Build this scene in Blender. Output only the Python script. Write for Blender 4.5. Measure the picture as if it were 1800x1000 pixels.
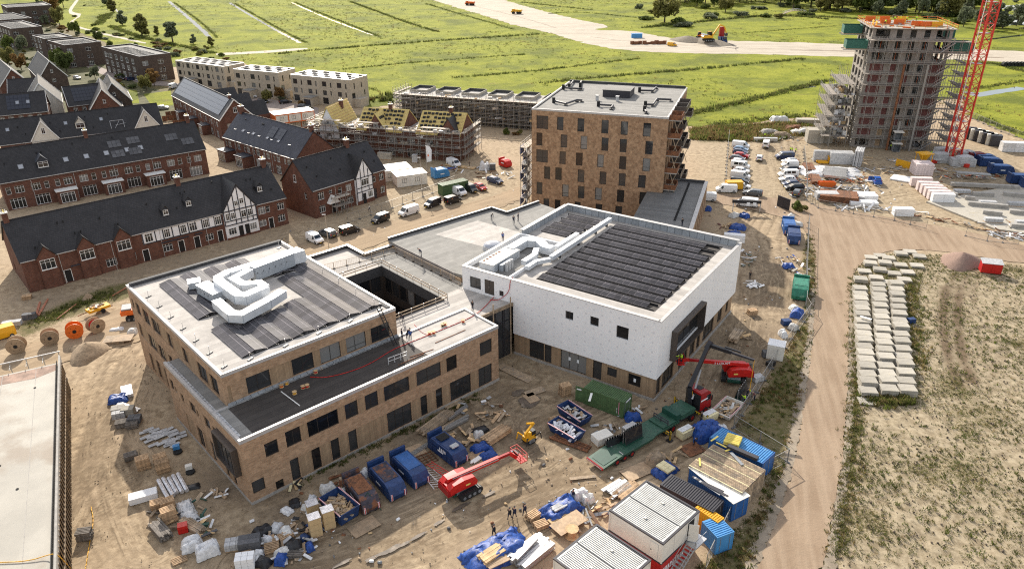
import bpy,bmesh,math,random
import numpy as np
from math import sin,cos,pi,radians as R_,hypot,atan2,degrees
from mathutils import Vector,Matrix
random.seed(11);rU_,rR_,rG_=random.uniform,random.random,random.gauss;rng=np.random.default_rng(7)
S=bpy.context.scene;C=S.collection
for _o in list(bpy.data.objects):bpy.data.objects.remove(_o)
CAM_H,CAM_F,PITCH,ROLL=60.0,1313.3,R_(25.855),R_(-0.527)
_d=Vector((0,cos(PITCH),-sin(PITCH)));_x=Vector((1,0,0));_u=_x.cross(_d)
_x2=_x*cos(ROLL)+_u*sin(ROLL);_u2=_u*cos(ROLL)-_x*sin(ROLL)
cam=bpy.data.cameras.new('camera');camo=bpy.data.objects.new('camera',cam);C.objects.link(camo)
camo.matrix_world=Matrix(((_x2.x,_u2.x,-_d.x,0),(_x2.y,_u2.y,-_d.y,0),(_x2.z,_u2.z,-_d.z,CAM_H),(0,0,0,1)))
cam.sensor_width=36;cam.lens=36*CAM_F/1800;cam.clip_end=6000;cam.clip_start=.5
S.camera=camo
SUN_EL,SUN_AZ=28.8,-15.0
W_=bpy.data.worlds.new('World');S.world=W_;W_.use_nodes=True
_n=W_.node_tree.nodes;_bg=_n['Background'];_sk=_n.new('ShaderNodeTexSky');_sk.sky_type='NISHITA'
_sk.sun_disc=False;_sk.sun_elevation=R_(SUN_EL);_sk.sun_rotation=R_(SUN_AZ);_sk.dust_density=2.2;_sk.air_density=1.0;_sk.ozone_density=.8
_lk=W_.node_tree.links;_tc=_n.new('ShaderNodeTexCoord');_cn=_n.new('ShaderNodeTexNoise');_cn.inputs['Scale'].default_value=2.6;_cn.inputs['Detail'].default_value=6;_cn.inputs['Roughness'].default_value=.6;_lk.new(_tc.outputs['Generated'],_cn.inputs['Vector'])
_cr=_n.new('ShaderNodeMapRange');_cr.inputs[1].default_value=.38;_cr.inputs[2].default_value=.62;_cr.interpolation_type='SMOOTHSTEP';_lk.new(_cn.outputs[0],_cr.inputs[0])
_cm=_n.new('ShaderNodeMix');_cm.data_type='RGBA';_cm.inputs[7].default_value=(5.0,4.85,4.7,1);_lk.new(_cr.outputs[0],_cm.inputs[0]);_lk.new(_sk.outputs[0],_cm.inputs[6])
_lk.new(_cm.outputs[2],_bg.inputs[0]);_bg.inputs[1].default_value=0.15
sl=bpy.data.lights.new('sun','SUN');sl.energy=4.7;sl.angle=R_(.55);sl.color=(1,.93,.82)
slo=bpy.data.objects.new('sun',sl);C.objects.link(slo)
_sd=Vector((sin(R_(SUN_AZ))*cos(R_(SUN_EL)),cos(R_(SUN_AZ))*cos(R_(SUN_EL)),sin(R_(SUN_EL))))
slo.rotation_euler=_sd.to_track_quat('Z','Y').to_euler();slo.location=(0,0,90)
S.view_settings.view_transform='Standard';S.view_settings.look='None';S.view_settings.gamma=1
S.view_settings.exposure=0.66;S.view_settings.use_curve_mapping=False
S.cycles.max_bounces=5;S.cycles.diffuse_bounces=3;S.cycles.glossy_bounces=3;S.cycles.transparent_max_bounces=8
S.cycles.use_denoising=False;S.cycles.pixel_filter_type='BLACKMAN_HARRIS';S.cycles.filter_width=1.15
def g(u,v,z=0.0):
 d=_x2*((u-900)/CAM_F)-_u2*((v-500)/CAM_F)+_d
 t=(z-CAM_H)/d.z
 return Vector((d.x*t,d.y*t,z))
def gd(u0,v0,u1,v1,z=0.0):
 a,b=g(u0,v0,z),g(u1,v1,z);e=b-a
 return(a+b)/2,atan2(e.y,e.x),e.length
class MB:
 def __init__(s):s.v=[];s.f=[];s.M=None;s.mi=[];s.cur=0
 def at(s,x=0,y=0,z=0,rz=0,M=None):
  s.M=(Matrix.Translation((x,y,z))@Matrix.Rotation(rz,4,'Z'))if M is None else M
  return s
 def add(s,vs,fs):
  b=len(s.v)
  if s.M is not None:vs=[s.M@Vector(q)for q in vs]
  s.v.extend([tuple(q)for q in vs]);s.f.extend([tuple(i+b for i in f)for f in fs]);s.mi.extend([s.cur]*len(fs))
  return s
 def box(s,x0,y0,z0,x1,y1,z1):
  return s.add([(x0,y0,z0),(x1,y0,z0),(x1,y1,z0),(x0,y1,z0),(x0,y0,z1),(x1,y0,z1),(x1,y1,z1),(x0,y1,z1)],[(3,2,1,0),(4,5,6,7),(0,1,5,4),(1,2,6,5),(2,3,7,6),(3,0,4,7)])
 def cb(s,x,y,z,sx,sy,sz,rz=0,tilt=0):
  o=s.M;m=Matrix.Translation((x,y,z))@Matrix.Rotation(rz,4,'Z')@Matrix.Rotation(tilt,4,'Y')
  s.M=m if o is None else o@m
  s.box(-sx/2,-sy/2,0,sx/2,sy/2,sz);s.M=o;return s
 def bar(s,p,q,w,h=None):
  h=h or w;p,q=Vector(p),Vector(q);e=q-p;L=e.length
  if L<1e-6:return s
  m=e.to_track_quat('X','Z').to_matrix().to_4x4();m.translation=p
  o=s.M;s.M=m if o is None else o@m
  s.box(0,-w/2,-h/2,L,w/2,h/2);s.M=o;return s
 def tube(s,p,q,r,n=6,r1=None):
  r1=r if r1 is None else r1;p,q=Vector(p),Vector(q);e=q-p
  a=e.orthogonal().normalized();b=e.normalized().cross(a)
  vs=[]
  for k in range(n):
   w=2*pi*k/n;o=a*cos(w)+b*sin(w);vs.append(p+o*r)
  for k in range(n):
   w=2*pi*k/n;o=a*cos(w)+b*sin(w);vs.append(q+o*r1)
  fs=[(k,(k+1)%n,n+(k+1)%n,n+k)for k in range(n)]+[tuple(range(n-1,-1,-1)),tuple(range(n,2*n))]
  return s.add(vs,fs)
 def prism(s,poly,z0,z1):
  n=len(poly);vs=[(x,y,z0)for x,y in poly]+[(x,y,z1)for x,y in poly]
  return s.add(vs,[(k,(k+1)%n,n+(k+1)%n,n+k)for k in range(n)]+[tuple(range(n-1,-1,-1)),tuple(range(n,2*n))])
 def extr(s,poly,y0,y1):
  n=len(poly);vs=[(x,y0,z)for x,z in poly]+[(x,y1,z)for x,z in poly]
  return s.add(vs,[(n+k,n+(k+1)%n,(k+1)%n,k)for k in range(n)]+[tuple(range(n)),tuple(range(2*n-1,n-1,-1))])
 def poly(s,pts):return s.add(pts,[tuple(range(len(pts)))])
 def mesh(s,name):
  me=bpy.data.meshes.new(name);me.from_pydata(s.v,[],s.f)
  if any(s.mi):me.polygons.foreach_set('material_index',s.mi)
  me.update();return me
def obj(name,mb,m=None,parent=None,loc=(0,0,0),rz=0.0,smooth=False,kind=None,label=None,rot=None):
 me=mb.mesh(name)if isinstance(mb,MB)else mb
 if m is not None and not me.materials:
  for k in(m if isinstance(m,(list,tuple))else[m]):me.materials.append(k)
 if smooth:me.polygons.foreach_set('use_smooth',[True]*len(me.polygons))
 o=bpy.data.objects.new(name,me);C.objects.link(o);o.location=loc
 o.rotation_euler=rot if rot is not None else(0,0,rz)
 if parent is not None:o.parent=parent
 if kind:o['kind']=kind
 if label:o['label']=label
 return o
def tag(o,label,cat,group=None,kind=None):
 o['label']=label;o['category']=cat
 if group:o['group']=group
 o['kind']=kind or 'thing'
 return o
def thing(name,label,cat,loc=(0,0,0),rz=0.0,group=None):
 o=bpy.data.objects.new(name,None);C.objects.link(o);o.empty_display_size=.3
 o.location=loc;o.rotation_euler=(0,0,rz);return tag(o,label,cat,group)
KIDS={}
def kids(o):return list(o.children)
def copy_tree(o,parent=None):
 c=o.copy();C.objects.link(c)
 if parent is not None:c.parent=parent
 for ch in kids(o):copy_tree(ch,c)
 return c
def dup(root,loc,rz,label,group=None,sc=1.0):
 r=copy_tree(root);r.location=loc;r.rotation_euler=(0,0,rz);r['label']=label;r.scale=(sc,)*3 if not isinstance(sc,tuple)else sc
 if group:r['group']=group
 return r
def setmat(root,name,m):
 for o in[root]+list(root.children_recursive):
  if o.type=='MESH' and o.name.split('.')[0]==name:
   key=(o.data.name,m.name)
   if key not in KIDS:
    me=o.data.copy();me.materials.clear();me.materials.append(m);KIDS[key]=me
   o.data=KIDS[key]
def nt(name):
 m=bpy.data.materials.new(name);m.use_nodes=True;t=m.node_tree
 return m,t,t.nodes,t.links,t.nodes['Principled BSDF']
def N(t,typ,**kw):
 n=t.nodes.new(typ)
 for k,v in kw.items():
  if k.startswith('i_'):
   key=k[2:];key=int(key)if key.isdigit()else key.replace('_',' ')
   n.inputs[key].default_value=v
  else:setattr(n,k,v)
 return n
def mixc(t,fac,a,b,blend='MIX'):
 n=t.nodes.new('ShaderNodeMix');n.data_type='RGBA';n.blend_type=blend;n.clamp_factor=True
 for i,x in((0,fac),(6,a),(7,b)):
  if hasattr(x,'is_output'):t.links.new(x,n.inputs[i])
  elif i==0:n.inputs[0].default_value=x
  else:n.inputs[i].default_value=(*x[:3],1)
 return n.outputs[2]
def mth(t,op,a,b=0.0,c=None):
 n=t.nodes.new('ShaderNodeMath');n.operation=op
 for i,x in enumerate((a,b,c)):
  if x is None:continue
  if hasattr(x,'is_output'):t.links.new(x,n.inputs[i])
  else:n.inputs[i].default_value=x
 return n.outputs[0]
def ramp(t,x,a,b):
 n=t.nodes.new('ShaderNodeMapRange');n.inputs[1].default_value=a;n.inputs[2].default_value=b;n.interpolation_type='SMOOTHSTEP'
 t.links.new(x,n.inputs[0]);return n.outputs[0]
def noise(t,vec,sc,det=3.0,rough=.55,out=0):
 n=N(t,'ShaderNodeTexNoise',i_Scale=sc,i_Detail=det,i_Roughness=rough)
 if vec is not None:t.links.new(vec,n.inputs['Vector'])
 return n.outputs[out]
def bump(t,h,st,dist=.05):
 b=N(t,'ShaderNodeBump',i_Strength=st,i_Distance=dist);t.links.new(h,b.inputs['Height'])
 t.links.new(b.outputs[0],t.nodes['Principled BSDF'].inputs['Normal'])
def mat(name,c,r=.75,m=0.0,var=.18,sc=3.0,bmp=0.0,rnd=0.0,c2=None,spec=.4,cov=.5):
 mm,t,n,l,p=nt(name)
 tc=N(t,'ShaderNodeTexCoord');f=noise(t,tc.outputs['Object'],sc,4,.6)
 lo=tuple(x*(1-var)for x in c);hi=tuple(min(1,x*(1+var))for x in c)
 col=mixc(t,ramp(t,f,.3,.7),lo,hi)
 if c2 is not None:
  f2=noise(t,tc.outputs['Object'],sc*.45,5,.65);col=mixc(t,ramp(t,f2,cov,cov+.14),col,c2)
 if rnd:
  oi=N(t,'ShaderNodeObjectInfo');k=mth(t,'MULTIPLY_ADD',oi.outputs['Random'],2*rnd,1-rnd)
  mm2=t.nodes.new('ShaderNodeVectorMath');mm2.operation='SCALE';l.new(col,mm2.inputs[0]);l.new(k,mm2.inputs['Scale']);col=mm2.outputs[0]
 l.new(col,p.inputs['Base Color']);p.inputs['Roughness'].default_value=r;p.inputs['Metallic'].default_value=m
 p.inputs['Specular IOR Level'].default_value=spec
 if bmp:bump(t,noise(t,tc.outputs['Object'],sc*3,4,.6),bmp)
 return mm
def wallvec(t):
 tc=N(t,'ShaderNodeTexCoord');s=N(t,'ShaderNodeSeparateXYZ');t.links.new(tc.outputs['Object'],s.inputs[0])
 sn=N(t,'ShaderNodeSeparateXYZ');t.links.new(tc.outputs['Normal'],sn.inputs[0])
 ax=mth(t,'GREATER_THAN',mth(t,'ABSOLUTE',sn.outputs[0]),.7);a1=mth(t,'SUBTRACT',1.0,ax)
 u=mth(t,'ADD',mth(t,'MULTIPLY',s.outputs[1],ax),mth(t,'MULTIPLY',s.outputs[0],a1))
 cv=N(t,'ShaderNodeCombineXYZ');t.links.new(u,cv.inputs[0]);t.links.new(s.outputs[2],cv.inputs[1]);return cv.outputs[0],tc
def brickmat(name,c1,c2,mortar,w=.42,h=.13,patch=.25,ps=.9):
 mm,t,n,l,p=nt(name);v,tc=wallvec(t)
 b=N(t,'ShaderNodeTexBrick',i_Scale=1.0,i_Mortar_Size=.012,i_Brick_Width=w,i_Row_Height=h,i_Bias=-.1)
 b.inputs['Color1'].default_value=(*c1,1);b.inputs['Color2'].default_value=(*c2,1);b.inputs['Mortar'].default_value=(*mortar,1)
 l.new(v,b.inputs['Vector'])
 f=noise(t,tc.outputs['Object'],ps,5,.7);col=mixc(t,ramp(t,f,.3,.72),tuple(x*(1-patch)for x in(1,1,1)),(1+patch*.6,)*3)
 col=mixc(t,1.0,b.outputs[0],col,'MULTIPLY')
 st=N(t,'ShaderNodeMapping');st.inputs['Scale'].default_value=(.8,.8,.07);l.new(tc.outputs['Object'],st.inputs[0])
 col=mixc(t,mth(t,'MULTIPLY',ramp(t,noise(t,st.outputs[0],1.2,3),.55,.8),.25),col,tuple(x*.5 for x in c1))
 l.new(col,p.inputs['Base Color']);p.inputs['Roughness'].default_value=.88;p.inputs['Specular IOR Level'].default_value=.2
 bump(t,b.outputs['Fac'],-.5,.02);return mm
def tilemat(name,c,course=.24,c2=None):
 mm,t,n,l,p=nt(name);tc=N(t,'ShaderNodeTexCoord');s=N(t,'ShaderNodeSeparateXYZ');l.new(tc.outputs['Object'],s.inputs[0])
 sn=N(t,'ShaderNodeSeparateXYZ');l.new(tc.outputs['Normal'],sn.inputs[0])
 ax=mth(t,'GREATER_THAN',mth(t,'ABSOLUTE',sn.outputs[0]),.45)
 u=mth(t,'ADD',mth(t,'MULTIPLY',s.outputs[1],ax),mth(t,'MULTIPLY',s.outputs[0],mth(t,'SUBTRACT',1.0,ax)))
 cv=N(t,'ShaderNodeCombineXYZ');l.new(u,cv.inputs[0]);l.new(s.outputs[2],cv.inputs[1])
 b=N(t,'ShaderNodeTexBrick',i_Scale=1.0,i_Mortar_Size=.03,i_Brick_Width=.3,i_Row_Height=course,i_Mortar_Smooth=.3)
 b.inputs['Color1'].default_value=(*[x*.8 for x in c],1);b.inputs['Color2'].default_value=(*[x*1.25 for x in c],1);b.inputs['Mortar'].default_value=(*[x*.4 for x in c],1)
 l.new(cv.outputs[0],b.inputs['Vector'])
 f=noise(t,tc.outputs['Object'],.5,4,.6);col=mixc(t,1.0,b.outputs[0],mixc(t,ramp(t,f,.3,.7),(.8,)*3,(1.2,)*3),'MULTIPLY')
 l.new(col,p.inputs['Base Color']);p.inputs['Roughness'].default_value=.55;p.inputs['Specular IOR Level'].default_value=.35
 bump(t,b.outputs['Fac'],-.6,.04);return mm
def stripemat(name,c1,c2,period,axis='H',r=.7,duty=.5,bm=.3):
 mm,t,n,l,p=nt(name);v,tc=wallvec(t);s=N(t,'ShaderNodeSeparateXYZ')
 l.new(v if axis in 'HV' else tc.outputs['Object'],s.inputs[0]);x=s.outputs[{'H':0,'V':1,'X':0,'Y':1}[axis]]
 k=mth(t,'FRACT',mth(t,'DIVIDE',mth(t,'ADD',x,400.0),period));e=mth(t,'GREATER_THAN',k,duty)
 w=N(t,'ShaderNodeTexWhiteNoise');w.noise_dimensions='1D';l.new(mth(t,'FLOOR',mth(t,'DIVIDE',mth(t,'ADD',x,400.0),period)),w.inputs['W'])
 base=mixc(t,w.outputs['Value'],tuple(q*.85 for q in c1),tuple(q*1.12 for q in c1))
 f=noise(t,tc.outputs['Object'],.7,5,.65);base=mixc(t,1.0,base,mixc(t,ramp(t,f,.3,.72),(.86,)*3,(1.1,)*3),'MULTIPLY')
 l.new(mixc(t,e,base,c2),p.inputs['Base Color']);p.inputs['Roughness'].default_value=r;p.inputs['Specular IOR Level'].default_value=.3
 bump(t,e,-bm,.02);return mm
m_red=brickmat('red_brick',(.11,.042,.027),(.165,.066,.042),(.17,.125,.1))
m_brown=brickmat('dark_brown_brick',(.075,.052,.042),(.1,.07,.055),(.1,.085,.07))
m_beige=brickmat('beige_brick',(.42,.355,.27),(.5,.43,.33),(.4,.35,.28),patch=.12)
m_tan=brickmat('tan_brick',(.32,.2,.12),(.45,.295,.185),(.37,.295,.215),w=.5,h=.16,patch=.22,ps=1.3)
m_tan2=brickmat('orange_tan_brick',(.28,.17,.1),(.41,.265,.16),(.34,.255,.18),w=.45,h=.5,patch=.25,ps=1.1)
m_tile=tilemat('black_roof_tile',(.03,.028,.029));m_tile2=tilemat('slate_roof_tile',(.034,.036,.05),.3)
m_white=mat('white_render',(.78,.78,.78),.8,var=.05,sc=.6);m_wpaint=mat('white_paint',(.78,.77,.73),.5,var=.05)
m_cream=mat('cream_render',(.62,.58,.5),.85,var=.08,sc=.8)
m_timber=mat('dark_timber_trim',(.035,.04,.052),.6,var=.1)
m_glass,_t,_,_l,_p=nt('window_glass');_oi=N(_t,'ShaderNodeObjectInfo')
_l.new(mixc(_t,mth(_t,'GREATER_THAN',_oi.outputs['Random'],.84),mixc(_t,_oi.outputs['Random'],(.008,.009,.011),(.05,.052,.055)),(.19,.19,.185)),_p.inputs['Base Color'])  # some panes painted paler at random, standing in for reflected light and curtains
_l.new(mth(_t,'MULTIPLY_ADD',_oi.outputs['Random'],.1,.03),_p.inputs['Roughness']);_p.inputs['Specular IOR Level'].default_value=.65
m_cgl=mat('car_glass',(.012,.016,.018),.08,var=.05,spec=.8)
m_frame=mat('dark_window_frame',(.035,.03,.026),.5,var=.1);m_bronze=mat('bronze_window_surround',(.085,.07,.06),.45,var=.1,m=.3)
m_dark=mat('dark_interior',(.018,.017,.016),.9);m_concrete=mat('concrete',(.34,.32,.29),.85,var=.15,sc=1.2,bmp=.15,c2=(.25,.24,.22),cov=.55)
m_pale=mat('pale_concrete',(.37,.34,.285),.85,var=.1,sc=1.5,bmp=.1,rnd=.16,c2=(.34,.3,.2),cov=.58);m_gutter=mat('gutter_metal',(.5,.48,.45),.5,.2)
m_wood=stripemat('timber_cladding',(.34,.235,.145),(.17,.115,.07),.16,'H',.75,.86)
m_plank=mat('weathered_plank',(.36,.27,.18),.8,var=.3,sc=2.5,rnd=.25,c2=(.25,.2,.15));m_freshwood=mat('fresh_timber',(.55,.38,.2),.75,var=.2,sc=3,rnd=.2)
m_ply=mat('plywood',(.38,.27,.17),.75,var=.2,sc=1.5,rnd=.25,c2=(.27,.2,.13));m_pallet=mat('pallet_wood',(.43,.29,.17),.85,var=.3,sc=4,rnd=.3)
m_greypal=mat('grey_weathered_pallet',(.17,.15,.13),.9,var=.3,sc=4,rnd=.2)
m_steel=mat('galvanised_steel',(.5,.5,.5),.4,.75,var=.15,sc=6,rnd=.1);m_gsteel=mat('dull_scaffold_steel',(.3,.29,.27),.55,.5,var=.2,sc=5)
m_rust=mat('rusted_steel',(.2,.085,.04),.9,var=.35,sc=3,c2=(.1,.05,.03));m_black=mat('black_rubber',(.02,.02,.02),.85,var=.2,spec=.3);m_blackpl=mat('black_plastic',(.018,.018,.02),.45,var=.2)
m_tarp=mat('blue_tarpaulin',(.014,.058,.25),.5,var=.35,sc=2.5,bmp=.6,c2=(.05,.13,.36),cov=.58);m_foil=mat('silver_foil',(.7,.7,.72),.32,.55,var=.2,sc=3,bmp=.7)
m_plastic=mat('white_plastic_wrap',(.62,.62,.62),.3,var=.2,sc=3,bmp=.8,rnd=.1);m_bag=mat('white_woven_bag',(.6,.59,.56),.7,var=.2,sc=4,bmp=.7,rnd=.12)
m_grey=mat('grey_plastic',(.2,.21,.22),.5,rnd=.2);m_lgrey=mat('light_grey_block',(.42,.42,.42),.8,rnd=.12,var=.2);m_dgrey=mat('dark_grey_stone',(.1,.1,.105),.8,rnd=.2)
m_yellow=mat('yellow_insulation',(.75,.6,.15),.8,var=.15,sc=2,rnd=.1);m_pyel=mat('pale_yellow_foam_board',(.68,.6,.36),.8,var=.1,rnd=.1);m_ypaint=mat('yellow_paint',(.7,.36,.015),.45,var=.1,c2=(.45,.2,.02),cov=.62)
m_orange=mat('orange_paint',(.65,.13,.015),.45,var=.12);m_redp=mat('red_machine_paint',(.5,.016,.012),.38,var=.15,c2=(.33,.012,.01),cov=.6)
m_bluep=mat('blue_skip_paint',(.014,.04,.125),.5,var=.22,sc=2,c2=(.025,.07,.2),cov=.56);m_bluer=mat('rusty_blue_skip_paint',(.05,.045,.06),.75,var=.3,sc=2,c2=(.19,.075,.035),cov=.47)
m_lblue=mat('light_blue_paint',(.06,.24,.5),.5,var=.12,sc=2,c2=(.2,.36,.5),cov=.62);m_cblue=mat('blue_container_paint',(.02,.1,.3),.5,var=.15,sc=1.5,c2=(.08,.13,.2),cov=.63)
m_cgreen=mat('green_container_paint',(.07,.125,.05),.55,var=.15,sc=1.5,c2=(.1,.13,.06),cov=.58);m_green=mat('dark_green_paint',(.03,.085,.055),.5,var=.2,c2=(.075,.11,.085),cov=.55);m_dkgreen=mat('machine_green_paint',(.012,.06,.04),.45,var=.15)
m_tred=mat('dark_red_truck_paint',(.3,.01,.012),.3,var=.1);m_duct=mat('pale_duct_metal',(.68,.7,.72),.38,.25,var=.08,sc=1.0);m_grille=mat('grey_duct_panel',(.4,.43,.46),.5,.2,var=.1)
m_unit=mat('white_site_unit',(.7,.67,.6),.55,var=.07,sc=.8,c2=(.56,.52,.45),cov=.66);m_uroof=mat('grey_unit_roof_sheet',(.5,.5,.48),.5,.15,var=.12,sc=1.2)
m_ureds=mat('red_store_unit',(.42,.015,.015),.5,var=.15);m_anth=mat('anthracite_frame',(.035,.033,.04),.5)
m_felt=stripemat('grey_roofing_felt',(.25,.24,.22),(.19,.18,.165),1.0,'Y',.9,.955,.2);m_feltw=stripemat('pale_roofing_felt',(.42,.39,.355),(.33,.305,.28),1.0,'Y',.85,.955,.2)
m_feltd=stripemat('black_roofing_felt',(.06,.052,.046),(.035,.03,.028),1.0,'Y',.8,.93,.3);m_feltg=stripemat('grey_annex_felt',(.15,.15,.145),(.11,.11,.105),1.0,'Y',.6,.95,.2)
m_cap=mat('silver_roof_edging',(.42,.41,.4),.5,.2,var=.1,sc=1.5);m_capd=mat('dark_parapet_lining',(.06,.06,.062),.8,var=.25)
m_insul=mat('grey_parapet_insulation',(.3,.32,.34),.8,var=.15,rnd=.15);m_netg=mat('green_debris_net',(.035,.12,.09),.8,var=.3,rnd=.2)
m_sol,_t,_,_l,_p=nt('solar_cell');_tc=N(_t,'ShaderNodeTexCoord');_s=N(_t,'ShaderNodeTexBrick',i_Scale=1.0,i_Mortar_Size=.03,i_Brick_Width=1.04,i_Row_Height=1.04,offset=0.0)
_l.new(_tc.outputs['Object'],_s.inputs['Vector']);_s.inputs['Color1'].default_value=(.026,.026,.031,1);_s.inputs['Color2'].default_value=(.034,.033,.039,1);_s.inputs['Mortar'].default_value=(.24,.22,.23,1)
_oi=N(_t,'ShaderNodeObjectInfo');_l.new(mixc(_t,1.0,_s.outputs[0],mixc(_t,_oi.outputs['Random'],(.75,)*3,(1.3,)*3),'MULTIPLY'),_p.inputs['Base Color']);_p.inputs['Roughness'].default_value=.16;_p.inputs['Specular IOR Level'].default_value=.12
m_sol2=m_sol.copy();m_sol2.name='grey_solar_cell'
for _q in m_sol2.node_tree.nodes:
 if _q.type=='TEX_BRICK':_q.inputs['Color1'].default_value=(.06,.058,.064,1);_q.inputs['Color2'].default_value=(.08,.077,.083,1)
m_rednet=mat('red_weather_sheet',(.15,.058,.052),.8,var=.25);m_hvis=mat('hi_vis_yellow',(.5,.8,.03),.7,var=.1);m_navy=mat('navy_workwear',(.018,.022,.045),.85,var=.2)
m_skin=mat('skin',(.48,.29,.2),.6,var=.08);m_hblue=mat('blue_helmet',(.02,.14,.5),.35);m_hwhite=mat('white_helmet',(.8,.8,.8),.35);m_horange=mat('orange_helmet',(.75,.13,.02),.35);m_hair=mat('dark_hair',(.03,.02,.015),.8)
m_bluew=mat('blue_workwear',(.02,.07,.25),.8);m_blackw=mat('black_workwear',(.014,.014,.016),.85);m_paper=mat('white_notice_paper',(.75,.77,.78),.7,var=.05)
m_hazy=stripemat('yellow_black_hazard',(.6,.38,.02),(.02,.02,.02),.35,'H',.5,.5,0);m_hazr=stripemat('red_white_hazard',(.75,.75,.75),(.5,.02,.02),.2,'H',.5,.5,0)
def npmesh(name,v,f,mats,mi=None):
 v=np.asarray(v,np.float32);f=np.asarray(f,np.int32);k=f.shape[1]
 me=bpy.data.meshes.new(name);me.vertices.add(len(v));me.vertices.foreach_set('co',v.ravel())
 me.loops.add(f.size);me.loops.foreach_set('vertex_index',f.ravel())
 me.polygons.add(len(f));me.polygons.foreach_set('loop_start',np.arange(0,f.size,k,dtype=np.int32));me.polygons.foreach_set('loop_total',np.full(len(f),k,np.int32))
 for m in mats:me.materials.append(m)
 if mi is not None:me.polygons.foreach_set('material_index',np.asarray(mi,np.int32))
 me.update(calc_edges=True);return me
def P2(px):return np.array([g(*p)[:2]for p in px])
def segd(X,Y,A,B):
 d=B-A;L=(d@d)+1e-9;t=np.clip(((X-A[0])*d[0]+(Y-A[1])*d[1])/L,0,1)
 return np.hypot(X-A[0]-t*d[0],Y-A[1]-t*d[1])
def lined(X,Y,P):return np.min([segd(X,Y,P[i],P[i+1])for i in range(len(P)-1)],axis=0)
def inside(X,Y,P):
 r=np.zeros(X.shape,bool);n=len(P)
 for i in range(n):
  x0,y0=P[i];x1,y1=P[(i+1)%n]
  if y0==y1:continue
  c=((y0>Y)!=(y1>Y))&(X<(x1-x0)*(Y-y0)/(y1-y0)+x0);r^=c
 return r
def soft(X,Y,P,w):
 d=lined(X,Y,np.vstack([P,P[:1]]));return np.clip(.5+np.where(inside(X,Y,P),d,-d)/(2*w),0,1)
def vnoise(X,Y,s,seed=0):
 r=np.random.default_rng(seed);T=r.random((128,128));x=X/s;y=Y/s
 i=np.floor(x).astype(int);j=np.floor(y).astype(int);a=x-i;b=y-j;a=a*a*(3-2*a);b=b*b*(3-2*b)
 q=lambda p,o:T[p%128,o%128]
 return q(i,j)*(1-a)*(1-b)+q(i+1,j)*a*(1-b)+q(i,j+1)*(1-a)*b+q(i+1,j+1)*a*b
def fbm(X,Y,s,seed=0,n=4):return sum(vnoise(X,Y,s/2**k,seed+k)*.5**k for k in range(n))/sum(.5**k for k in range(n))
def smooth_px(P,it=2,closed=True):
 P=np.array(P,float)
 for _ in range(it):
  Q=[];n=len(P)
  for i in range(n if closed else n-1):
   a,b=P[i],P[(i+1)%n];Q+=[a*.75+b*.25,a*.25+b*.75]
  P=np.array(Q)
 return P
ROAD=[(1318,1030),(1352,950),(1388,850),(1408,760),(1417,690),(1430,600),(1434,500),(1430,425),(1405,392),(1340,372),(1230,352),(1235,338),(1330,345),(1400,352),(1500,372),(1600,388),(1700,407),(1830,436),(1830,468),(1700,448),(1640,440),(1570,438),(1520,455),(1494,490),(1492,560),(1490,690),(1482,800),(1465,900),(1440,1030)]
ROAD2=[(-60,660),(90,590),(200,545),(300,510),(420,455),(540,430),(640,400),(760,372),(870,345),(925,322),(925,352),(800,390),(700,415),(560,470),(380,560),(240,600),(100,640),(-60,700)]
VERGE=[(1428,390),(1436,480),(1432,560),(1410,690),(1385,800),(1320,1010),(1215,1010),(1335,890),(1352,800),(1285,755),(1335,690),(1412,560),(1412,440)]
SCRUB=[(1500,470),(1560,445),(1660,448),(1830,472),(1900,1040),(1445,1040),(1470,900),(1490,790),(1496,600)]
SITEM=[(620,640),(880,640),(1150,720),(1240,560),(1330,440),(1400,440),(1400,560),(1280,760),(1100,790),(950,860),(600,1010),(380,1010),(330,850)]
xs=np.unique(np.concatenate([np.arange(-112,-80,.7),np.arange(-80,62,.36),np.arange(62,140,.7),-112-np.cumsum(.6*1.13**np.arange(56)),140+np.cumsum(.6*1.13**np.arange(54))]))
ys=np.unique(np.concatenate([np.arange(42,120,.36),np.arange(120,232,.7),42-np.cumsum(.6*1.2**np.arange(24)),232+np.cumsum(.6*1.12**np.arange(60))]))
GX,GY=np.meshgrid(xs,ys);nx,ny=len(xs),len(ys)
near=np.clip((300-np.abs(GX))/100,0,1)*np.clip((300-GY)/60,0,1)
GZ=(fbm(GX,GY,3.0,3)-.5)*.16+(fbm(GX,GY,.9,9,2)-.5)*.07
fld=soft(GX,GY,P2(SCRUB),2.5)
GZ+=fld*(fbm(GX,GY,1.6,21,3)-.5)*.22
TR=[[(60,1010),(150,850),(170,740),(220,640),(330,560)],[(300,1010),(220,850),(200,740),(250,640)],[(360,1010),(560,960),(760,870),(900,800),(960,740),(1080,690)],[(420,1020),(620,990),(820,900),(930,850),(1100,820),(1220,760),(1330,640),(1370,500),(1340,420)],[(560,1020),(800,940),(960,860),(1040,800)],[(1690,460),(1672,560),(1690,640),(1720,700)],[(900,800),(890,740),(910,690),(1000,700)],[(840,1010),(900,930),(1000,880)],[(1380,440),(1390,300),(1360,240)],[(1440,360),(1560,300),(1700,270)],[(1330,500),(1320,620),(1250,740)]]
rut=np.zeros_like(GX)
_r=random.Random(5)
for k in range(46):
 base=TR[k%len(TR)];o=(_r.gauss(0,26),_r.gauss(0,13));TR.append([(x+o[0]+_r.gauss(0,14),y+o[1]+_r.gauss(0,7))for x,y in base])
TR+=[[(115,800),(150,790),(185,820),(200,900)],[(112,820),(150,815),(172,850),(180,940)],[(118,775),(160,770),(205,790),(230,850)]]
NW=fbm(GX,GY,5,31)
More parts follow.
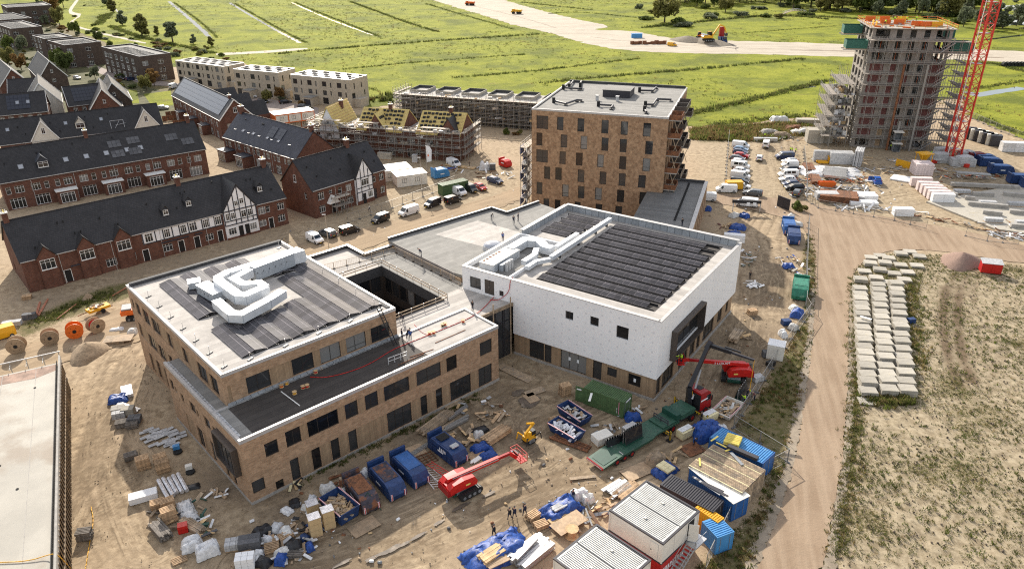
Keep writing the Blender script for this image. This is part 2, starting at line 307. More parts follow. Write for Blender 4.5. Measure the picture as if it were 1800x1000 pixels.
for T in TR:
 T=P2(T);T=np.vstack([T[:1]]+[T[i]*(1-k)+T[i+1]*k for i in range(len(T)-1)for k in(np.linspace(.25,1,4)[:,None])])
 d=lined(GX,GY,T)+(NW-.5)*.5
 rut=np.maximum(rut,np.exp(-((d-.95)/.24)**2))
rut*=np.clip(fbm(GX,GY,11,77)*2.6-.6,0,1)
flow=np.full(GX.shape,99.);fade=np.zeros_like(GX)
for T in TR[:11]:flow=np.minimum(flow,lined(GX,GY,P2(smooth_px(T,2,False))))
fade=np.clip((7-flow)/4,0,1)*np.clip(near*2,0,1)*(1-fld)
GZ-=rut*.07;GZ*=near;GZ-=.05
for b in(ROAD,ROAD2):GZ-=soft(GX,GY,P2(b),1.0)*np.maximum(0,GZ+.06)*.95
weed=np.maximum(soft(GX,GY,P2(VERGE),2.0)*.95,fld*np.clip((fbm(GX,GY,9,41)-.42)*2.4,0,.55))
weed=np.maximum(weed,soft(GX,GY,P2([(20,575),(110,530),(190,500),(250,490),(240,520),(120,560),(30,600)]),1.5)*.8)
weed=np.maximum(weed,np.exp(-(lined(GX,GY,P2([(1493,480),(1500,600),(1498,720),(1488,800),(1470,900),(1450,1010)]))/1.5)**2)*.8)
weed=np.maximum(weed,fld*np.clip((GX-62)/60,0,1)*np.clip((110-GY)/50,0,1)*.5)
for T in([(1668,470),(1655,560),(1668,640),(1700,700)],[(1692,470),(1680,560),(1694,640),(1722,690)]):rut=np.maximum(rut,1.9*np.exp(-(lined(GX,GY,P2(smooth_px(T,2,False)))/.8)**2)*fld*np.clip(fbm(GX,GY,5,19)*2,.5,1))
weed=np.maximum(weed,soft(GX,GY,P2([(1225,215),(1420,222),(1460,210),(1450,235),(1330,250),(1225,252)]),3)*.7)
weed=np.maximum(weed,soft(GX,GY,P2([(-300,-40),(120,-40),(230,90),(320,150),(520,200),(700,200),(640,220),(430,215),(290,215),(120,195),(-200,250)]),5)*.75)
mud=soft(GX,GY,P2(SITEM),6)*.85*np.clip(fbm(GX,GY,18,51)*2.2-.35,0.25,1)
mud=np.maximum(mud,soft(GX,GY,P2([(1420,250),(1500,260),(1830,255),(1830,340),(1640,330),(1530,350),(1430,300)]),6)*.12)
mud=np.maximum(mud,soft(GX,GY,P2([(40,520),(240,470),(520,405),(560,440),(240,500),(60,560)]),4)*.5)
fld=np.maximum(fld,.55*np.maximum(soft(GX,GY,P2([(1225,240),(1800,260),(1830,430),(1400,380),(1240,345)]),5),soft(GX,GY,P2([(640,260),(930,300),(930,360),(760,400),(560,470),(520,420),(690,350)]),4)))
gme=npmesh('ground',np.stack([GX.ravel(),GY.ravel(),GZ.ravel()],1),[(0,0,0,0)],[])
ii=(np.arange(ny-1)[:,None]*nx+np.arange(nx-1)[None]).ravel()
bpy.data.meshes.remove(gme);gme=npmesh('ground',np.stack([GX.ravel(),GY.ravel(),GZ.ravel()],1),np.stack([ii,ii+1,ii+1+nx,ii+nx],1),[])
ca=gme.color_attributes.new('mask','FLOAT_COLOR','POINT');ca.data.foreach_set('color',np.stack([weed,mud,fld,rut],-1).reshape(-1).astype(np.float32))
cb=gme.color_attributes.new('flow','FLOAT_COLOR','POINT');cb.data.foreach_set('color',np.stack([flow,fade,fade,fade],-1).reshape(-1).astype(np.float32))
gme.polygons.foreach_set('use_smooth',[True]*len(gme.polygons))
def groundmat():
 m,t,n,l,p=nt('sandy_ground');ge=N(t,'ShaderNodeNewGeometry');pos=ge.outputs['Position']
 at=N(t,'ShaderNodeAttribute',attribute_name='mask');sp=N(t,'ShaderNodeSeparateColor');l.new(at.outputs['Color'],sp.inputs[0]);rutv=at.outputs['Alpha']
 f1=noise(t,pos,.12,6,.62);f2=noise(t,pos,.9,6,.68);f3=noise(t,pos,5.0,4,.7)
 sand=mixc(t,ramp(t,f2,.32,.68),(.235,.17,.105),(.47,.365,.24));sand=mixc(t,ramp(t,f1,.38,.66),sand,(.37,.28,.185))
 fieldc=mixc(t,ramp(t,f2,.35,.65),(.225,.178,.112),(.385,.318,.215));sand=mixc(t,sp.outputs[2],sand,fieldc)
 mudc=mixc(t,ramp(t,f2,.3,.7),(.055,.042,.03),(.16,.122,.085));col=mixc(t,mth(t,'MULTIPLY',sp.outputs[1],mth(t,'MULTIPLY_ADD',ramp(t,f1,.3,.65),.6,.4)),sand,mudc)
 st=N(t,'ShaderNodeMapping');st.vector_type='TEXTURE';st.inputs['Rotation'].default_value=(0,0,R_(40));st.inputs['Scale'].default_value=(5,.5,1);l.new(pos,st.inputs[0])
 sk=ramp(t,noise(t,st.outputs[0],1.0,4,.6),.42,.7);col=mixc(t,mth(t,'MULTIPLY',sk,mth(t,'MULTIPLY_ADD',sp.outputs[1],.4,.12)),col,(.35,.27,.18))
 col=mixc(t,mth(t,'MULTIPLY',rutv,.75),col,(.14,.1,.062))
 fa=N(t,'ShaderNodeAttribute',attribute_name='flow');fs=N(t,'ShaderNodeSeparateColor');l.new(fa.outputs['Color'],fs.inputs[0]);fc=N(t,'ShaderNodeCombineXYZ');l.new(mth(t,'ADD',fs.outputs[0],mth(t,'MULTIPLY',f1,1.2)),fc.inputs[0]);l.new(mth(t,'MULTIPLY',noise(t,pos,.06,1),9.0),fc.inputs[1])
 fn=noise(t,fc.outputs[0],2.6,4,.7);fk=mth(t,'MULTIPLY',fs.outputs[1],ramp(t,noise(t,pos,.25,3),.3,.6));col=mixc(t,mth(t,'MULTIPLY',mth(t,'MULTIPLY',ramp(t,fn,.52,.66),fk),.8),col,(.13,.095,.06));col=mixc(t,mth(t,'MULTIPLY',mth(t,'MULTIPLY',ramp(t,fn,.47,.33),fk),.6),col,(.45,.35,.235))
 weedc=mixc(t,ramp(t,f3,.3,.7),(.07,.065,.022),(.12,.11,.035));weedc=mixc(t,ramp(t,f2,.4,.62),weedc,(.17,.135,.07))
 wv=mth(t,'ADD',sp.outputs[0],mth(t,'MULTIPLY',mth(t,'SUBTRACT',f3,.5),1.5));wv=mth(t,'ADD',wv,mth(t,'SUBTRACT',f2,.5));col=mixc(t,mth(t,'MULTIPLY',ramp(t,wv,.42,.62),ramp(t,sp.outputs[0],.03,.2)),col,weedc)
 peb=ramp(t,noise(t,pos,11,2,.5),.66,.74);col=mixc(t,mth(t,'MULTIPLY',peb,.5),col,(.46,.4,.32))
 peb2=ramp(t,noise(t,pos,7,3,.6),.64,.7);col=mixc(t,mth(t,'MULTIPLY',peb2,.6),col,(.1,.075,.05))
 l.new(col,p.inputs['Base Color']);p.inputs['Roughness'].default_value=.92;p.inputs['Specular IOR Level'].default_value=.15
 h=mth(t,'ADD',mth(t,'MULTIPLY',f2,.6),mth(t,'MULTIPLY',f3,.45));bump(t,h,.55,.12);return m
gme.materials.append(groundmat());gro=bpy.data.objects.new('ground',gme);C.objects.link(gro);gro['kind']='structure'
def jag(P,step,amp,seed=1,closed=True):
 P=np.asarray(P);Q=[];n=len(P);r=np.random.default_rng(seed)
 for i in range(n if closed else n-1):
  a,b=P[i],P[(i+1)%n];L=hypot(*(b-a));k=max(1,int(L/step));d=(b-a)/max(L,1e-6);nn=np.array([-d[1],d[0]])
  for j in range(k):Q.append(a+(b-a)*j/k+nn*r.normal(0,amp)*(0 if closed is False and j==0 else 1))
 if not closed:Q.append(P[-1])
 return np.array(Q)
def sheet(name,P,z,m,kind='structure'):
 me=bpy.data.meshes.new(name);bm=bmesh.new();vs=[bm.verts.new((x,y,z))for x,y in P];f=bm.faces.new(vs)
 if f.normal.z<0 or f.calc_area()and(f.normal_update()or f.normal.z<0):f.normal_flip()
 bmesh.ops.triangulate(bm,faces=bm.faces[:]);bm.to_mesh(me);bm.free()
 return obj(name,me,m,kind=kind)
def roadmat(name,c1,c2,edge,rot,sc=(.12,1.6)):
 m,t,n,l,p=nt(name);ge=N(t,'ShaderNodeNewGeometry');pos=ge.outputs['Position']
 st=N(t,'ShaderNodeMapping');st.vector_type='TEXTURE';st.inputs['Rotation'].default_value=(0,0,R_(rot));st.inputs['Scale'].default_value=(1/sc[0],1/sc[1],1);l.new(pos,st.inputs[0])
 f1=noise(t,st.outputs[0],.55,5,.6);f2=noise(t,pos,1.6,6,.7);f3=noise(t,pos,.1,4)
 col=mixc(t,ramp(t,f1,.35,.66),c1,c2);col=mixc(t,mth(t,'MULTIPLY',ramp(t,f2,.5,.75),.4),col,edge);col=mixc(t,mth(t,'MULTIPLY',ramp(t,f3,.42,.62),.35),col,tuple(x*1.15 for x in c2))
 peb=ramp(t,noise(t,pos,9,2,.5),.64,.72);col=mixc(t,mth(t,'MULTIPLY',peb,.35),col,tuple(x*.5 for x in c1))
 l.new(col,p.inputs['Base Color']);p.inputs['Roughness'].default_value=.92;p.inputs['Specular IOR Level'].default_value=.15;bump(t,mth(t,'ADD',f2,f1),.5,.12);return m
m_road=roadmat('packed_dirt_road',(.255,.182,.122),(.325,.242,.168),(.27,.215,.15),76)
m_road2=roadmat('sandy_dirt_road',(.26,.19,.12),(.36,.27,.175),(.17,.125,.085),42)
m_shoulder=roadmat('gravel_shoulder',(.22,.18,.135),(.32,.265,.2),(.16,.13,.1),80,(1,1))
sheet('dirt_road',jag(P2(smooth_px(ROAD)),.5,.10,2),.03,m_road)
SH=[(1440,1030),(1465,900),(1482,800),(1490,690),(1492,560),(1494,490),(1508,490),(1505,560),(1502,690),(1496,800),(1483,900),(1463,1030)]
sheet('road_shoulder',jag(P2(smooth_px(SH)),.35,.16,3),.022,m_shoulder)
SH2=[(1318,1030),(1352,950),(1388,850),(1408,760),(1417,690),(1430,600),(1434,500),(1426,500),(1418,600),(1402,690),(1390,760),(1366,850),(1330,950),(1296,1030)]
sheet('road_shoulder',jag(P2(smooth_px(SH2)),.35,.2,4),.02,m_shoulder)
sheet('dirt_road',jag(P2(smooth_px(ROAD2)),.6,.22,5),.026,m_road2)
def meadowmat():
 m,t,n,l,p=nt('meadow_grass');ge=N(t,'ShaderNodeNewGeometry');pos=ge.outputs['Position']
 f1=noise(t,pos,.014,4,.6);f2=noise(t,pos,.09,6,.7);f3=noise(t,pos,.7,5,.7);f4=noise(t,pos,.035,5,.65)
 st=N(t,'ShaderNodeMapping');st.vector_type='TEXTURE';st.inputs['Rotation'].default_value=(0,0,R_(118));st.inputs['Scale'].default_value=(80,7,1);l.new(pos,st.inputs[0]);f5=noise(t,st.outputs[0],1.0,3,.6)
 col=mixc(t,ramp(t,f2,.33,.68),(.15,.172,.014),(.275,.28,.03));col=mixc(t,mth(t,'MULTIPLY',ramp(t,f5,.36,.66),.45),col,(.245,.265,.028))
 col=mixc(t,mth(t,'MULTIPLY',ramp(t,f4,.46,.64),.7),col,(.085,.105,.02));col=mixc(t,mth(t,'MULTIPLY',ramp(t,f3,.46,.7),.36),col,(.07,.09,.014))
 col=mixc(t,mth(t,'MULTIPLY',ramp(t,noise(t,pos,.05,6,.75),.6,.72),.55),col,(.15,.115,.05))
 l.new(col,p.inputs['Base Color']);p.inputs['Roughness'].default_value=.95;p.inputs['Specular IOR Level'].default_value=.1;bump(t,f3,.9,.5);return m
m_meadow=meadowmat()
MEAD=[(-1200,-60),(-40,60),(90,38),(150,62),(235,92),(305,118),(420,108),(560,158),(650,190),(700,182),(800,165),(940,205),(1000,225),(1215,222),(1330,215),(1420,206),(1462,200),(1560,195),(1690,170),(1705,205),(1800,245),(2300,330)]
mp=[tuple(g(*q)[:2])for q in MEAD]
mp=np.array(mp);far=np.array([(2200,300),(3000,3800),(-3000,3800),(-2400,500)])
sheet('meadow',np.vstack([jag(mp,1.6,.8,6,False),far]),.012,m_meadow)
m_sandr=roadmat('sand_track',(.37,.32,.25),(.46,.405,.325),(.29,.24,.175),-8,(.03,.5))
SANDR=[(715,-14),(790,10),(860,31),(905,46),(960,56),(1020,75),(1090,89),(1180,94),(1350,96),(1500,101),(1660,104),(1840,114),(1840,93),(1660,84),(1480,78),(1290,72),(1240,74),(1165,66),(1110,54),(1035,54),(1078,47),(1020,36),(962,22),(900,6),(850,-14)]
sheet('sand_road',jag(P2(smooth_px(SANDR,1)),3,.7,8),.05,m_sandr)
m_rutd=mat('dark_wheel_rut',(.22,.17,.12),.9,var=.2,sc=.3)
for k,q in enumerate([[(1000,60),(1100,74),(1260,84),(1420,88),(1620,92),(1820,101)],[(800,4),(880,22),(940,38),(1000,57)],[(1335,88),(1480,90),(1640,96),(1840,107)]]):
 a=P2(smooth_px(q,2,False));dn=np.gradient(a,axis=0);dn/=np.linalg.norm(dn,axis=1)[:,None];nn=np.stack([-dn[:,1],dn[:,0]],1);w=[.5,.6,1.3][k]
 sheet('wheel_rut',jag(np.vstack([a+nn*w,(a-nn*w)[::-1]]),3,.25,20+k),.056,m_rutd)
m_water,_t,_,_l,_p=nt('ditch_water');_p.inputs['Base Color'].default_value=(.03,.035,.03,1);_p.inputs['Roughness'].default_value=.06;_p.inputs['Specular IOR Level'].default_value=.8
bump(_t,noise(_t,N(_t,'ShaderNodeNewGeometry').outputs['Position'],.6,3),.06,.05)
def strip(name,px,w,z,m,jagamp=.3,w1=None):
 a=P2(smooth_px(px,2,False));dn=np.gradient(a,axis=0);dn/=np.linalg.norm(dn,axis=1)[:,None];nn=np.stack([-dn[:,1],dn[:,0]],1)
 ww=np.linspace(w,w if w1 is None else w1,len(a))[:,None]/2
 return sheet(name,jag(np.vstack([a+nn*ww,(a-nn*ww)[::-1]]),2.5,jagamp,len(px)*7+int(w*10)),z,m)
for q,w in[([(283,-8),(320,22),(352,50),(380,77)],2.6),([(382,-8),(440,28),(500,62),(545,84)],2.0),([(484,-8),(560,27),(620,50),(676,70)],1.3),([(185,0),(205,18),(228,45)],1.5),([(1690,172),(1745,163),(1830,150)],5),([(1380,158),(1460,148)],3),([(1000,70),(1065,82)],4),([(1690,76),(1800,62),(1850,56)],3)]:
 strip('ditch_water',q,w,.03,m_water)
sheet('pond_water',jag(P2([(1712,30),(1750,27),(1830,27),(1830,44),(1760,46),(1718,40)]),6,1.5,9),.03,m_water)
sheet('pond_water',jag(P2([(1735,13),(1790,9),(1840,8),(1840,19),(1770,19)]),6,1.5,10),.03,m_water)
sheet('footpath',jag(P2(smooth_px([(137,-4),(120,18),(122,26),(140,28),(118,42),(142,52),(200,66),(256,78),(256,75),(200,63),(144,49),(124,41),(147,26),(128,22),(126,18),(142,-4)],1)),3,.2,11),.04,mat('pale_footpath',(.4,.35,.27),.9))
sheet('footpath',jag(P2(smooth_px([(380,98),(450,95),(540,88),(540,84),(450,91),(380,94)],1)),3,.2,12),.04,bpy.data.materials['pale_footpath'])
m_pave=mat('grey_brick_paving',(.27,.22,.19),.9,var=.12,sc=.8)
sheet('pavement',P2([(200,128),(250,150),(310,152),(420,185),(470,200),(560,205),(560,190),(420,165),(320,148),(250,138),(220,122)]),.03,m_pave)
sheet('pavement',P2([(60,60),(110,95),(170,128),(205,140),(200,128),(160,112),(100,75),(70,55)]),.034,m_pave)
m_gard=roadmat('garden_soil',(.06,.065,.028),(.13,.12,.06),(.19,.17,.13),20,(.5,.7))
sheet('garden_ground',jag(P2([(-60,40),(60,38),(110,66),(180,96),(240,146),(300,165),(312,206),(200,240),(60,236),(-60,250)]),2,.6,15),.016,m_gard)
sheet('garden_ground',jag(P2([(330,215),(400,195),(440,215),(560,205),(560,230),(440,240),(350,236)]),2,.6,16),.016,m_gard)
sheet('lawn',P2([(252,166),(300,160),(305,186),(268,188)]),.036,m_meadow)
sheet('lawn',P2([(226,158),(241,160),(245,182),(232,183)]),.036,m_meadow)
def tufts(name,XY,h,w,k,mats,lean=.35,seed=1,z=0.0):
 r=np.random.default_rng(seed);n=len(XY);hh=(h*(.5+r.random(n)))[:,None];V=np.zeros((n,k,3,3));a=r.random((n,k))*2*pi
 off=(r.random((n,k))**.5*w)[...,None]*np.stack([np.cos(a),np.sin(a)],-1);c=XY[:,None,:]+off
 b=r.random((n,k))*2*pi;e=np.stack([np.cos(b),np.sin(b)],-1)*(h*.22*(.6+r.random((n,k))))[...,None]
 V[:,:,0,:2]=c-e;V[:,:,1,:2]=c+e;V[:,:,2,:2]=c+off*lean+r.normal(0,h*.25,(n,k,2));V[:,:,2,2]=hh*(.7+.6*r.random((n,k)));V[...,2]+=z-.02
 f=np.arange(n*k*3).reshape(-1,3);mi=np.repeat(r.integers(0,len(mats),n),k)
 me=npmesh(name,V.reshape(-1,3),f,mats,mi);o=bpy.data.objects.new(name,me);C.objects.link(o);o['kind']='stuff';return o
def leafmat(name,c,tr=.35):
 m,t,n,l,p=nt(name);ge=N(t,'ShaderNodeNewGeometry');f=noise(t,ge.outputs['Position'],.8,3)
 col=mixc(t,ramp(t,f,.3,.7),tuple(x*.7 for x in c),tuple(x*1.35 for x in c));l.new(col,p.inputs['Base Color']);p.inputs['Roughness'].default_value=.8;p.inputs['Specular IOR Level'].default_value=.15
 tb=N(t,'ShaderNodeBsdfTranslucent');l.new(col,tb.inputs[0]);mx=N(t,'ShaderNodeMixShader');mx.inputs[0].default_value=tr
 l.new(p.outputs[0],mx.inputs[1]);l.new(tb.outputs[0],mx.inputs[2]);l.new(mx.outputs[0],n['Material Output'].inputs[0]);return m
l_green=leafmat('weed_green',(.11,.13,.03));l_olive=leafmat('weed_olive',(.15,.145,.05));l_straw=leafmat('dry_straw',(.24,.185,.08));l_dark=leafmat('dark_reed',(.085,.1,.03));l_mid=leafmat('reed_green',(.13,.165,.035));l_brown=leafmat('brown_sedge_leaf',(.19,.125,.055))
def scatter(poly,n,seed,dens=None):
 P=P2(poly);r=np.random.default_rng(seed);lo,hi=P.min(0),P.max(0);q=lo+(hi-lo)*r.random((n*3,2));q=q[inside(q[:,0],q[:,1],P)]
 if dens is not None:q=q[r.random(len(q))<dens(q[:,0],q[:,1])]
 return q[:n]
tufts('field_scrub',scatter(SCRUB,15000,5,lambda x,y:np.clip((fbm(x,y,9,41)-.3)*2.4,.06,1)*np.clip(1-.0*x,0,1)),.15,.17,8,[l_green,l_olive,l_straw,l_dark,l_dark],seed=2)
tufts('field_scrub',scatter(SCRUB,1600,6,lambda x,y:np.clip((fbm(x,y,12,43)-.35)*3,.1,1)),.26,.3,10,[l_green,l_olive,l_dark],seed=22)
tufts('verge_weeds',scatter(VERGE,7500,8,lambda x,y:np.clip(fbm(x,y,4,61)*2-.5,.1,1)),.28,.28,11,[l_green,l_olive,l_straw,l_dark,l_brown],seed=3)
def along(px,dens,w,seed):
 a=P2(smooth_px(px,2,False));r=np.random.default_rng(seed);L=np.concatenate([[0],np.cumsum(np.hypot(*np.diff(a,axis=0).T))]);n=int(L[-1]*dens);s=r.random(n)*L[-1]
 return np.stack([np.interp(s,L,a[:,0]),np.interp(s,L,a[:,1])],1)+r.normal(0,w/2,(n,2))
tufts('roadside_weeds',along([(1500,470),(1505,520),(1507,600),(1505,720),(1498,800),(1484,900),(1462,1020)],13,1.3,4),.24,.3,11,[l_green,l_straw,l_olive,l_olive],seed=5)
tufts('slab_weeds',along([(1510,705),(1560,706),(1615,700)],30,1.4,5),.5,.4,12,[l_green,l_olive,l_straw],seed=6)
tufts('slab_weeds',along([(1625,690),(1610,600),(1600,520),(1612,480)],9,1.6,6),.35,.4,10,[l_green,l_olive,l_straw],seed=7)
tufts('site_weeds',np.vstack([along([(40,580),(120,540),(240,500)],26,2.2,7),along([(455,884),(620,800),(800,720),(868,678)],7,.7,9)]),.28,.3,9,[l_green,l_olive,l_dark],seed=8)
BANK=[([(290,-6),(330,22),(366,50),(392,78)],1.6,.8),([(390,-6),(448,27),(510,62),(556,84)],1.8,.9),([(488,-8),(566,25),(630,50),(690,74)],2.2,1.0),([(590,-6),(660,20),(720,42),(800,66)],3.2,1.4),([(720,-2),(790,20),(860,40),(930,60)],3.4,.9),([(440,100),(560,88),(680,79),(800,70),(900,64),(980,58)],4.2,1.5),([(560,128),(660,116),(760,108),(860,100),(960,94)],3.4,1.0),([(760,140),(860,132),(960,124),(1060,110),(1160,100)],3.6,1.2),([(900,152),(1010,140),(1130,130),(1230,122),(1330,112),(1460,100)],4.6,1.5),([(1180,210),(1260,190),(1340,172),(1420,150),(1480,138)],5.5,1.5),([(1215,226),(1300,214),(1380,206),(1440,200)],7.0,1.2),([(1100,52),(1180,45),(1280,34),(1380,26),(1500,40)],4.5,2.2),([(1290,60),(1340,56),(1420,50),(1500,44)],3.2,.8),([(1690,160),(1745,152),(1830,138)],4.0,1.2),([(1690,66),(1760,56),(1840,46)],4,1.0),([(1690,118),(1740,108),(1800,128),(1840,130)],5,1.2),([(940,28),(1010,20),(1100,30),(1180,38)],3.4,1.0),([(880,0),(980,12),(1080,22)],4,1.2),([(400,100),(330,84),(270,72),(220,58),(180,40)],5.5,1.5),([(650,182),(690,170),(720,160)],12,2.4),([(560,145),(620,150),(690,165)],4,1.0),([(1700,200),(1760,222),(1820,246)],5,1.2),([(160,40),(200,20),(150,60)],7,1.6),([(1350,30),(1500,30),(1690,60)],8,1.5)]
for k,(q,w,h)in enumerate(BANK):
 tufts('reed_bank',along(q,2.4 if w<5 else 5,w*.42,100+k),h*.5,.8,7,[l_dark,l_mid,l_olive,l_dark],seed=200+k)
def meadowd(x,y):return np.clip((fbm(x,y,38,91)-.4)*3.4,.03,1)*~inside(x,y,P2(SANDR))
tufts('meadow_tufts',scatter([(140,0),(1800,0),(1800,240),(1440,205),(1215,222),(940,200),(700,180),(300,116)],9500,31,meadowd),.5,.75,6,[l_dark,l_mid,l_olive,l_brown],seed=9)
tufts('brown_sedge',scatter([(1215,226),(1430,214),(1440,234),(1350,250),(1215,246)],1800,33),.8,.8,7,[l_brown,l_olive,l_straw,l_mid],seed=10)
m_wet=mat('wet_mud',(.11,.083,.06),.62,var=.3,sc=1.2,c2=(.24,.19,.14),cov=.5,spec=.4,bmp=.15)
def blob(px,rx,ry,an,z,m,seed):
 c=g(*px);t=np.linspace(0,2*pi,60,endpoint=False);r=1+.45*(fbm(np.cos(t)*2+seed*9,np.sin(t)*2+seed,1.2,seed)-.5)*2;x,y=rx*r*np.cos(t),ry*r*np.sin(t);return sheet('wet_mud_patch',np.stack([c.x+x*cos(an)-y*sin(an),c.y+x*sin(an)+y*cos(an)],1),z,m)
for k,(x,y,rx,ry)in enumerate(((690,965,1.3,.35),(655,980,.9,.25),(672,972,.7,.2),(735,942,1.0,.22),(712,955,.7,.2),(810,890,1.3,.25),(930,705,1.8,1.1),(600,990,1.0,.25),(910,690,1.0,.7),(772,918,.8,.2),(860,868,1.0,.22))):blob((x,y),rx,ry,R_(38),.03+.001*k,m_wet,k+3)
def litter(name,XY,smin,smax,mats,seed,flat=.35):
 r=np.random.default_rng(seed);n=len(XY);sx=smin+(smax-smin)*r.random(n)**2.2;sy=sx*(.25+.6*r.random(n));h=sx*flat*(.2+r.random(n));a=r.random(n)*6.28;ca,sa=np.cos(a),np.sin(a);V=np.zeros((n,8,3))
 for i,(ux,uy,uz)in enumerate(((-1,-1,0),(1,-1,0),(1,1,0),(-1,1,0),(-1,-1,1),(1,-1,1),(1,1,1),(-1,1,1))):
  x=ux*sx/2*(1-.25*uz*r.random(n));y=uy*sy/2*(1-.25*uz*r.random(n));V[:,i,0]=XY[:,0]+x*ca-y*sa;V[:,i,1]=XY[:,1]+x*sa+y*ca;V[:,i,2]=-.02+uz*(h+.02)
 F=np.array([(4,5,6,7),(0,1,5,4),(1,2,6,5),(2,3,7,6),(3,0,4,7)]);f=(np.arange(n)[:,None,None]*8+F).reshape(-1,4);mi=np.repeat(r.integers(0,len(mats),n),5)
 o=bpy.data.objects.new(name,npmesh(name,V.reshape(-1,3),f,mats,mi));C.objects.link(o);o['kind']='stuff'
LM=[m_plank,m_lgrey,m_white,m_ply,m_dgrey,m_freshwood,m_rust,m_grey]
SITEB=[(640,640),(880,680),(1150,720),(1290,560),(1330,430),(1405,440),(1405,560),(1290,745),(1190,820),(1000,880),(800,1000),(400,1000),(330,860),(460,890),(870,690)]
clod=mat('dirt_clod',(.15,.115,.08),.95,var=.4,sc=1);clod2=mat('dark_dirt_clod',(.085,.065,.045),.95,var=.4,sc=1)
litter('site_litter',scatter(SITEB,1300,71,lambda x,y:np.clip((fbm(x,y,9,17)-.45)*5,.02,1)),.05,.5,LM,72)
litter('site_litter',scatter([(640,250),(940,330),(900,380),(700,420),(560,440),(400,480),(60,600),(120,560),(480,420),(520,400),(690,350)],420,73),.05,.4,LM,74)
litter('site_litter',scatter([(1220,380),(1420,380),(1400,280),(1280,250),(1420,225),(1560,270),(1700,300),(1800,300),(1640,400),(1420,350)],500,75),.06,.55,LM,76)
litter('dirt_clods',scatter([(-20,700),(200,540),(340,640),(440,900),(900,640),(1150,720),(1340,430),(1410,560),(1280,760),(960,1010),(130,1010),(125,700)],4200,77,lambda x,y:np.clip((fbm(x,y,6,27)-.42)*4,.02,1)),.03,.17,[clod],78,.6)
litter('dirt_clods',scatter([(1500,470),(1800,470),(1800,1000),(1460,1000)],3000,79),.04,.25,[clod,clod2],80,.7)
WM={}
def winmesh(w,h,nx,nz,b,d,sill):
 k=('w',round(w,2),round(h,2),nx,nz,b,sill)
 if k not in WM:
  m=MB();m.box(0,-.0,0,w,d,b);m.box(0,0,h-b,w,d,h);m.box(0,.001,b,b,d,h-b);m.box(w-b,.001,b,w,d,h-b)
  xs=[w*i/nx for i in range(1,nx)]if isinstance(nx,int)else[w*q for q in nx];zs=[h*i/nz for i in range(1,nz)]if isinstance(nz,int)else[h*q for q in nz]
  for x in xs:m.box(x-b*.45,.004,b,x+b*.45,d-.004,h-b)
  for z in zs:m.box(b,.008,z-b*.35,w-b,d-.008,z+b*.35)
  if sill:m.box(-.06,-.12,-.07,w+.06,.05,-.005)
  WM[k]=m.mesh('window')
  p=MB();p.add([(b*.5,d*.5,b*.5),(w-b*.5,d*.5,b*.5),(w-b*.5,d*.5,h-b*.5),(b*.5,d*.5,h-b*.5)],[(0,1,2,3)]);WM[k+('p',)]=p.mesh('pane')
 return WM[k],WM[k+('p',)]
STY={'cas':(3,(.7,),.075,m_wpaint,1),'cas2':(2,(.68,),.075,m_wpaint,1),'cas1':(1,(.6,),.075,m_wpaint,1),'slide':(4,(.78,),.09,m_wpaint,0),'dark':(2,1,.07,m_frame,0),'darkl':((.45,),(.3,),.07,m_frame,0),'dark1':(1,1,.07,m_frame,0),'dark3':(3,1,.07,m_frame,0),'dark4':(4,(.75,),.07,m_frame,0),'tall':(1,(.3,),.08,m_frame,0),'pair':(2,(.35,),.08,m_frame,0),'brw':(2,1,.1,m_bronze,0),'slit':(1,1,.06,m_frame,0)}
def window(parent,p,a,w,h,style,reveal=.14,glass=None,kind='window'):
 nx,nz,b,m,sill=STY[style];fm,pm=winmesh(w,h,nx,nz,b,.08,sill);key=(fm.name,m.name)
 if key not in WM:
  me=fm if not fm.materials else fm.copy()
  me.materials.clear();me.materials.append(m);WM[key]=me
 loc=Vector(p)+Vector((-sin(a),cos(a),0))*reveal
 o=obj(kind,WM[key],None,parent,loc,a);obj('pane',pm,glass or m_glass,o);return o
def wall(mb,p,a,L,z0,z1,ops,dep=.3):
 """outer face along direction a from p, openings (s, z, w, h); reveals dep deep"""
 o=mb.M;mb.M=Matrix.Translation((p[0],p[1],0))@Matrix.Rotation(a,4,'Z')
 X=sorted({0,L,*[round(q[0],3)for q in ops],*[round(q[0]+q[2],3)for q in ops]});Z=sorted({z0,z1,*[round(q[1],3)for q in ops],*[round(q[1]+q[3],3)for q in ops]})
 X=[x for x in X if 0<=x<=L];Z=[z for z in Z if z0<=z<=z1]
 for i in range(len(X)-1):
  for j in range(len(Z)-1):
   cx,cz=(X[i]+X[i+1])/2,(Z[j]+Z[j+1])/2
   if any(q[0]<cx<q[0]+q[2]and q[1]<cz<q[1]+q[3]for q in ops):continue
   mb.add([(X[i],0,Z[j]),(X[i+1],0,Z[j]),(X[i+1],0,Z[j+1]),(X[i],0,Z[j+1])],[(0,1,2,3)])
 for q in ops:
  x,z,w,h=q[:4]
  mb.add([(x,0,z),(x+w,0,z),(x+w,0,z+h),(x,0,z+h),(x,dep,z),(x+w,dep,z),(x+w,dep,z+h),(x,dep,z+h)],[(0,4,5,1),(1,5,6,2),(2,6,7,3),(3,7,4,0)])
 mb.M=o
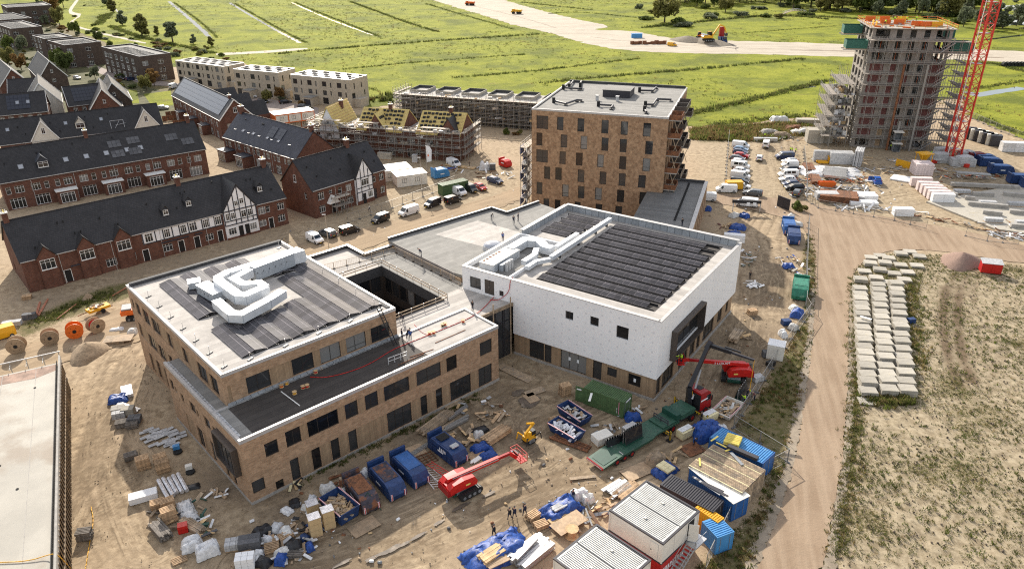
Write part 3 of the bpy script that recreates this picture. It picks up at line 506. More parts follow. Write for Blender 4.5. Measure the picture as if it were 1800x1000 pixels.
def facade(parent,mb,p,a,L,z0,z1,ops,reveal=.14):
 """ops: (s, z, w, h, style)"""
 wall(mb,p,a,L,z0,z1,ops);e=Vector((cos(a),sin(a),0));inn=Vector((-sin(a),cos(a),0));p=Vector((p[0],p[1],0))
 for q in ops:
  s,z,w,h,st=q[:5];at=p+e*s+Vector((0,0,z))
  if st=='wood':obj('wood_panel',MB().box(0,0,0,w,.05,h),m_wood,parent,at+inn*(q[5]if len(q)>5 else.06),a)
  elif st=='hole':obj('doorway',MB().box(0,0,0,w,.02,h),m_dark,parent,at+inn*.28,a)
  elif st=='odoor':
   k=('od',w,h)
   if k not in WM:WM[k]=MB().box(0,0,0,.09,.14,h).box(w-.09,0,0,w,.14,h).box(.09,0,h-.09,w-.09,.14,h).mesh('door_frame');WM[k+(1,)]=MB().box(.09,.2,0,w-.09,.22,h-.09).mesh('doorway')
   o=obj('door_frame',WM[k],m_wpaint,parent,at-inn*.02,a);obj('doorway',WM[k+(1,)],m_dark,o)
  elif st=='brd':
   o=obj('door',MB().box(0,0,0,w/2-.02,.06,h).box(w/2+.02,0,0,w,.06,h),m_bronze,parent,at+inn*.08,a);obj('handle',MB().box(w/2-.12,-.06,h*.45,w/2-.07,0,h*.55),m_steel,o)
  elif st=='gdoor':
   o=obj('door',MB().box(0,0,0,w,.06,h),m_anth,parent,at+inn*.12,a);obj('handle',MB().box(w-.16,-.05,h*.45,w-.1,0,h*.52),m_steel,o)
  else:window(parent,at,a,w,h,st,reveal)
def gable_roof(L,h,ridge,dep,over=.25,thick=.22,z=None,n=1):
 """roof slab pair, ridge along x, base line y=0..dep, eave height h"""
 m=MB();half=dep/2;s=(ridge-h)/half;x0,x1=-over,L+over;e=over
 t=thick
 for sg in(0,1):
  ya=-e if not sg else dep+e;za=h-e*s;yr,zr=half,ridge
  a=[(x0,ya,za),(x1,ya,za),(x1,yr,zr),(x0,yr,zr)];b=[(x,y,zz-t)for x,y,zz in a]
  if sg:a=a[::-1];b=b[::-1]
  m.add(a+b,[(0,1,2,3),(7,6,5,4),(0,4,5,1),(1,5,6,2),(2,6,7,3),(3,7,4,0)])
 return m
def chimney(parent,x,y,z,w=.9,h=1.6,pots=3):
 c=obj('chimney',MB().box(-w/2,-w/2,-1.2,w/2,w/2,h),m_red,parent,(x,y,z));obj('chimney_cap',MB().box(-w/2-.12,-w/2-.12,h+.002,w/2+.12,w/2+.12,h+.14),m_wpaint,c)
 for k in range(pots):obj('chimney_pot',MB().tube((-w/3+k*w/3,0,h+.14),(-w/3+k*w/3,0,h+.6),.12,8,.09),[m_steel,m_yellow,m_steel][k%3],c)
VENT=MB().tube((0,0,-.1),(0,0,.32),.09,8).tube((0,0,.3),(0,0,.42),.16,8).mesh('roof_vent');SKY={}
def on_roof(x,y,h,ridge,dep):s=(ridge-h)/(dep/2);return h+s*min(y,dep-y)
def roof_vent(parent,x,y,z):return obj('roof_vent',VENT,m_black,parent,(x,y,z))
def skylight(parent,x,y,z,tilt,w=.9,h=1.2,m=None):
 k=(w,h)
 if k not in SKY:SKY[k]=(MB().box(-w/2,0,0,-w/2+.1,h,.1).box(w/2-.1,0,0,w/2,h,.1).box(-w/2+.1,0,0,w/2-.1,.1,.1).box(-w/2+.1,h-.1,0,w/2-.1,h,.1).mesh('skylight'),MB().add([(-w/2+.1,.1,.06),(w/2-.1,.1,.06),(w/2-.1,h-.1,.06),(-w/2+.1,h-.1,.06)],[(0,1,2,3)]).mesh('pane'))
 o=obj('skylight',SKY[k][0],m or m_grey,parent,(x,y,z),rot=(tilt,0,0));obj('pane',SKY[k][1],m_skyg,o);return o
m_skyg=mat('skylight_glass',(.3,.32,.36),.08,var=.1,spec=.9)
m_solr=mat('roof_solar_panel',(.03,.033,.045),.25,var=.2,sc=1);m_solg=mat('grey_solar_panel',(.14,.15,.17),.3,var=.2,sc=.6,c2=(.24,.25,.27),cov=.55)  # second panel is a grey variant, lighter and blotchier than the first
SOLM={}
def roof_solar(parent,x0,y0,nx,ny,h,ridge,dep,pw=1.05,ph=1.65,m=None):
 s=(ridge-h)/(dep/2);tl=math.atan(s);k=(pw,ph)
 if k not in SOLM:SOLM[k]=MB().box(0,0,.05,pw-.05,ph-.05,.11).mesh('solar_panel')
 for i in range(nx):
  for j in range(ny):
   y=y0+j*ph*cos(tl);obj('solar_panel',SOLM[k],m or m_solr,parent,(x0+i*pw,y,h+s*y),rot=(tl,0,0))
def dormer(parent,x,y,h,ridge,dep,w=1.2,hh=1.3,wall_m=None,roof_m=None,st='cas2'):
 """small gabled dormer whose front stands at roof point (x,y)"""
 z=on_roof(x,y,h,ridge,dep);s=(ridge-h)/(dep/2);d=(hh+w*.5)/s+.3;m=MB()
 o=obj('dormer',m.extr([(-w/2,-.4),(w/2,-.4),(w/2,hh),(0,hh+w*.55),(-w/2,hh)],0,d),wall_m or m_wpaint,parent,(x,y,z))
 r=MB()
 for sg in(-1,1):
  a=[(sg*(w/2+.18),-.2,hh-.16),(0,-.2,hh+w*.55+.08),(0,d+.5,hh+w*.55+.08),(sg*(w/2+.18),d+.5,hh-.16)];b=[(q[0],q[1],q[2]+.12)for q in a]
  r.add(a+b,[(0,1,2,3),(7,6,5,4),(0,4,5,1),(1,5,6,2),(2,6,7,3),(3,7,4,0)])
 obj('dormer_roof',r,roof_m or m_tile,o);window(o,(-w/2+.14,0,.1),0,w-.28,hh-.15,st,-.05);return o
def house(name,label,o,ang,L,dep,h,ridge,front,back=(),left=(),right=(),wm=None,rm=None,group='brick terraced houses',cat='row houses',plinth=.0):
 t=thing(name,label,cat,(o[0],o[1],0),R_(ang),group);wb=MB();wm=wm or m_red
 facade(t,wb,(0,0),0,L,-.3,h-.12,list(front));facade(t,wb,(L,dep),pi,L,-.3,h-.12,list(back))
 for(p,a,ops)in(((0,dep),-pi/2,left),((L,0),pi/2,right)):
  facade(t,wb,p,a,dep,-.3,h-.12,[q for q in ops if q[1]+q[3]<h-.15])
  e=Vector((cos(a),sin(a),0));A=Vector((p[0],p[1],h-.12));B=A+e*dep;T=A+e*dep/2+Vector((0,0,ridge-h-.1));wb.add([A,B,T],[(0,1,2)])
  for q in ops:
   if q[1]+q[3]>=h-.15:window(t,A+e*q[0]+Vector((0,0,q[1]-h+.12)),a,q[2],q[3],q[4],-.06)
 obj('wall',wb,wm,t);obj('roof',gable_roof(L,h,ridge,dep),rm or m_tile,t)
 obj('ridge_tile',MB().tube((-.2,dep/2,ridge+.02),(L+.2,dep/2,ridge+.02),.13,6),m_tile,t)
 obj('gutter',MB().box(-.1,-.32,h-.34,L+.1,-.2,h-.2),m_gutter,t)
 for x in range(6,int(L)-2,9):obj('downpipe',MB().tube((x,-.08,0),(x,-.08,h-.3),.05,6),m_gutter,t)
 return t
def crossgable(t,x0,x1,y,proj,h,ridge,dep,top,wm,rm=None,name='cross_gable'):
 """a gabled front bay between x0 and x1 standing proj proud of the front wall, its roof running back into the main roof"""
 w=x1-x0;s=(ridge-h)/(dep/2);back=(top-h)/s+.2;m=MB();m.extr([(0,-.3),(w,-.3),(w,h-.1),(w/2,top-.12),(0,h-.1)],-proj,.4)
 o=obj(name,m,wm,t,(x0,y,0));r=MB();e=.22
 for sg in(0,1):
  sl=(top-h)/(w/2);xa=-e if not sg else w+e;za=h-e*sl
  a=[(xa,-proj-.15,za),(w/2,-proj-.15,top),(w/2,back,top),(xa,back*.15,za)]if True else 0
  b=[(q[0],q[1],q[2]+.2)for q in a];r.add(a+b,[(0,1,2,3),(7,6,5,4),(0,4,5,1),(1,5,6,2),(2,6,7,3),(3,7,4,0)])
 obj('gable_roof',r,rm or m_tile,o);return o
t=house('terraced_house_row','long red brick terrace with one white half-timbered gable and three small brick gables',(-87.8,122.2),41.5,51.0,14.5,6.25,11.8,[(2.6,.9,2.3,1.7,'cas'),(6.1,.05,1.25,2.5,'odoor'),(10.3,.05,1.25,2.5,'odoor'),(13.4,.9,1.9,1.6,'cas'),(17,.9,1.9,1.6,'cas'),(20.1,.05,1.25,2.5,'odoor'),(24,.9,1.9,1.6,'cas'),(27,.05,1.25,2.5,'odoor'),(30.2,.05,1.25,2.5,'odoor'),(32.6,.9,1.7,1.5,'cas'),(35.1,.05,1.2,2.5,'odoor'),(44.4,.9,1.6,1.5,'cas2'),(44.5,3.6,1.7,1.7,'cas'),(46.3,3.7,.9,1.5,'cas1'),(48.9,3.6,1.6,1.6,'cas'),(46.5,.05,1.15,2.4,'odoor'),(48.7,.9,1.7,1.6,'cas')],left=[(3.5,1,1.2,1.6,'cas1')])
for x in(2.5,9.1,15.6):crossgable(t,x,x+3.0,0,.4,6.2,11.8,14.5,8.1,m_red,name='small_brick_gable');window(t,(x+.3,-.4,3.7),0,2.4,1.9,'cas',-.06)
for x in(7.4,23.9,30.5):obj('canopy_rail',MB().box(x,-.35,2.95,x+(5.4 if x==23.9 else 1.6),-.01,3.1),m_timber,t)
def halftimber(t,x0,x1,z0,z1,y,posts,rails):
 o=obj('timber_frame',MB().box(x0,y-.05,z0,x1,y-.001,z1),m_white,t)
 for p in posts:obj('timber',MB().box(p-.1,y-.1,z0,p+.1,y-.052,z1),m_timber,o)
 for z in rails:obj('timber',MB().box(x0,y-.105,z-.1,x1,y-.056,z+.1),m_timber,o)
 return o
halftimber(t,20.6,36.6,3.5,6.0,0,[20.7,23.1,24.6,26.4,27.8,29.6,31.0,32.4,33.8,35,36.5],[3.6,5.92])
for x in(21.1,24.75,28,29.8,32.55):window(t,(x,-.02,3.85),0,1.5 if x in(21.1,29.8)else 1.2,1.75,'cas',-.1)
window(t,(35.05,-.02,3.85),0,1.3,1.75,'cas',-.1)
gb=crossgable(t,36.9,44.1,0,.3,6.25,11.8,14.5,11.5,m_white,name='half_timbered_gable')
for z in(.35,):obj('brick_plinth',MB().box(-.03,-.36,-.3,7.23,-.301,.4),m_red,gb)
for(p,q)in(((0,-.34,3.1),(7.2,-.34,3.1)),((0,-.34,4.0),(7.2,-.34,4.0)),((0,-.34,6.2),(7.2,-.34,6.2)),((.1,-.33,3.1),(.1,-.33,6.1)),((7.1,-.33,3.1),(7.1,-.33,6.1)),((2.5,-.33,3.1),(2.5,-.33,9.9)),((3.6,-.33,2.9),(3.6,-.33,11.2)),((5,-.33,3.1),(5,-.33,9.3)),((1.3,-.33,4),(1.3,-.33,8)),((6.2,-.33,3.1),(6.2,-.33,7.5)),((0,-.35,6.2),(3.6,-.35,11.3)),((7.2,-.35,6.2),(3.6,-.35,11.3))):obj('timber',MB().bar(p,q,.07,.2),m_timber,gb)
for(x,z,w,h)in((.4,4.25,.8,1.5),(1.5,4.3,.9,1.4),(3.75,4.2,1.1,1.5),(5.15,4.2,.95,1.5),(2.65,7,.8,1.1),(3.8,7.2,.9,1.2)):window(gb,(x,-.3,z),0,w,h,'cas2',-.1)
for(x,z,w,h)in((.5,.95,1.7,1.5),(5.2,.95,1.5,1.5)):window(gb,(x,-.3,z),0,w,h,'cas',-.08)
for x in(2.75,4.3-.15):obj('doorway',MB().box(x,-.36,.02,x+.95,-.31,2.5),m_dark,gb)
for x,y in((26.5,1.9),(31.4,2.6),(46.5,2.2)):dormer(t,x,y,6.25,11.8,14.5,1.25,1.2,m_timber)
for x in(.6,31.5,50.2):chimney(t,x,7.25,11.7)
for x,y in((3,1.5),(8,4.8),(9,4.8),(10,2.4),(11,2.4),(15,4),(17.5,2.2),(24,4.6),(29,2.6),(31,5.2),(32,5.4),(31,3.3),(32,3.4),(38,6),(45,5),(46,5),(45.5,3),(46.3,3),(49,2)):roof_vent(t,x,y,on_roof(x,y,6.25,11.8,14.5))
fr=[]
for k in range(9):
 x=.3+k*5.1;fr+=[(x+.5,.15,3.1,2.5,'slide'),(x+.4,3.75,1.9,1.75,'cas'),(x+3.1,3.75,1.0,1.75,'cas1')]if k%2 else[(x+.5,.15,3.1,2.5,'slide'),(x+.3,3.75,1.0,1.75,'cas1'),(x+2.1,3.75,1.9,1.75,'cas')]
t=house('terraced_house_row','red brick terrace with white sliding doors and a long black roof of skylights',(-117.9,165.8),37.0,46.4,13.4,6.9,13.0,fr)
sl_=(13.0-6.9)/6.7
for x in(12.5,22.8,32.7):
 e=obj('extension',MB().box(x-2.2,-2.4,-.2,x+2.2,-.001,3.0),m_red,t);obj('flat_roof',MB().box(x-2.4,-2.6,3.0,x+2.4,-.001,3.16),m_wpaint,e);window(e,(x-1.6,-2.4,.15),0,3.1,2.4,'slide',-.05)
dormer(t,9.5,1.6,6.9,13.0,13.4,2.4,1.5,m_timber,m_timber)
for x in(5,14.5,19,23.5,28.3,31.5):skylight(t,x,2.0,on_roof(x,2.0,6.9,13.0,13.4),math.atan(sl_),1.1,1.3)
for x,y in((24.5,1.2),(28.5,1.2),(24.5,3.4),(29,3.6),(38,3),(41.5,1.5)):roof_solar(t,x,y,3,2,6.9,13.0,13.4,1.0,1.0,m_dgrey)
for x,y in((2,3.4),(9,4.6),(10,4.6),(17,5.4),(26,5.4)):roof_vent(t,x,y,on_roof(x,y,6.9,13.0,13.4))
for x in(20.5,45):chimney(t,x,6.7,12.9)
fr=[]
for k in range(8):fr+=[(1+k*5,.2,2.6,2.4,'slide'),(1.2+k*5,3.5,1.6,1.6,'cas'),(3.6+k*5,3.5,.9,1.6,'cas1')]
t=house('terraced_house_row','black roofed terrace with two cream gables and a cream dormer',(-140.6,202.4),30.4,41.7,12.5,6.0,11.4,fr)
for x in(7.6,34.2):
 c=crossgable(t,x,x+6.6,0,.25,6.0,11.4,12.5,11.0,m_cream,name='cream_gable');window(c,(2.9,-.25,7.6),0,.9,1.6,'cas2',-.05);window(c,(1,-.25,3.6),0,1.6,1.5,'cas',-.05);window(c,(4,-.25,3.6),0,1.6,1.5,'cas',-.05)
 [obj('bargeboard',MB().bar((x,-.43,5.9),(3.3,-.43,11.2),.06,.25),m_wpaint,c)for x in(-.2,6.8)]
dormer(t,20.3,1.8,6,11.4,12.5,2.4,1.5,m_cream)
for x in(2.5,16.8,26):skylight(t,x,3.1,on_roof(x,3.1,6,11.4,12.5),.71,.9,1.2)
for x,y in((5,3.8),(6.5,1.8),(13,4),(15,1.5),(22,4.5),(28,4.6),(23.5,1.4),(30,1.6)):roof_vent(t,x,y,on_roof(x,y,6,11.4,12.5))
obj('scaffold_frame',MB().tube((27.5,1.5,7),(32,1.5,7.6),.06).tube((28,.6,6.6),(28,1.6,8.6),.06).tube((31.5,.6,6.6),(31.5,1.6,8.6),.06).tube((28,1.6,8.6),(31.5,1.6,8.6),.06).tube((29,.6,6.6),(30.5,1.6,8.5),.05),m_steel,t)
fr=[]
for k in range(9):fr+=[(.9+k*5.2,3.7,.9,1.7,'cas1'),(2.4+k*5.2,3.7,1.8,1.7,'cas'),(1.6+k*5.2,.2,2.2,2.4,'cas')]
t=house('terraced_house_row','red brick terrace whose whole roof slope is covered by grey solar panels',(-118.7,265.2),-51.7,48.4,10.4,6.5,11.9,fr,right=[(2,3.2,1.2,1.7,'cas'),(4.6,8,1.2,1.6,'cas2')])
roof_solar(t,1.2,.8,42,4,6.5,11.9,10.4,1.06,1.5,m_solg)
[obj('bargeboard',MB().bar((48.7,y,6.1),(48.7,5.2,11.95),.08,.3),m_wpaint,t)for y in(-.3,10.7)]
for x in(12,24,36):e=obj('extension',MB().box(x-2,-2.6,-.2,x+2,-.001,3.0),m_red,t);obj('flat_roof',MB().box(x-2.1,-2.7,3,x+2.1,-.001,3.15),m_timber,e);window(e,(x-1.2,-2.6,.2),0,2.4,2.4,'slide',-.05)
for x in(7,20,33,44):chimney(t,1+x,5.2,11.8,.8,.9)if x in(44,)else None
for x0,x1 in((14,23),(27,36),(42,48)):c=obj('rear_wing',MB().box(x0,10.5,-.2,x1,16,6),m_red,t);obj('wing_roof',MB().extr([(0,5.8),(x1-x0,5.8),((x1-x0)/2,10)],0,7),m_tile,c,(x0,9,0))
fr=[]
for k in range(7):fr+=[(.7+k*4.8,3.5,.9,1.7,'cas1'),(2.1+k*4.8,3.5,1.7,1.7,'cas'),(1.4+k*4.8,.2,2.4,2.4,'slide')]
t=house('terraced_house_row','red brick terrace with a slate blue roof and a line of raised skylights',(-81.6,209.4),-41.0,35.0,12.6,6.0,11.9,fr,rm=m_tile2)
for k,x in enumerate((3.4,7.3,10.2,12.4,15.4,19.3,21.4,24.5,29.6)):skylight(t,x,2.1,on_roof(x,2.1,6,11.9,12.6)+.12,.55 if k%2 else.2,.9,1.1,m_steel)
roof_solar(t,18.4,2.7,2,3,6,11.9,12.6,1.5,1.1);roof_solar(t,22.2,2.7,2,3,6,11.9,12.6,1.5,1.1)
for x in(5.2,13.6,14.2):roof_vent(t,x,4.8,on_roof(x,4.8,6,11.9,12.6))
chimney(t,1.2,6.3,11.8,1.1,1.8);chimney(t,34.4,6.3,11.8,.9,1.5)
for x in(3,12):e=obj('extension',MB().box(x-2,-3,-.2,x+2.4,-.001,3),m_red,t);obj('flat_roof',MB().box(x-2.2,-3.2,3,x+2.6,-.001,3.16),m_timber,e);window(e,(x-1.5,-3,.1),0,3.1,2.5,'slide',-.05)
t=house('brick_house','red brick house with a white half-timbered bay and a scaffold at its porch',(-44.2,158.9),49.4,21.0,12.0,6.7,12.5,[(1.2,3.9,1.7,1.8,'cas'),(4.2,4.7,1,.9,'cas1'),(6.8,3.9,1.1,1.6,'cas1'),(9,3.9,1.7,1.7,'cas'),(17.1,4.1,.9,1.6,'cas1'),(19,4.1,1.5,1.7,'cas'),(1.2,.9,1.7,1.7,'cas'),(9.2,.9,1.7,1.7,'cas'),(19.1,.9,1.5,1.7,'cas'),(16.9,.05,1.1,2.5,'gdoor'),(4.6,.05,1.2,2.4,'odoor'),(7.1,.05,1.1,2.4,'odoor')],left=[(5.2,7.3,.9,1.7,'cas1'),(8.6,3.9,.9,1.6,'cas1')],cat='house',group=None)
c=crossgable(t,11.6,16.6,0,.6,6.7,12.5,12,10.9,m_white,name='half_timbered_bay')
obj('brick_plinth',MB().box(-.03,-.66,-.3,5.03,-.601,.9),m_red,c)
for(p,q)in(((0,-.64,3),(5,-.64,3)),((0,-.64,4),(5,-.64,4)),((0,-.64,6.4),(5,-.64,6.4)),((.1,-.63,.9),(.1,-.63,6.6)),((4.9,-.63,3),(4.9,-.63,6.6)),((1.5,-.63,.9),(1.5,-.63,8.6)),((2.6,-.63,6.3),(2.6,-.63,10.4)),((3.7,-.63,3),(3.7,-.63,8.2)),((0,-.65,6.6),(2.5,-.65,10.8)),((5,-.65,6.6),(2.5,-.65,10.8))):obj('timber',MB().bar(p,q,.07,.18),m_timber,c)
window(c,(1.5,-.6,4.4),0,2.2,1.6,'cas',-.1);window(c,(3.2,-.6,1.2),0,1.4,1.5,'cas',-.1);obj('doorway',MB().box(1.7,-.68,0,2.6,-.6,2.5),m_dark,c)
chimney(t,15,6,12.4)
for x,y in((2,4),(3,2),(9,4.4),(9.5,2),(14,4.2),(18.5,4),(19.5,1.8)):roof_vent(t,x,y,on_roof(x,y,6.7,12.5,12))
obj('porch_gable',MB().extr([(3.3,2.7),(6.1,2.7),(4.7,4.5)],-1.3,-.001),m_wpaint,t)
def small_house(label,ridge_px0,ridge_px1,ridge_z,half,eave,wm,rm,extra=0,gm=None):
 a,b=g(*ridge_px0,ridge_z),g(*ridge_px1,ridge_z);e=b-a;ang=atan2(e.y,e.x);L=e.length
 o=a-Vector((-sin(ang),cos(ang),0))*half
 t=house('brick_house',label,(o.x,o.y),degrees(ang),L,2*half,eave,ridge_z,[(1+k*2.6,3.3,1.3,1.5,'cas')for k in range(max(1,int((L-1.5)/2.6)))]+[(1+k*3.6,.3,2,2.2,'slide')for k in range(max(1,int((L-2)/3.6)))],left=[(half-1.6,3.2,1.2,1.5,'cas'),(half-.4,7,.8,1.2,'cas1'),(half-1.5,.4,2.6,1.9,'slide')],right=[(half-.6,3.2,1.3,1.5,'cas'),(half-.4,7,.8,1.2,'cas1')],wm=wm,rm=rm,cat='house',group='houses at the left edge')
 [obj('bargeboard',MB().bar((x,y,eave-.3),(x,half,ridge_z+.05),.1,.28),m_wpaint,t)for x in(-.3,L+.3)for y in(-.3,2*half+.3)]
 return t,L
t,L=small_house('house with wide black roof of dark solar panels at the left edge',(-30,169),(77,160),11,6,5.6,m_red,m_tile);roof_solar(t,L-11,1.2,6,4,5.6,11,12,1.1,1.4);roof_solar(t,L-20,1.2,5,4,5.6,11,12,1.1,1.4);skylight(t,L-8,2.6,on_roof(0,2.6,5.6,11,12)+.12,.73,1,1.3);skylight(t,L-5,2.6,on_roof(0,2.6,5.6,11,12)+.12,.73,1,1.3)
small_house('cream gabled house with a steep grey solar roof seen from its side',(67,147),(66,131),12,5.5,5.0,m_cream,m_tile)
t,L=small_house('house with black roof and a square of dark solar panels',(110,153),(176,146),11,6,5.6,m_red,m_tile);roof_solar(t,2,1,8,4,5.6,11,12,1.05,1.4)
small_house('brick gabled house with white edge boards facing the site',(178,157),(174,138),11.6,5,5.0,m_red,m_tile)
small_house('brown brick gabled house beside the small lawn',(196,146),(189,131),11.4,5,5.0,m_brown,m_tile)
small_house('dark brick gabled house with white edge boards near the hedge',(66,91),(86,108),11.4,5,5.2,m_brown,m_tile)
small_house('low wing with black roof behind the steep solar roof',(14,140),(62,137),9.5,5,5.2,m_red,m_tile)
small_house('red brick gable house cut by the left edge',(-4,102),(19,122),11,5,5.2,m_red,m_tile)
for q in(((292,206),(345,200)),((286,214),(352,206)),((305,222),(360,215))):
 c,a,L=gd(*q[0],*q[1]);t=thing('garden_fence','dark brown board fence between back gardens of the brick rows','fence',c,a,'garden fences')
 for k in range(int(L/1.8)):obj('fence_panel',MB().box(-L/2+k*1.8,-.03,0,-L/2+k*1.8+1.72,.03,1.8),m_rust,t)
AA=R_(42.4);A=thing('brick_school_building','tan brick building with two set-back tiers, timber panels and solar panels on its roof','school building',(-30.1,66.4,0),AA)
wb=MB();ZL,ZU=8.85,13.2
gf=[(.4,1.3,1.5,1.7,'dark1'),(3.1,.3,1.0,1.2,'slit'),(5.2,.35,1.1,3.1,'dark1'),(6.35,.35,1.6,3.1,'wood'),(8.0,.35,1.15,3.1,'dark1'),(9.2,.35,1.35,3.1,'wood'),(10.6,.35,1.15,3.1,'dark1'),(11.8,.35,1.2,3.1,'wood'),(13.05,.35,1.2,3.1,'dark1'),(14.3,.35,4.45,3.1,'wood'),(18.8,.35,3.8,3.1,'dark3'),(22.65,.35,1.4,3.1,'wood'),(24.1,.35,1.1,3.1,'dark1'),(25.25,.35,1.35,3.1,'wood'),(26.65,.35,1.1,3.1,'dark1'),(27.8,.35,1.25,3.1,'wood'),(29.1,.35,3.7,3.1,'dark3'),(32.85,.35,1.3,3.1,'wood'),(34.2,.35,2.5,3.1,'dark')]
f1=[(2.6,5.3,1.6,1.9,'dark1'),(5.2,5.3,1.9,2.2,'dark'),(7.15,5.3,.8,2.2,'wood'),(8.0,5.3,4.1,2.2,'dark3'),(12.15,5.3,.85,2.2,'wood'),(13.05,5.3,1.8,2.2,'darkl'),(14.9,5.3,.95,2.2,'wood'),(15.9,5.3,1.9,2.2,'darkl'),(17.85,5.3,.8,2.2,'wood'),(18.7,5.3,3.9,2.2,'darkl'),(22.65,5.3,1.05,2.2,'wood'),(23.75,5.3,4.0,2.2,'darkl'),(27.8,5.3,.85,2.2,'wood'),(28.7,5.3,1.8,2.2,'dark1'),(34.6,5.3,2.2,2.2,'dark1')]
facade(A,wb,(0,0),0,38,-.4,ZL,gf+f1)
ll=[(.8,5.4,1.2,1.6,'dark'),(2.3,5.6,.6,.9,'slit'),(4.3,5.2,.9,1.2,'dark1'),(7.3,5.3,1.8,1.5,'dark1'),(9.3,5.4,.7,1.1,'slit'),(11.8,5.3,1.7,1.6,'dark1'),(14.3,5.4,.8,1.3,'slit'),(8.0,.4,1.8,3.0,'dark'),(12.2,.4,1.0,3.0,'dark1'),(10.2,.4,1.6,3.0,'wood'),(16.0,.35,.9,2.7,'dark1'),(17,.35,1.0,2.7,'wood'),(18.1,.35,.9,2.7,'dark1'),(4.5,.4,2.6,3.0,'wood')]
facade(A,wb,(0,22.6),-pi/2,22.6,-.4,ZL,ll)
wall(wb,(38,0),pi/2,4.1,-.4,ZL,[]);wall(wb,(0,22.6),0,1.9,-.4,ZL,[])
up=[(.4,9.35,.4,2.2,'wood'),(2.7,9.35,3.0,2.3,'darkl'),(5.75,9.35,2.8,2.3,'wood'),(8.6,9.35,2.95,2.3,'dark'),(11.6,9.35,.85,2.3,'wood'),(12.5,9.35,2.95,2.3,'dark'),(15.5,9.35,.75,2.3,'wood'),(16.3,9.35,3.0,2.3,'darkl'),(19.35,9.35,.7,2.3,'wood'),(20.1,9.35,2.9,2.3,'darkl')]
facade(A,wb,(1.9,7.4),0,24.2,8.4,ZU,up)
L3=[(.9,10.1,.8,1.4,'slit'),(2.6,9.7,1.7,1.9,'dark1'),(5.5,9.5,2.4,2.2,'darkl'),(8.9,9.5,2.9,2.2,'dark3'),(11.85,9.5,2.8,2.2,'wood'),(14.7,9.5,1.6,2.2,'dark1'),(16.35,9.5,3.6,2.2,'wood'),(20.0,9.5,1.5,2.2,'dark1'),(21.55,9.5,3.2,2.2,'wood'),(24.8,9.3,2.9,2.4,'dark'),(27.75,9.3,.9,2.4,'wood'),(28.7,9.3,2.2,2.4,'dark')]
L2=[(1.4,5.6,.9,2.2,'dark1'),(2.35,5.6,2.8,2.2,'wood'),(5.2,5.4,2.9,2.2,'dark'),(8.15,5.4,.9,2.2,'wood'),(9.1,5.3,2.4,2.2,'dark'),(11.6,5.3,1.4,2.2,'wood'),(13.1,5.4,1.4,2.1,'dark1'),(15,5.4,1.3,2.1,'dark1')]
L1=[(3.2,.5,.9,3.0,'dark1'),(4.15,.5,1.8,3,'wood'),(6.0,.5,1.1,3.0,'dark1'),(7.15,.5,2.0,3,'wood'),(9.2,.5,1.0,3.0,'dark1'),(12,.5,1.4,3,'dark1')]
facade(A,wb,(1.9,40.2),-pi/2,32.8,-.4,ZU,L3+[q for q in L2+L1 if q[0]+q[2]<17.3])
wall(wb,(26.1,7.4),pi/2,32.8,8.4,ZU,[]);wall(wb,(26.1,40.2),pi,24.2,-.4,ZU,[])
obj('wall',wb,m_tan,A)
def slabroof(parent,x0,y0,x1,y1,z,m,cap=.16,capw=.32,capm=None,par=None,name='roof'):
 o=obj(name,MB().box(x0+.02,y0+.02,z-.4,x1-.02,y1-.02,z),m,parent)
 if cap:
  k=MB();w=capw;zb=z-.3;zt=z+cap
  k.box(x0-.05,y0-.05,zb,x1+.05,y0+w,zt).box(x0-.05,y1-w,zb,x1+.05,y1+.05,zt).box(x0-.05,y0+w,zb,x0+w,y1-w,zt).box(x1-w,y0+w,zb,x1+.05,y1-w,zt);obj('roof_edge',k,capm or m_cap,o)
 return o
ru=slabroof(A,1.9,7.4,26.1,40.2,ZU,m_feltw,.14,.3)
obj('parapet_upstand',MB().box(2.2,39.2,ZU,25.8,39.85,ZU+.5),m_capd,A);obj('parapet_upstand',MB().box(25.3,8.2,ZU,25.78,39.1,ZU+.12),m_capd,A)
m_split,_t,_,_l,_p=m_feltd,0,0,0,0
slabroof(A,.0,.0,38,7.35,ZL,m_feltd,.18,.3);obj('pale_roof_felt',MB().box(26.2,.32,ZL,37.7,11.4,ZL+.012),m_feltw,A)
obj('roof',MB().box(26.1,7.34,ZL-.4,37.98,11.6,ZL),m_feltw,A);obj('roof',MB().box(.02,7.36,ZL-.4,1.9,22.55,ZL),m_felt,A)
obj('roof_edge',MB().box(-.05,7.36,ZL-.3,.3,22.6,ZL+.18),m_cap,A);obj('walkway_felt',MB().box(.35,.35,ZL,1.8,22.4,ZL+.014),m_felt,A)
for k in range(26):obj('insulation_block',MB().box(2+k*.93,7.05,ZL+.02,2+k*.93+.86,7.38,ZL+.42),m_insul,A)
for k in range(30):obj('kerb_slab',MB().box(.32,1+k*.72,ZL+.02,.62,1+k*.72+.6,ZL+.1),m_lgrey,A)
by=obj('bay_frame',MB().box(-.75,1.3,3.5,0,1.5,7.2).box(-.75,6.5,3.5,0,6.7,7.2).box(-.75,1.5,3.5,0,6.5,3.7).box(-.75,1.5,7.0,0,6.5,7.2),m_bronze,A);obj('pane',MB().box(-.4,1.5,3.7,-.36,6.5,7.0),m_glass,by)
for y in(2.7,3.9,5.1):obj('mullion',MB().box(-.46,y-.05,3.7,-.3,y+.05,7.0),m_frame,by)
obj('plinth',MB().box(-.06,-.06,-.4,38.06,.001,.34).box(-.06,.001,-.4,.001,22.6,.34),m_concrete,A)
PAN=MB().box(0,0,0,1.0,1.68,.04).mesh('solar_panel')
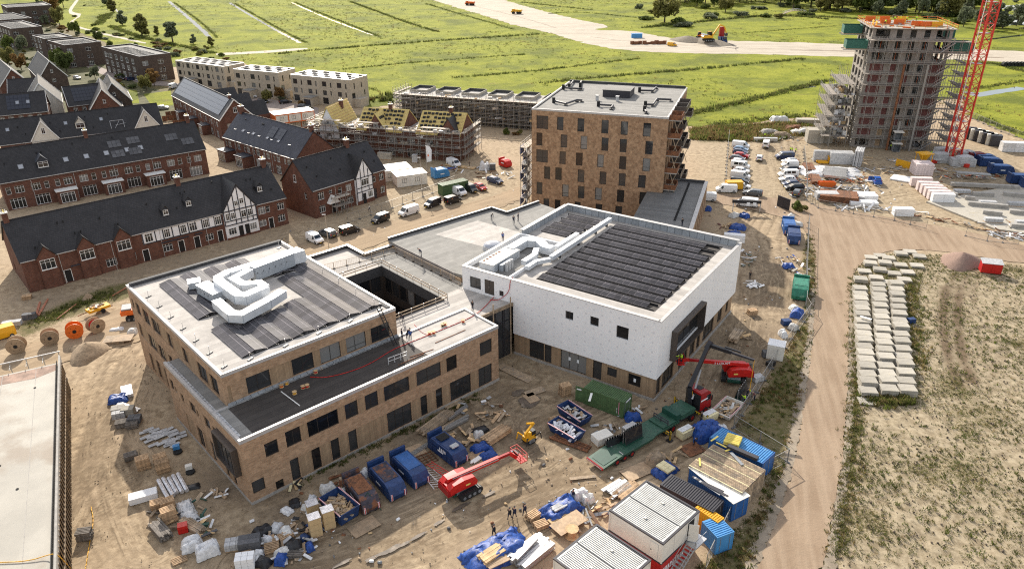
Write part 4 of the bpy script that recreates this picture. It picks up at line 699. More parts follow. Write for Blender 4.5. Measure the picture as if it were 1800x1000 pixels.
def tent(parent,x,y0,n,z,rack=True):
 """a pair of rows leaning against each other, ridge along y"""
 for k in range(n):
  for sg in(0,1):obj('solar_panel',PAN,m_sol,parent,(x+(1.68 if sg else 0),y0+k*1.03+(1.0 if sg else 1.0),z+(.36 if sg else.12)),rot=(0,0,0))
TP={}
def tilt_panel(parent,x,y,z,tilt,alongy):
 k=alongy
 if k not in TP:TP[k]=(MB().box(0,0,0,1.62,1.0,.04)if alongy else MB().box(0,0,0,1.0,1.42,.04)).mesh('solar_panel')
 return obj('solar_panel',TP[k],m_sol2 if alongy else m_sol,parent,(x,y,z),rot=(0,tilt,0)if alongy else(tilt,0,0))
sa=obj('solar_rack',MB().box(0,0,-.03,.02,.02,0),m_capd,A,(0,0,ZU))
def tents(x0,n,y0,y1):
 for k in range(n):
  x=x0+k*3.34;yy=y0[k]if isinstance(y0,list)else y0;m=int((y1[k]-yy)/1.03)if isinstance(y1,list)else int((y1-yy)/1.03)
  for j in range(m):
   tilt_panel(sa,x,yy+j*1.03,.14,R_(-11),True);tilt_panel(sa,x+1.66,yy+j*1.03,.46,R_(11),True)
  obj('rack_rail',MB().box(x,yy-.12,.02,x+3.3,yy-.02,.1).box(x+1.6,yy,.02,x+1.7,yy+m*1.03,.4),m_blackpl,sa)
tents(5.4,1,22.6,37.5)
tents(5.4,6,[9.4,9.4,9.4,9.4,9.4,9.4],[19.0,21.0,18.3,18.8,27,31])
tents(8.6,3,[32.5,33.2,33.2],[38,38,38])
tents(22.1-3.3,1,28,33.5)
for(x,y)in[(3,9+k*4.2)for k in range(7)]+[(6+k*4.6,8.5)for k in range(5)]+[(24.5,10+k*4.6)for k in range(7)]:
 p=thing('roof_safety_anchor','weighted safety anchor post near the white roof edge of the brick school','anchor post',Matrix.Rotation(AA,4,'Z')@Vector((x,y,ZU+.01))+Vector((-30.1,66.4,0)),AA+.4,'anchor posts on the school roof')
 obj('base',MB().box(-.4,-.15,0,.4,.15,.1),m_blackpl,p);obj('post',MB().tube((0,0,.1),(0,0,1.0),.03,6),m_steel,p)
def aw(x,y,z):return Matrix.Rotation(AA,4,'Z')@Vector((x,y,z))+Vector((-30.1,66.4,0))
dv=thing('rooftop_ventilation_duct','big pale grey ventilation duct looping over the roof of the brick school','air duct',aw(0,0,ZU+.25),AA)
def px2A(u,v,z):
 p=g(u,v,z)-Vector((-30.1,66.4,0));return p.x*cos(AA)+p.y*sin(AA),-p.x*sin(AA)+p.y*cos(AA)
def ductrun(parent,pts,w,h,z,name='duct_section',m=None,m2=None):
 for i in range(len(pts)-1):
  a,b=Vector(pts[i]),Vector(pts[i+1]);d=(b-a).normalized();n=Vector((-d.y,d.x))*w/2
  def end(k,p):
   if 0<k<len(pts)-1:
    d0=(Vector(pts[k])-Vector(pts[k-1])).normalized();d1=(Vector(pts[k+1])-Vector(pts[k])).normalized();tt=(d0+d1).normalized();nn=Vector((-tt.y,tt.x));nn=nn/(nn.dot(n.normalized()));return p-nn*w/2,p+nn*w/2
   return p-n,p+n
  a0,a1=end(i,a);b0,b1=end(i+1,b)
  o=obj(name,MB().prism([tuple(a0),tuple(b0),tuple(b1),tuple(a1)],z,z+h),m or m_duct,parent)
  if i:obj('duct_flange',MB().prism([tuple(a0-d*.05-(a1-a0)*.03),tuple(a0+d*.05-(a1-a0)*.03),tuple(a1+d*.05+(a1-a0)*.03),tuple(a1-d*.05+(a1-a0)*.03)],z-.04,z+h+.04),m_grille,o)
zt=ZU+1.9
run1=[px2A(*q,ZU+1.7)for q in((497,511),(470,528),(425,552),(407,551),(380,528))]
ductrun(dv,run1,1.25,1.15,.45)
run2=[px2A(*q,ZU+2.3)for q in((452,464),(400,480),(384,489),(384,494),(418,519),(432,520),(467,505),(455,497),(428,500),(410,490),(440,474))]
ductrun(dv,run2[:7],1.3,1.3,1.0);ductrun(dv,run2[6:],1.1,1.2,1.02)
def hv(px0,px1,w,h,z0,label,m=m_grille):
 a=Vector(px2A(*px0,ZU+z0+h));b=Vector(px2A(*px1,ZU+z0+h));d=b-a;t_=thing('air_handling_unit',label,'air handling unit',aw(a.x,a.y,ZU+.12),AA+atan2(d.y,d.x));L=d.length
 obj('casing',MB().box(0,-w/2,z0,L,w/2,z0+h),m,t_);obj('top_cover',MB().box(-.05,-w/2-.05,z0+h,L+.05,w/2+.05,z0+h+.07),m_duct,t_)
 for k in range(int(L/1.0)):o=obj('access_panel',MB().box(.12+k*1.0,-w/2-.03,z0+.15,1.0+k*1.0,-w/2-.002,z0+h-.15),m_grille,t_);obj('handle',MB().box(.3+k,-w/2-.07,z0+h*.5,.36+k,-w/2-.031,z0+h*.62),m_black,o)
 obj('feet',MB().box(.2,-w/2,-.1,.4,w/2,z0).box(L-.4,-w/2,-.1,L-.2,w/2,z0),m_black,t_);return t_,L
t_,L=hv((441,470),(510,444),1.9,2.0,.3,'long grey air handling unit with panel doors on the school roof')
obj('intake_hood',MB().extr([(0,.5),(1.7,.2),(2.2,.6),(1.9,2.2),(0,2.3)],-.95,.95),m_duct,t_,(L,0,0))
hv((355,499),(385,516),1.8,1.3,.3,'low grey air handling unit beside the looping duct');t_,L=hv((330,497),(352,493),1.6,.9,.3,'short intake cowl at the end of the ventilation plant')
t=thing('ladder','black ladder leaning from the lower roof to the upper tier of the brick school','ladder',aw(24.3,5.6,ZL),AA)
for x in(0,.5):obj('rail',MB().bar((x,0,0),(x-.9,2.2,5.6),.09),m_blackpl,t)
for k in range(1,16):f=k/16;obj('rung',MB().bar((-.9*f,2.2*f,5.6*f),(.5-.9*f,2.2*f,5.6*f),.06),m_blackpl,t)
def reel(name,label,p,m,r=.22,w=.25,grp=None,z=0.0):
 t=thing(name,label,'cable reel',p,rR_()*3,grp)
 obj('drum',MB().tube((0,0,.03),(0,0,w-.03),r*.62,10),m,t)
 for zz in(0,w-.03):obj('flange',MB().tube((0,0,zz),(0,0,zz+.03),r,12),m_freshwood,t)
 return t
for(px,m,w_)in(((564,648),m_redp,'red'),((555,655),m_redp,'second red'),((504,675),m_ypaint,'brown'),((533,682),m_redp,'dark red'),((540,680),m_redp,'bright red'),((518,692),m_ypaint,'yellow'),((495,680),m_orange,'orange'),((755,587),m_redp,'red and white'),((762,586),m_redp,'crimson'),((778,573),m_black,'black'),((782,571),m_redp,'far red'),((814,566),m_redp,'lone red')):
 reel('cable_reel',f'small {w_} cable reel on the roof felt of the lower school tier',g(*px,ZL+.02),m,.3,.35,'small cable reels on the lower roof')
def curve(name,label,pts,r,m,cat,group=None,kind=None,n=5,sm=2):
 P=[Vector(q)for q in pts]
 for _ in range(sm):
  Q=[P[0]]
  for i in range(len(P)-1):Q+=[P[i]*.75+P[i+1]*.25,P[i]*.25+P[i+1]*.75]
  P=Q+[P[-1]]
 mb=MB()
 for i in range(len(P)-1):mb.tube(P[i],P[i+1],r,n)
 o=obj(name,mb,m,smooth=True)
 if kind:o['kind']=kind
 return tag(o,label,cat,group)
curve('cable','red cable running along the lower roof from the link to the dark felt',[g(*q,ZL+.06)for q in((870,520),(840,552),(800,570),(760,586),(720,602),(690,614),(650,640),(610,655),(570,664),(545,662))],.05,m_redp,'cable')
curve('cable','thin red cable on the pale roof crossing toward the reels',[g(*q,ZL+.05)for q in((728,570),(742,586),(760,590))],.03,m_redp,'cable')
for(a,b)in(((765,603),(818,580)),((720,628),(762,614)),((700,642),(745,622))):c,an,L=gd(*a,*b,ZL+.02);tag(obj('steel_bar',MB().box(-L/2,-.05,0,L/2,.05,.06),m_rust,None,c,an),'thin rust brown bar lying on the pale felt of the lower roof','bar','bars on the lower roof')
c,an,L=gd(683,638,715,626,ZL+.3);t=thing('guard_rail','short pale guard rail lying on the lower roof edge','guard rail',(c.x,c.y,ZL+.03),an)
obj('rail',MB().bar((-L/2,0,.5),(L/2,0,.5),.06),m_plastic,t);obj('rail',MB().bar((-L/2,0,1),(L/2,0,1),.06),m_plastic,t)
for k in range(4):obj('post',MB().bar((-L/2+k*L/3,0,0),(-L/2+k*L/3,0,1.05),.06),m_plastic,t)
c,an,L=gd(494,688,527,713,ZL+.05);tag(obj('white_batten',MB().box(-L/2,-.05,0,L/2,.05,.08),m_wpaint,None,(c.x,c.y,ZL+.03),an),'long white batten lying across the black roof felt','batten')
K=thing('link_building','low flat-roofed wing with an open courtyard between the brick school and the white hall','school building',(-30.1,66.4,0),AA);ZK=8.8
for(x0,y0,x1,y1,m)in((38.0,4.0,44.4,13.3,m_feltw),(37.55,13.3,43.4,34.2,m_felt),(26.12,28.5,37.55,34.2,m_feltw),(26.12,34.2,37.9,39.6,m_feltw)):
 obj('roof',MB().box(x0,y0,ZK-.5,x1,y1,ZK),m,K)
obj('roof',MB().box(37.55,11.6,ZK-.5,38.0,13.3,ZK),m_feltw,K)
kw=MB();wall(kw,(26.12,39.6),pi,.01,-.3,ZK,[]);wall(kw,(37.9,39.6),pi,11.8,-.3,ZK-.5,[]);wall(kw,(37.9,34.2),pi/2,5.4,-.3,ZK-.5,[]);wall(kw,(43.4,34.2),pi,5.5,-.3,ZK-.5,[]);obj('wall',kw,m_tan,K)
for(x0,y0,x1,y1)in((26.2,39.3,37.9,39.62),(37.58,34.25,37.92,39.3),(37.92,33.9,43.3,34.22)):obj('parapet',MB().box(x0,y0,ZK,x1,y1,ZK+.55),m_capd,K);obj('parapet_cap',MB().box(x0-.12,y0-.12,ZK+.55,x1+.12,y1+.12,ZK+.63),m_cap,K)
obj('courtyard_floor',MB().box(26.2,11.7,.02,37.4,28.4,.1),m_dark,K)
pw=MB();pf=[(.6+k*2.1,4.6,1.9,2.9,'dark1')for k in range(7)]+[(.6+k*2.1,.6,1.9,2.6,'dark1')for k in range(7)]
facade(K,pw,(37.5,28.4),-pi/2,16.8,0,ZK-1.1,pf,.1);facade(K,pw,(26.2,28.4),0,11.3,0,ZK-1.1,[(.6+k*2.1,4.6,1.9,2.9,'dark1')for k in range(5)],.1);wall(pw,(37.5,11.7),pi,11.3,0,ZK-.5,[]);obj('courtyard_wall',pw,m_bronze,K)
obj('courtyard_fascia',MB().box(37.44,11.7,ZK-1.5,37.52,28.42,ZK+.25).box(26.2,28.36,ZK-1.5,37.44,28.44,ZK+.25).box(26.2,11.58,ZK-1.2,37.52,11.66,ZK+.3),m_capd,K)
def guard(label,pts,z,parentmat=m_plank,hgts=(.55,1.05),step=2.2,h=1.15,grp='edge protection rails'):
 t=thing('guard_rail',label,'guard rail',(0,0,0),0,grp)
 for i in range(len(pts)-1):
  a,b=Vector((*pts[i],z)),Vector((*pts[i+1],z));L=(b-a).length
  for q in hgts:obj('rail',MB().bar(a+Vector((0,0,q)),b+Vector((0,0,q)),.06,.14),parentmat,t)
  for k in range(int(L/step)+1):p=a+(b-a)*min(1,k*step/L);obj('post',MB().bar(p,p+Vector((0,0,h)),.07),m_steel,t)
 return t
W2=lambda x,y:tuple(aw(x,y,0)[:2])
guard('brown timber guard rail round the open courtyard of the low wing',[W2(26.2,28.9),W2(37.9,28.9),W2(37.9,11.3),W2(26.4,11.3)],ZK)
def mesh_fence(label,pts,z,h=1.1,m=None,grp='mesh edge fences',step=2.4):
 t=thing('mesh_barrier',label,'mesh barrier',(0,0,0),0,grp);m=m or m_gsteel
 for i in range(len(pts)-1):
  a,b=Vector((*pts[i],z)),Vector((*pts[i+1],z));L=(b-a).length;n=max(1,round(L/step));e=(b-a)/n;an=atan2(e.y,e.x);l1=L/n
  k=('mf',round(l1,2),h)
  if k not in WM:
   q=MB();q.bar((0,0,.05),(l1,0,.05),.05).bar((0,0,h),(l1,0,h),.05).bar((0,0,.05),(0,0,h),.05).bar((l1-.04,0,.05),(l1-.04,0,h),.05)
   for j in range(1,int(l1/.3)):q.bar((j*.3,0,.05),(j*.3,0,h),.016)
   for j in range(1,3):q.bar((0,0,h*j/3),(l1,0,h*j/3),.016)
   WM[k]=q.mesh('fence_panel')
  for j in range(n):obj('fence_panel',WM[k],m,t,a+e*j,an)
  for j in range(n+1):obj('foot',MB().box(-.2,-.2,0,.2,.2,.08)if('ft',)not in WM else WM[('ft',)],m_black,t,a+e*j,an)if True else 0
 return t
WM[('ft',)]=MB().box(-.2,-.2,0,.2,.2,.08).mesh('foot')
mesh_fence('brown mesh barrier along the foot of the raised grey roof',[W2(27,34.0),W2(42.6,31.6),W2(42.6,14.0)],ZK,1.1,m_plank)
ZM=9.9;RM=thing('raised_roof_block','wide flat grey roofed block between the low wing and the tall brick building','school building',(-30.1,66.4,0),AA)
hallp=[px2A(*q,ZM)for q in((817,464),(997,361))]
obj('roof',MB().prism([(43.4,16.4),(43.4,35),(66.9,34.3),(67.2,30.2),(76,30.5),(76,16),(44,14)],ZM-.5,ZM),m_felt,RM)
obj('wall',MB().prism([(43.5,16.5),(43.5,34.9),(66.8,34.2),(67.1,30.1),(75.9,30.4),(75.9,16.1),(44.1,14.1)],-.3,ZM-.5),m_tan,RM)
obj('corrugated_fascia',MB().box(43.3,16.4,ZK,43.395,33,ZM+.05),stripemat('grey_ribbed_fascia',(.3,.27,.25),(.16,.15,.14),.35,'H',.7,.7),RM)
for a,b in(((43.4,35),(66.9,34.3)),((66.9,34.3),(67.2,30.2)),((67.2,30.2),(76,30.5))):obj('parapet',MB().bar((*a,ZM+.25),(*b,ZM+.25),.25,.5),m_capd,RM);obj('parapet_cap',MB().bar((*a,ZM+.53),(*b,ZM+.53),.4,.06),m_cap,RM)
obj('pale_felt_patch',MB().prism([(51,31.5),(61,31.5),(63,20.5),(54,20)],ZM,ZM+.012),m_feltw,RM)
dm=thing('skylight_dome','round plastic skylight dome on the grey raised roof beside the white hall','skylight',g(867,437,ZM),0);obj('curb',MB().tube((0,0,0),(0,0,.7),1.9,20,1.7),m_lgrey,dm)
me=bpy.data.meshes.new('dome');bm=bmesh.new();bmesh.ops.create_uvsphere(bm,u_segments=20,v_segments=8,radius=1.65);bmesh.ops.delete(bm,geom=[v for v in bm.verts if v.co.z<-.01],context='VERTS');[setattr(v.co,'z',v.co.z*.35+.7)for v in bm.verts];bm.to_mesh(me);bm.free();obj('dome',me,m_skyg,dm,smooth=True)
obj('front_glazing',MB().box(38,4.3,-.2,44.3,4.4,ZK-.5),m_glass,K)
for k in range(5):obj('mullion',MB().box(38.2+k*1.5,4.18,0,38.3+k*1.5,4.29,ZK-.5),m_anth,K)
for z in(3,6):obj('transom',MB().box(38,4.2,z,44.3,4.28,z+.12),m_anth,K)
obj('timber_edge',MB().box(38.0,3.75,ZK-.35,44.4,3.99,ZK+.15),m_plank,K)
for x in(43.6,40.2):obj('prop',MB().box(x,3.5,0 if x>43 else 6,x+.14,3.64,ZK+1.4),m_plank,K)
HA=R_(-34.2);HO=(19.56,85.98);Hh=thing('white_hall','white windowed box building over a timber clad base with solar panels on top','hall',(*HO,0),HA);ZH=12.6
def hw(x,y,z):return Matrix.Rotation(HA,4,'Z')@Vector((x,y,z))+Vector((*HO,0))
hb=MB();facade(Hh,hb,(-23.5,0),0,23.5,3.7,ZH,[(q[0]-9.4,*q[1:])for q in[(18.4,8.9,1.3,1.3,'brw'),(22.4,9.1,1.35,1.4,'dark1'),(26.5,8.4,1.85,1.9,'dark1')]],.2)
facade(Hh,hb,(-32.9,0),0,9.4,8.8,ZH,[(1.4,9.4,2.1,1.9,'brw'),(4.2,9.1,1.8,2.4,'brd'),(6.9,9.4,.8,.9,'brw')],.15)
facade(Hh,hb,(0,0),pi/2,32,3.7,ZH,[(4.4,4.9,10.6,4.1,'dark4')],.25)
wall(hb,(0,32),pi,32.9,3.7,ZH,[]);wall(hb,(-32.9,32),-pi/2,32,3.7,ZH,[]);hb.box(-23.5,.01,3.65,-.01,31.9,3.7);hb.box(-23.52,.02,3.7,-23.5,6,8.8)
m_hall,_t,_,_l,_p=nt('white_hall_board');_v,_tc=wallvec(_t);_sx=N(_t,'ShaderNodeSeparateXYZ');_l.new(_v,_sx.inputs[0])
_j=mth(_t,'FRACT',mth(_t,'MULTIPLY',mth(_t,'FLOOR',mth(_t,'DIVIDE',mth(_t,'ADD',_sx.outputs[0],200),1.28)),.37))
_fx=mth(_t,'FRACT',mth(_t,'DIVIDE',mth(_t,'ADD',_sx.outputs[0],200),1.28));_fy=mth(_t,'FRACT',mth(_t,'ADD',mth(_t,'DIVIDE',_sx.outputs[1],1.5),_j))
_dot=mth(_t,'MULTIPLY',mth(_t,'LESS_THAN',mth(_t,'ABSOLUTE',mth(_t,'SUBTRACT',_fx,.5)),.11),mth(_t,'LESS_THAN',mth(_t,'ABSOLUTE',mth(_t,'SUBTRACT',_fy,.5)),.09))
_l.new(mixc(_t,mth(_t,'MULTIPLY',_dot,.5),mixc(_t,ramp(_t,noise(_t,_tc.outputs['Object'],.25,3),.3,.7),(.8,.8,.8),(.85,.85,.85)),(.52,.52,.55)),_p.inputs['Base Color']);_p.inputs['Roughness'].default_value=.6
obj('white_wall',hb,m_hall,Hh)
hg=MB();facade(Hh,hg,(-23.5,.35),0,23.2,-.3,3.66,[(x-32.9+23.5,z,w,h,s)for(x,z,w,h,s)in[(12.1,.35,2.6,3.0,'pair'),(14.8,.35,1.2,3.0,'dark1'),(17.6,.35,4.3,3.0,'dark3'),(23.0,.35,1.4,3.0,'dark1'),(25.3,1.6,1.5,1.4,'dark1'),(28.6,1.3,1.9,1.8,'dark1')]])
facade(Hh,hg,(-.3,.35),pi/2,31.3,-.3,3.66,[(.6,.3,1.4,3.1,'dark1'),(2.6,.3,4.0,3.1,'dark3'),(8.6,.3,3.2,3.1,'dark3'),(12.8,.3,2,3.1,'dark1'),(15.6,.3,1.4,3.1,'dark1'),(18.2,.3,4.6,3.1,'dark3'),(24.6,.7,2.0,2.6,'dark'),(28.4,1,1.2,2.0,'dark1')])
wall(hg,(-23.5,31.6),-pi/2,31.3,-.3,3.66,[]);obj('timber_base',hg,m_wood,Hh);obj('plinth',MB().box(-23.6,.2,-.3,-.1,.34,.3).box(-.28,.34,-.3,-.1,31.7,.3),m_concrete,Hh)
bw=obj('bay_frame',MB().box(-.3,4.2,4.6,.85,4.45,9.3).box(-.3,14.95,4.6,.85,15.2,9.3).box(-.3,4.45,4.6,.85,14.95,4.85).box(-.3,4.45,9.05,.85,14.95,9.3),m_bronze,Hh)
for k in range(3):obj('paper_notice',MB().box(0,-.02,0,.35,0,.55),m_paper,Hh,[(-14,.46,1.9),(-3.5,.46,1.9),(-12.6,.46,1.9)][k])
hr=obj('roof',MB().box(-32.7,.2,ZH-1.1,-.2,31.8,ZH-.6),m_feltw,Hh);ZR=ZH-.6
obj('roof_edge',MB().box(-32.95,-.06,ZH,-.3,.5,ZH+.1).box(-.42,-.06,ZH,.06,32.06,ZH+.1).box(-32.95,.5,ZH,-32.4,15.7,ZH+.1),m_cap,Hh)
for k in range(24):obj('parapet_block',MB().box(-32.6+k*1.33,31.3,ZR,-32.6+k*1.33+1.25,31.75,ZH+.55),m_insul,Hh)
for k in range(11):obj('parapet_block',MB().box(-32.75,16.5+k*1.33,ZR,-32.3,16.5+k*1.33+1.25,ZH+.55),m_insul,Hh)
obj('parapet_cap',MB().box(-32.7,31.2,ZH+.55,-.3,31.95,ZH+.62).box(-32.95,16.3,ZH+.55,-32.2,31.2,ZH+.62),m_cap,Hh)
obj('plant_well_wall',MB().box(-32.5,15.7,ZR,-24.7,16.0,ZH+.1).box(-24.9,1.0,ZR,-24.6,9.0,ZH-.1).box(-32.75,.3,ZR-2,-32.4,16,ZH),m_white,Hh)
obj('well_floor',MB().box(-32.4,.5,ZR+.0,-24.9,15.7,ZR+.02),m_felt,Hh)
obj('dark_field_felt',MB().box(-21.6,3.3,ZR,-2.4,30.2,ZR+.012),m_feltd,hr)
for r in range(11):
 y=3.6+r*2.42;n=18
 for k in range(n):
  x=-21.4+k*1.04
  if r>=9 and k>15 or r==0 and k>16:continue
  tilt_panel(hr,x,y,ZR+.16,R_(8),False)
 obj('rack_rail',MB().box(-21.5,y-.12,ZR,-21.4+n*1.04,y-.04,ZR+.14).box(-21.5,y+1.4,ZR,-21.4+n*1.04,y+1.45,ZR+.3),m_blackpl,hr)
for r in range(4):
 for k in range(6 if r else 5):tilt_panel(hr,-30.9+k*1.04+(.4 if r>1 else 0),20.0+r*2.5,ZR+.16,R_(12),False)
 obj('rack_rail',MB().box(-31,20-.12+r*2.5,ZR,-24.6,20-.04+r*2.5,ZR+.14).box(-31,21.66+r*2.5,ZR,-24.6,21.72+r*2.5,ZR+.42),m_blackpl,hr)
dv=thing('rooftop_duct','long straight silver duct crossing the hall roof beside the solar field','air duct',hw(0,0,ZR),HA)
ductrun(dv,[(-22.7,9.5),(-22.7,29.5)],.7,.7,.5);ductrun(dv,[(-24.2,13.5),(-24.2,20.5)],.7,.7,.4);ductrun(dv,[(-22.7,9.2),(-24,7.2),(-24,4.6)],.7,.6,.4)
for y in(12,18,24,28):obj('support',MB().box(-22.95,y,0,-22.45,y+.2,.5),m_blackpl,dv)
dv=thing('plant_well_duct','pale winding duct inside the plant well of the white hall','air duct',hw(0,0,ZR),HA)
ductrun(dv,[(-29.6,8.2),(-29.6,12.6),(-27.6,13.6),(-25.4,12),(-24.0,12)],1.5,1.2,.3);ductrun(dv,[(-26.2,10.8),(-25.2,8.6),(-25.2,5.5)],.9,.8,.5)
t=thing('air_handling_unit','long cream topped air handling unit inside the plant well of the white hall','air handling unit',hw(-30.6,1.4,ZR),HA)
obj('casing',MB().box(0,0,.05,2.6,7.2,1.3),m_duct,t);obj('top_cover',MB().box(-.04,-.04,1.3,2.64,7.24,1.36),m_unit,t)
for k in range(6):obj('roof_patch',MB().box(.15,.5+k*.8,1.36,.6,1.0+k*.8,1.375),m_rust,t)
for k in range(5):obj('access_panel',MB().box(2.6,.3+k*1.35,.2,2.63,1.5+k*1.35,1.2),m_grille,t)
t=thing('heat_pump','grey heat pump with tall cylinders in the plant well','heat pump',hw(-26.8,3.2,ZR),HA)
for k in range(3):obj('cylinder',MB().tube((0,k*.7,0),(0,k*.7,1.5),.26,10),m_lgrey,t)
obj('casing',MB().box(-1,-.6,0,-.4,2,1.1),m_grille,t)
curve('cable','red cable hanging down the white hall wall',[hw(-23.9,.6,ZH+.15),hw(-23.9,-.1,ZH),hw(-24.1,-.12,10.6),hw(-25.4,-.15,9.2),hw(-26,-.6,8.9),hw(-27,-1,8.88)],.05,m_redp,'cable')
TA=R_(-18.9);TO=(4.7,164.5);T=thing('brick_apartment_building','tall orange tan brick apartment block with staggered tall windows and side balconies','apartment block',(*TO,0),TA);ZT=23.2
ops=[]
for z,xs_ in((18.8,[(1.1,2.7),(5.8,1.45),(10.4,1.5),(15.7,1.55),(19.9,1.55),(24.7,1.6)]),(15.0,[(1.1,1.4),(6.7,1.5),(11.2,1.5),(15.9,1.5),(19.9,1.5),(25.4,1.6)]),(11.2,[(1.1,2.7),(6.5,1.45),(10.3,1.5),(15.1,1.45),(20,1.5),(25.1,1.6)]),(7.4,[(3.0,1.4),(5.6,1.5),(10.8,1.5),(15.8,1.5),(20.1,1.5),(24.4,1.6)]),(3.6,[(1.2,1.4),(7.3,1.5),(11,1.45),(14.9,1.55),(19.9,1.6),(24.9,1.6)]),(-.2,[(2.9,1.35),(5.6,1.35),(10.3,1.4),(15.2,1.5),(19.7,1.5),(25.2,1.5)])):
 ops+=[(x,z,w,2.9,'pair' if w>2 else 'tall')for x,w in xs_]
tb=MB();facade(T,tb,(0,0),0,29.8,-.6,ZT,ops,.2)
sd=[]
for k in range(6):z=-.2+k*3.8;sd+=[(1.2,z,2.2,2.9,'pair'),(5.4,z,1.5,2.9,'tall'),(9.5,z,2.2,2.9,'pair'),(14,z,2.2,2.9,'pair'),(18.6,z,1.5,2.9,'tall'),(22.5,z,2.2,2.9,'pair'),(27.2,z,2.2,2.9,'tall')]
facade(T,tb,(29.8,0),pi/2,32.3,-.6,ZT,sd,.2);wall(tb,(29.8,32.3),pi,29.8,-.6,ZT,[]);wall(tb,(0,32.3),-pi/2,32.3,-.6,ZT,[]);obj('wall',tb,m_tan2,T)
for k,z in enumerate([3.6+.0+3.8*i for i in range(-1,5)]):
 for(y,w)in((1.0,4.2),(9.3,4.2),(14.0-.2,4.2),(22.2,4.2)):
  if(k+int(y))%2 and y>12:continue
  b=obj('balcony',MB().box(29.8,y,z+3.4,32.4,y+w,z+3.62),m_concrete,T);r=MB().box(32.33,y,z+3.62,32.4,y+w,z+4.7).box(29.85,y,z+3.62,32.33,y+.07,z+4.7).box(29.85,y+w-.07,z+3.62,32.33,y+w,z+4.7)
  obj('balustrade',r,m_rust if y<5 else m_bronze,b);obj('timber_strut',MB().bar((32.2,y+.1,z+.1),(31.0,y+.1,z+3.4),.12).bar((31.0,y+.1,z+.1),(32.2,y+.1,z+3.4),.12),m_plank,b)
slabroof(T,0,0,29.8,32.3,ZT-.1,m_felt,.1,.35)
obj('parapet',MB().box(.3,31.5,ZT-.1,29.5,31.95,ZT+.45).box(.35,.5,ZT-.1,.8,31.5,ZT+.1),m_capd,T)
def tw(x,y,z):return Matrix.Rotation(TA,4,'Z')@Vector((x,y,z))+Vector((*TO,0))
lo=obj('lift_overrun',MB().box(12.2,16.4,ZT-.1,18.6,22.2,ZT+1.5),m_anth,T);obj('overrun_cap',MB().box(12.1,16.3,ZT+1.5,18.7,22.3,ZT+1.6),m_felt,lo)
for(x,y)in((11.8,12.4),(16.4,12.8)):v=obj('vent_stack',MB().box(x-.3,y-.3,ZT-.1,x+.3,y+.3,ZT+.9),m_lgrey,T);obj('louvre_cap',MB().box(x-.4,y-.4,ZT+.9,x+.4,y+.4,ZT+1.05),m_steel,v)
ROUTES=[[(3,7),(6.4,5),(7.8,9.5),(9,9.5)],[(1.2,22),(5.2,22),(5.8,22.4)],[(2.2,23.8),(1.4,31)],[(4.5,25.8),(3.4,31.5)],[(13.5,6.2),(16.8,6.2),(16.9,3.8)],[(23.4,9.2),(25,9.6),(25,15.6),(28.2,15.8)],[(24,4.5),(24.8,2.2)],[(19.5,24),(22.6,24.5),(22.8,29)]]
for R in ROUTES:
 p=thing('roof_pipe','dark insulated pipe run with elbows on the grey roof of the tall block','pipe',tw(0,0,ZT-.1),TA,'pipe runs on the tall roof');q=MB()
 for i in range(len(R)-1):q.tube((*R[i],.45),(*R[i+1],.45),.22,8)
 obj('pipe',q,m_anth,p);obj('riser',MB().tube((*R[0],0),(*R[0],1.2),.35,10),m_black,p)
 for x,y in R[1:]:obj('foot',MB().box(x-.4,y-.15,0,x+.4,y+.15,.2),m_blackpl,p)
AN=thing('brick_annex','low tan brick annex with wet dark roof beside the tall apartment block','annex',(*TO,0),TA)
obj('roof',MB().box(26.5,-25,6.3,38.3,-.15,6.75),m_feltg,AN);obj('roof',MB().box(29.95,-.15,6.3,38.3,9.6,6.75),m_feltg,AN)
ab=MB();facade(AN,ab,(38.5,-25.2),pi/2,35,-.4,7.0,[(2+k*4.6,.6,2.4,5.4,'pair')for k in range(7)],.2);wall(ab,(26.4,-25.2),0,12.1,-.4,7,[]);wall(ab,(38.5,9.8),pi,8.6,-.4,7,[]);obj('wall',ab,m_tan,AN)
obj('parapet',MB().box(37.9,-25,6.75,38.45,9.75,7.05).box(29.9,9.3,6.75,37.9,9.75,7.3),m_capd,AN);obj('parapet_cap',MB().box(37.8,-25.1,7.05,38.6,9.9,7.12),m_cap,AN)
for k in range(26):tag(obj('ballast_block',MB().box(-.2,-.2,0,.2,.2,.3),m_black,None,tw(34.6,-16+k*.95,6.76),TA),'small black ballast block in the line along the annex roof','ballast block','ballast blocks on the annex roof')
